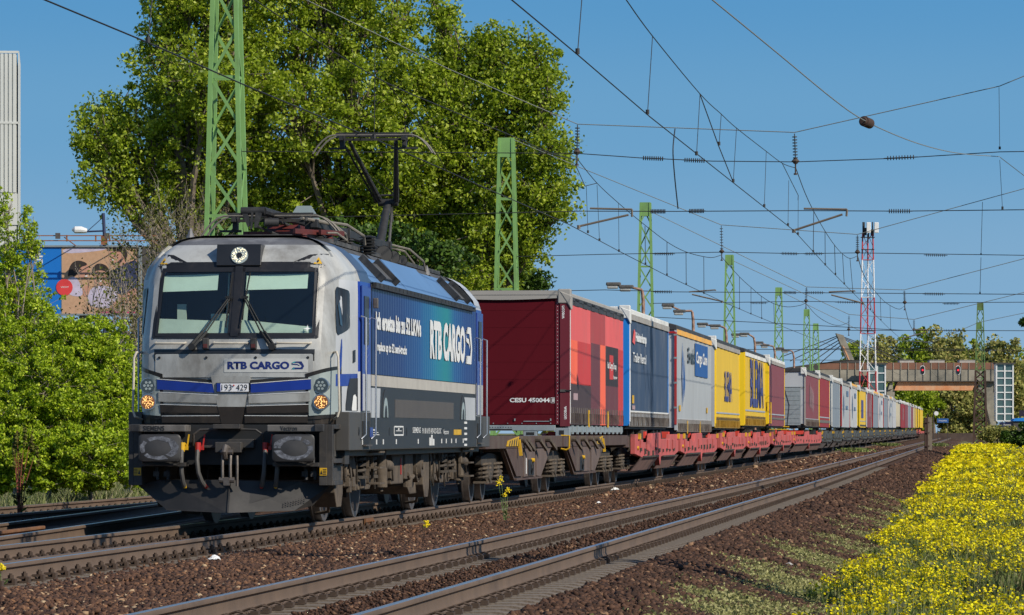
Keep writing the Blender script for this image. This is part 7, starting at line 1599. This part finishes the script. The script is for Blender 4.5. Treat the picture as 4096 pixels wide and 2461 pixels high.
v = ground_pt(8, 2350, -.20); weed('rape_plant', 'small yellow flower at the lower left corner', 'plant', v, .22, 44, False, 2, True)
# grasses (stuff)
def blades(name, label, regs, mat, seed, kind='stuff', cat='grass', h=(.15, .4), wd=.012):
    g = np.random.default_rng(seed); P = []; Hh = []
    for (w0, w1, t0, t1, dens, hm) in regs:
        n = int((w1-w0)*(t1-t0)*dens); w_ = g.uniform(w0, w1, n); t_ = g.uniform(t0, t1, n)
        keep = (np.sin(w_*3.1+t_*.9)+np.sin(t_*2.3-w_*1.7)+g.normal(size=n)*.6) > -.7; w_, t_ = w_[keep], t_[keep]; n = len(w_)
        s_ = np.maximum(0, t_-45); z = np.interp(w_, [a for a, b in PROF], [b for a, b in PROF])+.0012*s_*s_/(s_+25)-.02; P.append(np.stack([w_, t_, z], 1)); Hh.append(g.uniform(h[0], h[1], n)*hm)
    P = np.concatenate(P); Hh = np.concatenate(Hh); n = len(P); a = g.uniform(0, 6.28, n); L = g.normal(size=(n, 2))*.28; k = np.maximum(1, P[:, 1]/40)
    wv = np.stack([np.cos(a), np.sin(a), 0*a], 1)*(wd*g.uniform(.6, 1.4, n)*k)[:, None]
    mid = P+np.stack([L[:, 0]*Hh*.4, L[:, 1]*Hh*.4, Hh*.55], 1); top = P+np.stack([L[:, 0]*Hh*1.2, L[:, 1]*Hh*1.2, Hh], 1)
    V = np.stack([P-wv, P+wv, mid+wv*.7, top, mid-wv*.7], 1).reshape(-1, 3); Fc = np.arange(5*n).reshape(-1, 5); o = npmesh(name, V, Fc, mat); o.location = W2(0, 0); o.rotation_euler = (0, 0, -TH); return tag(o, label, cat, kind=kind)
M['grassL'] = island('mixed grass', ((0, (.10, .13, .04)), (.5, (.21, .25, .08)), (.8, (.36, .35, .17)), (1, (.50, .45, .28))), .8, .3, .15)
M['grassR'] = island('verge grass', ((0, (.06, .075, .025)), (.4, (.13, .17, .045)), (.75, (.21, .26, .07)), (1, (.34, .31, .16))), .8, .3, .15)
blades('dry_grass', 'strip of grey green and dry grass at left beyond the farthest rail', [(-9.5, -7.2, 2, 45, 300, 1.0), (-12, -9.5, 5, 60, 150, 1.3)], M['grassL'], 51, h=(.12, .42))
def verge(t0, t1, n): return None
# pale low weeds between ballast and flowers
def sedum(name, label, regs, mat, seed, size):
    g = np.random.default_rng(seed); Ps = []
    for (w0, w1, t0, t1, dens) in regs:
        nc = int((w1-w0)*(t1-t0)*dens/150); cw = w0+(w1-w0)*g.random(nc)**.62; ct = g.uniform(t0, t1, nc); rd_ = g.uniform(.10, .34, nc)
        k = g.random(nc) < np.clip((cw-w0)/(w1-w0)*1.5+.08, 0, 1); cw, ct, rd_ = cw[k], ct[k], rd_[k]; idx = np.repeat(np.arange(len(cw)), 150); n = len(idx)
        w_ = cw[idx]+g.normal(size=n)*rd_[idx]*.6; t_ = ct[idx]+g.normal(size=n)*rd_[idx]*1.2; s_ = np.maximum(0, t_-45)
        Ps.append(np.stack([w_, t_, np.interp(w_, [a for a, b in PROF], [b for a, b in PROF])+.0012*s_*s_/(s_+25)+g.uniform(0, .10, n)*(.5+rd_[idx])], 1))
    o = leafcloud(name, np.concatenate(Ps), size, mat, seed); o.location = W2(0, 0); o.rotation_euler = (0, 0, -TH); return tag(o, label, 'ground cover', kind='stuff')
M['sedum'] = island('pale low weeds', ((0, (.13, .13, .045)), (.5, (.28, .275, .10)), (1, (.46, .43, .20))), .8, .25, .15)
sedum('low_weeds', 'mat of pale yellow green low weeds between the ballast and the flowers', [(6.9, 8.8, -32, 5, 5600), (7.0, 8.6, 5, 60, 1900)], M['sedum'], 52, .035)
# yellow flowers, vectorised plants
def flowers(name, label, regs, seed):
    g = np.random.default_rng(seed); st = []; fl = []; gr = []
    for (w0, w1, t0, t1, dens, fs, nf, edge) in regs:
        n = int((w1-w0)*(t1-t0)*dens); w_ = g.uniform(w0, w1, n); t_ = g.uniform(t0, t1, n)
        ed = w0+edge*(.5+.5*np.sin(t_*.55)*np.sin(t_*.21+1)); pat = np.sin(w_*1.9+t_*.23)+np.sin(t_*.43-w_*2.3+2)+.6*np.sin(t_*1.7+w_)+g.normal(size=n)*.45
        k = (w_ > ed); w_, t_, pat, ed = w_[k], t_[k], pat[k], ed[k]; n = len(w_); s_ = np.maximum(0, t_-45); z = np.interp(w_, [a for a, b in PROF], [b for a, b in PROF])+.0012*s_*s_/(s_+25)
        has = pat > (-.02+.5*np.maximum(0, w_-w0-1.8)); hh = g.uniform(.22, .46, n)*np.where(has, 1, .75)*np.clip(.55+(w_-ed)*.9, .5, 1.05)
        P = np.stack([w_, t_, z], 1)
        for j in range(nf):
            ang = g.uniform(0, 6.28, n); rr_ = g.uniform(.02, .14, n)*fs/.03*.6; top = P+np.stack([np.cos(ang)*rr_, np.sin(ang)*rr_, hh*g.uniform(.72, 1.0, n)], 1)
            fl.append((top[has], np.full(has.sum(), fs)*g.uniform(.7, 1.3, has.sum())))
            if j < 3: gr.append((P[has | (j < 2)], top[has | (j < 2)]))
    T = np.concatenate([a for a, b in fl]); Sz = np.concatenate([b for a, b in fl]); n = len(T)
    r = empty(name, W2(0, 0), -TH); r.rotation_euler = (0, 0, -TH); tag(r, label, 'wildflowers', kind='stuff')
    q = g.normal(size=(n, 3)); q[:, 2] = np.abs(q[:, 2])+.9; q /= np.linalg.norm(q, axis=1)[:, None]; b = np.cross(q, g.normal(size=(n, 3))); b /= np.linalg.norm(b, axis=1)[:, None]; c = np.cross(q, b); L = Sz[:, None]
    V = np.stack([T+b*L*.6, T+c*L*.5+q*L*.15, T-b*L*.6, T-c*L*.5+q*L*.15], 1).reshape(-1, 3); npmesh('yellow_blooms', V, np.arange(4*n).reshape(-1, 4), M['petals']).parent = r
    A_ = np.concatenate([a for a, b in gr]); B_ = np.concatenate([b for a, b in gr]); n = len(A_); a = g.uniform(0, 6.28, n); k = np.maximum(1, (A_[:, 1]+40)/45)*.006; wv = np.stack([np.cos(a), np.sin(a), 0*a], 1)*k[:, None]
    V = np.stack([A_-wv, A_+wv, B_+wv*.5, B_-wv*.5], 1).reshape(-1, 3); npmesh('flower_stems', V, np.arange(4*n).reshape(-1, 4), M['grassR']).parent = r
    # leaves on the stems
    u = g.uniform(.15, .85, n)[:, None]; Pm = A_*(1-u)+B_*u+g.normal(size=(n, 3))*.025; o = leafcloud('flower_leaves', np.concatenate([Pm, Pm[::2]+g.normal(size=(len(Pm[::2]), 3))*.03]), .055, M['grassR'], seed+1); o.parent = r
    return r
M['petals'] = island('yellow petals', ((0, (.62, .46, .006)), (.4, (.86, .72, .008)), (1, (.98, .88, .014))), .6, .3, .2)
flowers('yellow_wildflowers', 'dense band of bright yellow wildflowers along the right side of the tracks', [(7.75, 12.6, -33, -8, 36, .026, 11, .8), (7.9, 13.2, -8, 15, 32, .032, 10, .7), (7.9, 13.6, 15, 60, 22, .048, 7, .7), (7.8, 16, 60, 130, 11, .09, 5, .6), (7.7, 20, 130, 420, 4.0, .2, 5, .6)], 61)
blades('verge_grass', 'grass and dry stalks growing among the yellow flowers', [(8.9, 13.5, -33, 10, 130, 1.0), (8.8, 15, 10, 60, 60, 1.1), (8.6, 24, 60, 300, 9, 1.4)], M['grassR'], 62, h=(.12, .40))
M['drystalk'] = island('dry brown stalks', ((0, (.05, .035, .022)), (.5, (.11, .08, .05)), (1, (.22, .17, .10))), .9, .1, .1)
blades('dry_stalks', 'dry brown stalks filling the thinner patches of the flower verge at right', [(9.6, 14, -33, 10, 120, 1.0), (10, 15, 10, 60, 50, 1.1)], M['drystalk'], 63, h=(.12, .34))
# grass tufts in the ballast far off
for (x, y, w_, lb) in ((3550, 1795, 2.3, 'bright green grass tuft between the tracks near the far end of the train'), (3425, 1815, 2.1, 'small green grass tuft between the tracks beside the far wagons'), (3745, 1795, 7.6, 'green grass tuft on the ballast behind the marker rod')):
    v = ground_pt(x, y, 0.0); r = empty('grass_tuft', (v.x, v.y, -.05+gz(v.y-58)), label=lb, cat='grass tuft'); g = np.random.default_rng(int(x)); n = 700; P = np.stack([g.normal(size=n)*.4, g.normal(size=n)*1.3, g.uniform(0, .2, n)], 1); leafcloud('blades', P, .14, M['grassR'], int(x), r)
# right hand bushes and bank, far trees
tree('leafy_bush', 'round green bush below the lift tower at right', 'bush', (at(3990, 1740, 430).x, 430, 0), [bl(3975, 1730, 40, 24, 430), bl(4030, 1732, 40, 22, 430), bl(3945, 1745, 30, 18, 430), bl(4000, 1748, 60, 18, 430)], 7000, .22, M['leafD'], 20, .5, .08, None, 71)
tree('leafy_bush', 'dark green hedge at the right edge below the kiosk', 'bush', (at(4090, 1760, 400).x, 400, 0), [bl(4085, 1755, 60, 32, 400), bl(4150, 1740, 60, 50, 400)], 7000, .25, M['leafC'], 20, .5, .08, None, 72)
ft = [(3420, 1440, 45, 60), (3500, 1425, 55, 70), (3580, 1420, 55, 70), (3665, 1405, 55, 75), (3735, 1388, 50, 80), (3800, 1398, 50, 70), (3870, 1430, 50, 60), (3950, 1420, 60, 70), (4030, 1430, 55, 60), (4100, 1470, 50, 70)]
fl_ = ['far olive tree above the footbridge behind the radio tower', 'far tree above the footbridge, right of the radio tower', 'far tree above the left ventilator of the footbridge', 'far tree above the footbridge just left of its tallest tree', 'tallest far tree above the middle of the footbridge', 'far tree above the footbridge just right of its tallest tree', 'far tree behind the rust brown mast', 'far tree above the footbridge between the rust brown mast and the lift', 'far tree above the lift tower', 'far tree at the right edge beyond the lift tower']
for k, ((x, y, rx, ry), lb) in enumerate(zip(ft, fl_)):
    g = random.Random(k); YF = 720+g.uniform(-20, 30)
    tree('distant_tree', lb, 'tree', (at(x, 1735, YF).x, YF, .5), [bl(x, y, rx, ry, YF), bl(x-22, y+60, rx, 60, YF, 4), bl(x+24, y+70, rx, 60, YF, -3), bl(x, y+150, rx*1.2, 75, YF), bl(x+g.uniform(-25, 25), y+235, rx*1.2, 80, YF, 2)], 7000, .55, M['leafD' if k % 3 else 'leafA'], 22, 1.5, .4, 'far trees beyond the footbridge', 80+k, twigs=True)
tree('distant_tree', 'bright green tree under the footbridge behind the end of the train', 'tree', (at(3600, 1735, 680).x, 680, .5), [bl(3560, 1610, 70, 60, 680), bl(3640, 1640, 70, 60, 680), bl(3700, 1620, 60, 60, 680), bl(3620, 1700, 90, 50, 680)], 9000, .5, M['leafA'], 22, 1.4, .35, 'far trees beyond the footbridge', 95)
tree('distant_tree', 'pale grey green tree under the footbridge right of the station sign', 'tree', (at(3860, 1735, 680).x, 682, .5), [bl(3820, 1630, 70, 70, 682), bl(3900, 1650, 60, 70, 682), bl(3850, 1710, 110, 40, 682)], 9000, .5, M['leafD'], 22, 1.4, .35, 'far trees beyond the footbridge', 96)
tree('distant_wood_edge', 'far line of trees along the left horizon behind the train', 'tree', (at(3200, 1735, 900).x, 900, .5), [bl(x, 1640+8*math.sin(x), 80, 80, 900) for x in range(1900, 3460, 90)], 16000, .8, M['leafD'], 14, 2, .4, None, 97)
# ---- building and billboard at the left
M['clad'] = mk('pale ribbed cladding', (.56, .57, .54), .6, 0, .08, .6, (.42, .40, .36), .2)
Y1 = 200; v = at(75, 205, Y1); r = empty('clad_building', (v.x, Y1, 0), rad(5.8), label='tall pale building corner with vertical ribs at the left edge', cat='building')
Zb = lambda y: CH+(H-y)/F*Y1
mb = MB(); mb.box(-6, -.1, .05, 7, -.5, Zb(215)); mb.build('wall', M['clad'], r)
mb = MB()
for (a, b) in ((215, 487), (495, 770)):
    for k in range(30):
        x = -.1-k*.187; mb.box(x-.155, x-.02, 0, .06, Zb(b), Zb(a))
mb.box(-6, 0, -.02, .1, Zb(213), Zb(204)); mb.box(-6, 0, -.02, .1, Zb(496), Zb(487)); mb.box(-.03, .02, -.02, 7, Zb(1600), Zb(205)); mb.box(-6, 0, -.0, .1, Zb(900), Zb(775)); mb.build('cladding_rib', M['clad'], r)
for k in range(2): pass
Y2 = 125; v = at(330, 985, Y2); r = empty('billboard', (v.x, Y2, 0), label='large billboard with a blue panel and a family photograph behind the bushes', cat='billboard')
X_ = lambda x: (x-CX)/F*Y2-v.x; Z_ = lambda y: CH+(H-y)/F*Y2
M['bbblue'] = mk('billboard blue', (.004, .15, .52), .5, var=.03); M['bbtan'] = mk('poster tan wicker', (.50, .30, .18), .6, 0, .15, 9); M['bblil'] = mk('poster lilac cloth', (.52, .46, .58), .6); M['bbskin'] = mk('poster skin tone', (.50, .25, .17), .6, var=.08); M['bbhair'] = mk('poster dark hair', (.025, .016, .013), .7); M['bbnavy'] = mk('poster navy jumper', (.022, .032, .085), .7); M['bbred'] = mk('poster red disc', (.70, .05, .05), .5); M['bbpink'] = mk('poster magenta line', (.65, .02, .20), .5); M['bbframe'] = mk('grey billboard frame', (.20, .23, .24), .6)
MB().box(X_(-200), X_(565), .0, .25, Z_(1262), Z_(985)).build('backing', M['bbframe'], r)
MB().box(X_(-190), X_(247), -.012, 0, Z_(1255), Z_(990)).build('blue_poster', M['bbblue'], r)
po = MB(); po.box(X_(247), X_(555), -.012, 0, Z_(1255), Z_(990)); po = po.build('photo_poster', M['bbtan'], r)
def chk(P_, n=2):
    for _ in range(n): P_ = [q for i in range(len(P_)) for q in ((P_[i][0]*.75+P_[(i+1) % len(P_)][0]*.25, P_[i][1]*.75+P_[(i+1) % len(P_)][1]*.25), (P_[i][0]*.25+P_[(i+1) % len(P_)][0]*.75, P_[i][1]*.25+P_[(i+1) % len(P_)][1]*.75))]
    return P_
def pp(nm, mt_, pts, k): pts = chk(pts); mb = MB(); mb.prism([(X_(a), Z_(b)) for a, b in pts], 'y', -.012-k*.0012, -.0115-k*.0012); return mb.build(nm, M[mt_], po)
pp('printed_cushion', 'bblil', [(250, 992), (430, 990), (420, 1002), (255, 1018)], 1); pp('printed_cushion', 'bbtan', [(540, 1000), (553, 1000), (553, 1140), (545, 1140)], 2)
def blob(cx, cy, rx, ry, n=14, s=0): g = random.Random(s); return [(cx+rx*math.cos(6.283*i/n)*(1+.12*g.uniform(-1, 1)), cy+ry*math.sin(6.283*i/n)*(1+.12*g.uniform(-1, 1))) for i in range(n)][::-1]
pp('printed_jumper', 'bbnavy', [(440, 1145), (445, 1100), (470, 1062), (520, 1048), (552, 1035), (552, 1185), (470, 1180)], 3); pp('printed_face', 'bbskin', blob(462, 1020, 28, 36, s=1), 4); pp('printed_neck', 'bbskin', [(466, 1050), (505, 1020), (508, 1055), (470, 1070)], 4); pp('printed_hair', 'bbhair', [(425, 1003), (435, 990), (505, 990), (512, 1025), (500, 1040), (490, 1012), (470, 1005), (440, 1004)], 5)
pp('printed_shirt', 'bblil', [(265, 1180), (262, 1120), (300, 1102), (325, 1140), (335, 1190)], 3); pp('printed_face', 'bbskin', blob(333, 1085, 24, 36, s=2), 4); pp('printed_hair', 'bbhair', [(268, 1110), (282, 1055), (310, 1040), (345, 1050), (350, 1062), (322, 1068), (312, 1095), (300, 1108), (285, 1100)], 5)
pp('printed_shirt', 'bblil', [(350, 1230), (352, 1160), (400, 1140), (455, 1150), (475, 1180), (470, 1235)], 6); pp('printed_face', 'bbskin', blob(402, 1108, 26, 34, s=3), 7); pp('printed_hair', 'bbhair', [(368, 1100), (370, 1070), (392, 1052), (425, 1060), (440, 1085), (432, 1112), (425, 1085), (390, 1080)], 8); pp('printed_arm', 'bbskin', [(330, 1150), (360, 1140), (358, 1180), (335, 1190)], 7); pp('printed_arm', 'bbskin', [(430, 1230), (520, 1160), (545, 1150), (548, 1185), (450, 1245)], 7)
for fx, fy in ((448, 1012), (323, 1078), (395, 1100), (410, 1100)): pp('printed_eye', 'bbhair', [(fx-4, fy-2), (fx+4, fy-2), (fx+4, fy+2), (fx-4, fy+2)], 9)
for fx, fy in ((452, 1040), (345, 1105), (402, 1125)): pp('printed_smile', 'whiteclean', [(fx-6, fy-2), (fx+6, fy-4), (fx+5, fy+2), (fx-4, fy+3)], 9)
pp('printed_beard', 'bbhair', [(448, 1052), (470, 1050), (492, 1030), (494, 1040), (474, 1060), (452, 1060)], 9)
pp('printed_magenta_line', 'bbpink', [(400, 1247), (553, 1247), (553, 1252), (400, 1252)], 6)
MB().cyl((X_(258), -.03, Z_(1150)), (X_(258), -.02, Z_(1150)), 33/F*Y2, 33/F*Y2, 28).build('red_disc', M['bbred'], r)
text('VICCY', .23, .045, M['whiteclean'], r, lambda x, y: (X_(243)+x, -.035, Z_(1152)+y), .01)
# white bank style letter mark and lines of writing
mb = MB(); s0 = lambda a, b: (X_(138+a*33), -.018, Z_(1056-b*33))
for q in (((.1, 1.0), (1, 1.0), (1, .8), (.1, .8)), ((.0, .9), (.2, 1.0), (.2, .5), (0, .5)), ((.1, .6), (.95, .6), (.95, .42), (.1, .42)), ((.8, .55), (1, .55), (1, .1), (.8, .0)), ((0, .2), (.9, .2), (.9, 0), (0, 0))): mb.poly([s0(a, b) for a, b in q][::-1])
c_ = s0(.55, 1.22); mb.cyl((c_[0], -.018, c_[2]), (c_[0], -.014, c_[2]), .04, .04, 14); mb.build('white_letter_mark', M['whiteclean'], r)
for k, (s_, x, y, L_, h_) in enumerate((('Szívesen', 80, 1100, .72, .12), ('segítünk', 80, 1135, .70, .12))): text(s_, L_, h_, M['whiteclean'], r, lambda a, b, x=x, y=y: (X_(x)+a, -.018, Z_(y)+b), .01)
mb = MB(); mb.box(X_(-200), X_(570), -.06, 0, Z_(989), Z_(982)); mb.box(X_(-200), X_(570), -.06, 0, Z_(1262), Z_(1255)); mb.box(X_(555), X_(568), -.06, 0, Z_(1400), Z_(982)); mb.box(X_(247)-.01, X_(247)+.01, -.02, 0, Z_(1255), Z_(990)); mb.build('frame', M['bbframe'], r)
mb = MB(); 
for x in (100, 330, 540): mb.box(X_(x)-.12, X_(x)+.12, .3, .55, -.5, Z_(990))
mb.build('support_leg', M['bbframe'], r)
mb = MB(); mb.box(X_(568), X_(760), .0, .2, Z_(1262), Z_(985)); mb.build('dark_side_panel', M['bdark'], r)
gt = mk('rusty gantry steel', (.26, .10, .045), .85, 0, .35, 6)
mb = MB(); mb.box(X_(108), X_(640), -.95, -.92, Z_(951), Z_(947)); mb.box(X_(108), X_(640), -.95, -.92, Z_(971), Z_(967)); mb.box(X_(405), X_(430), -.1, 0, Z_(980), Z_(945))
for x in (110, 280, 395, 450, 600): mb.box(X_(x)-.02, X_(x)+.02, -.94, -.89, Z_(972), Z_(946))
for x in (130, 270, 460, 600): mb.bar((X_(x), -.93, Z_(955)), (X_(x)+.25, 0, Z_(985)), .02, .02)
mb.build('lighting_gantry', gt, r)
mb = MB()
for x in (133, 245, 440, 612): mb.cbox((X_(x), -.95, Z_(950)), (.13, .1, .16))
mb.build('floodlight', M['steel'], r)
r2 = empty('street_lamp', (at(415, 900, 135).x, 135, 0), label='white street lamp head on a dark blue bracket above the billboard', cat='street lamp'); q = at(415, 900, 135).x; Q = lambda x, y: Vector(((x-CX)/F*135-q, 0, CH+(H-y)/F*135))
mb = MB(); mb.tube([Vector((0.02, 0, 0)), Q(418, 950), Q(413, 853)], .05, 8); mb.tube([Q(416, 924), Q(345, 927)], .03, 6); mb.tube([Q(412, 870), Q(350, 925)], .012, 5); mb.build('blue_pole', M['bbnavy'], r2); MB().tube([Q(288, 919), Q(300, 920), Q(325, 920), Q(348, 924)], [.03, .11, .11, .07], 10).build('lamp_head', M['white'], r2, smooth=True)

tree('roadside_tree', 'leafy tree at the right edge beyond the flowers, shading the far tracks', 'tree', (36.6, 283, -.2), [(36.6, 283, 7.5, 3.4, 3.4, 2.6), (37.5, 281, 5, 3.2, 3, 2.4), (38.5, 285, 9.5, 3, 3, 2)], 16000, .28, M['leafC'], 30, .8, .3, None, 99)
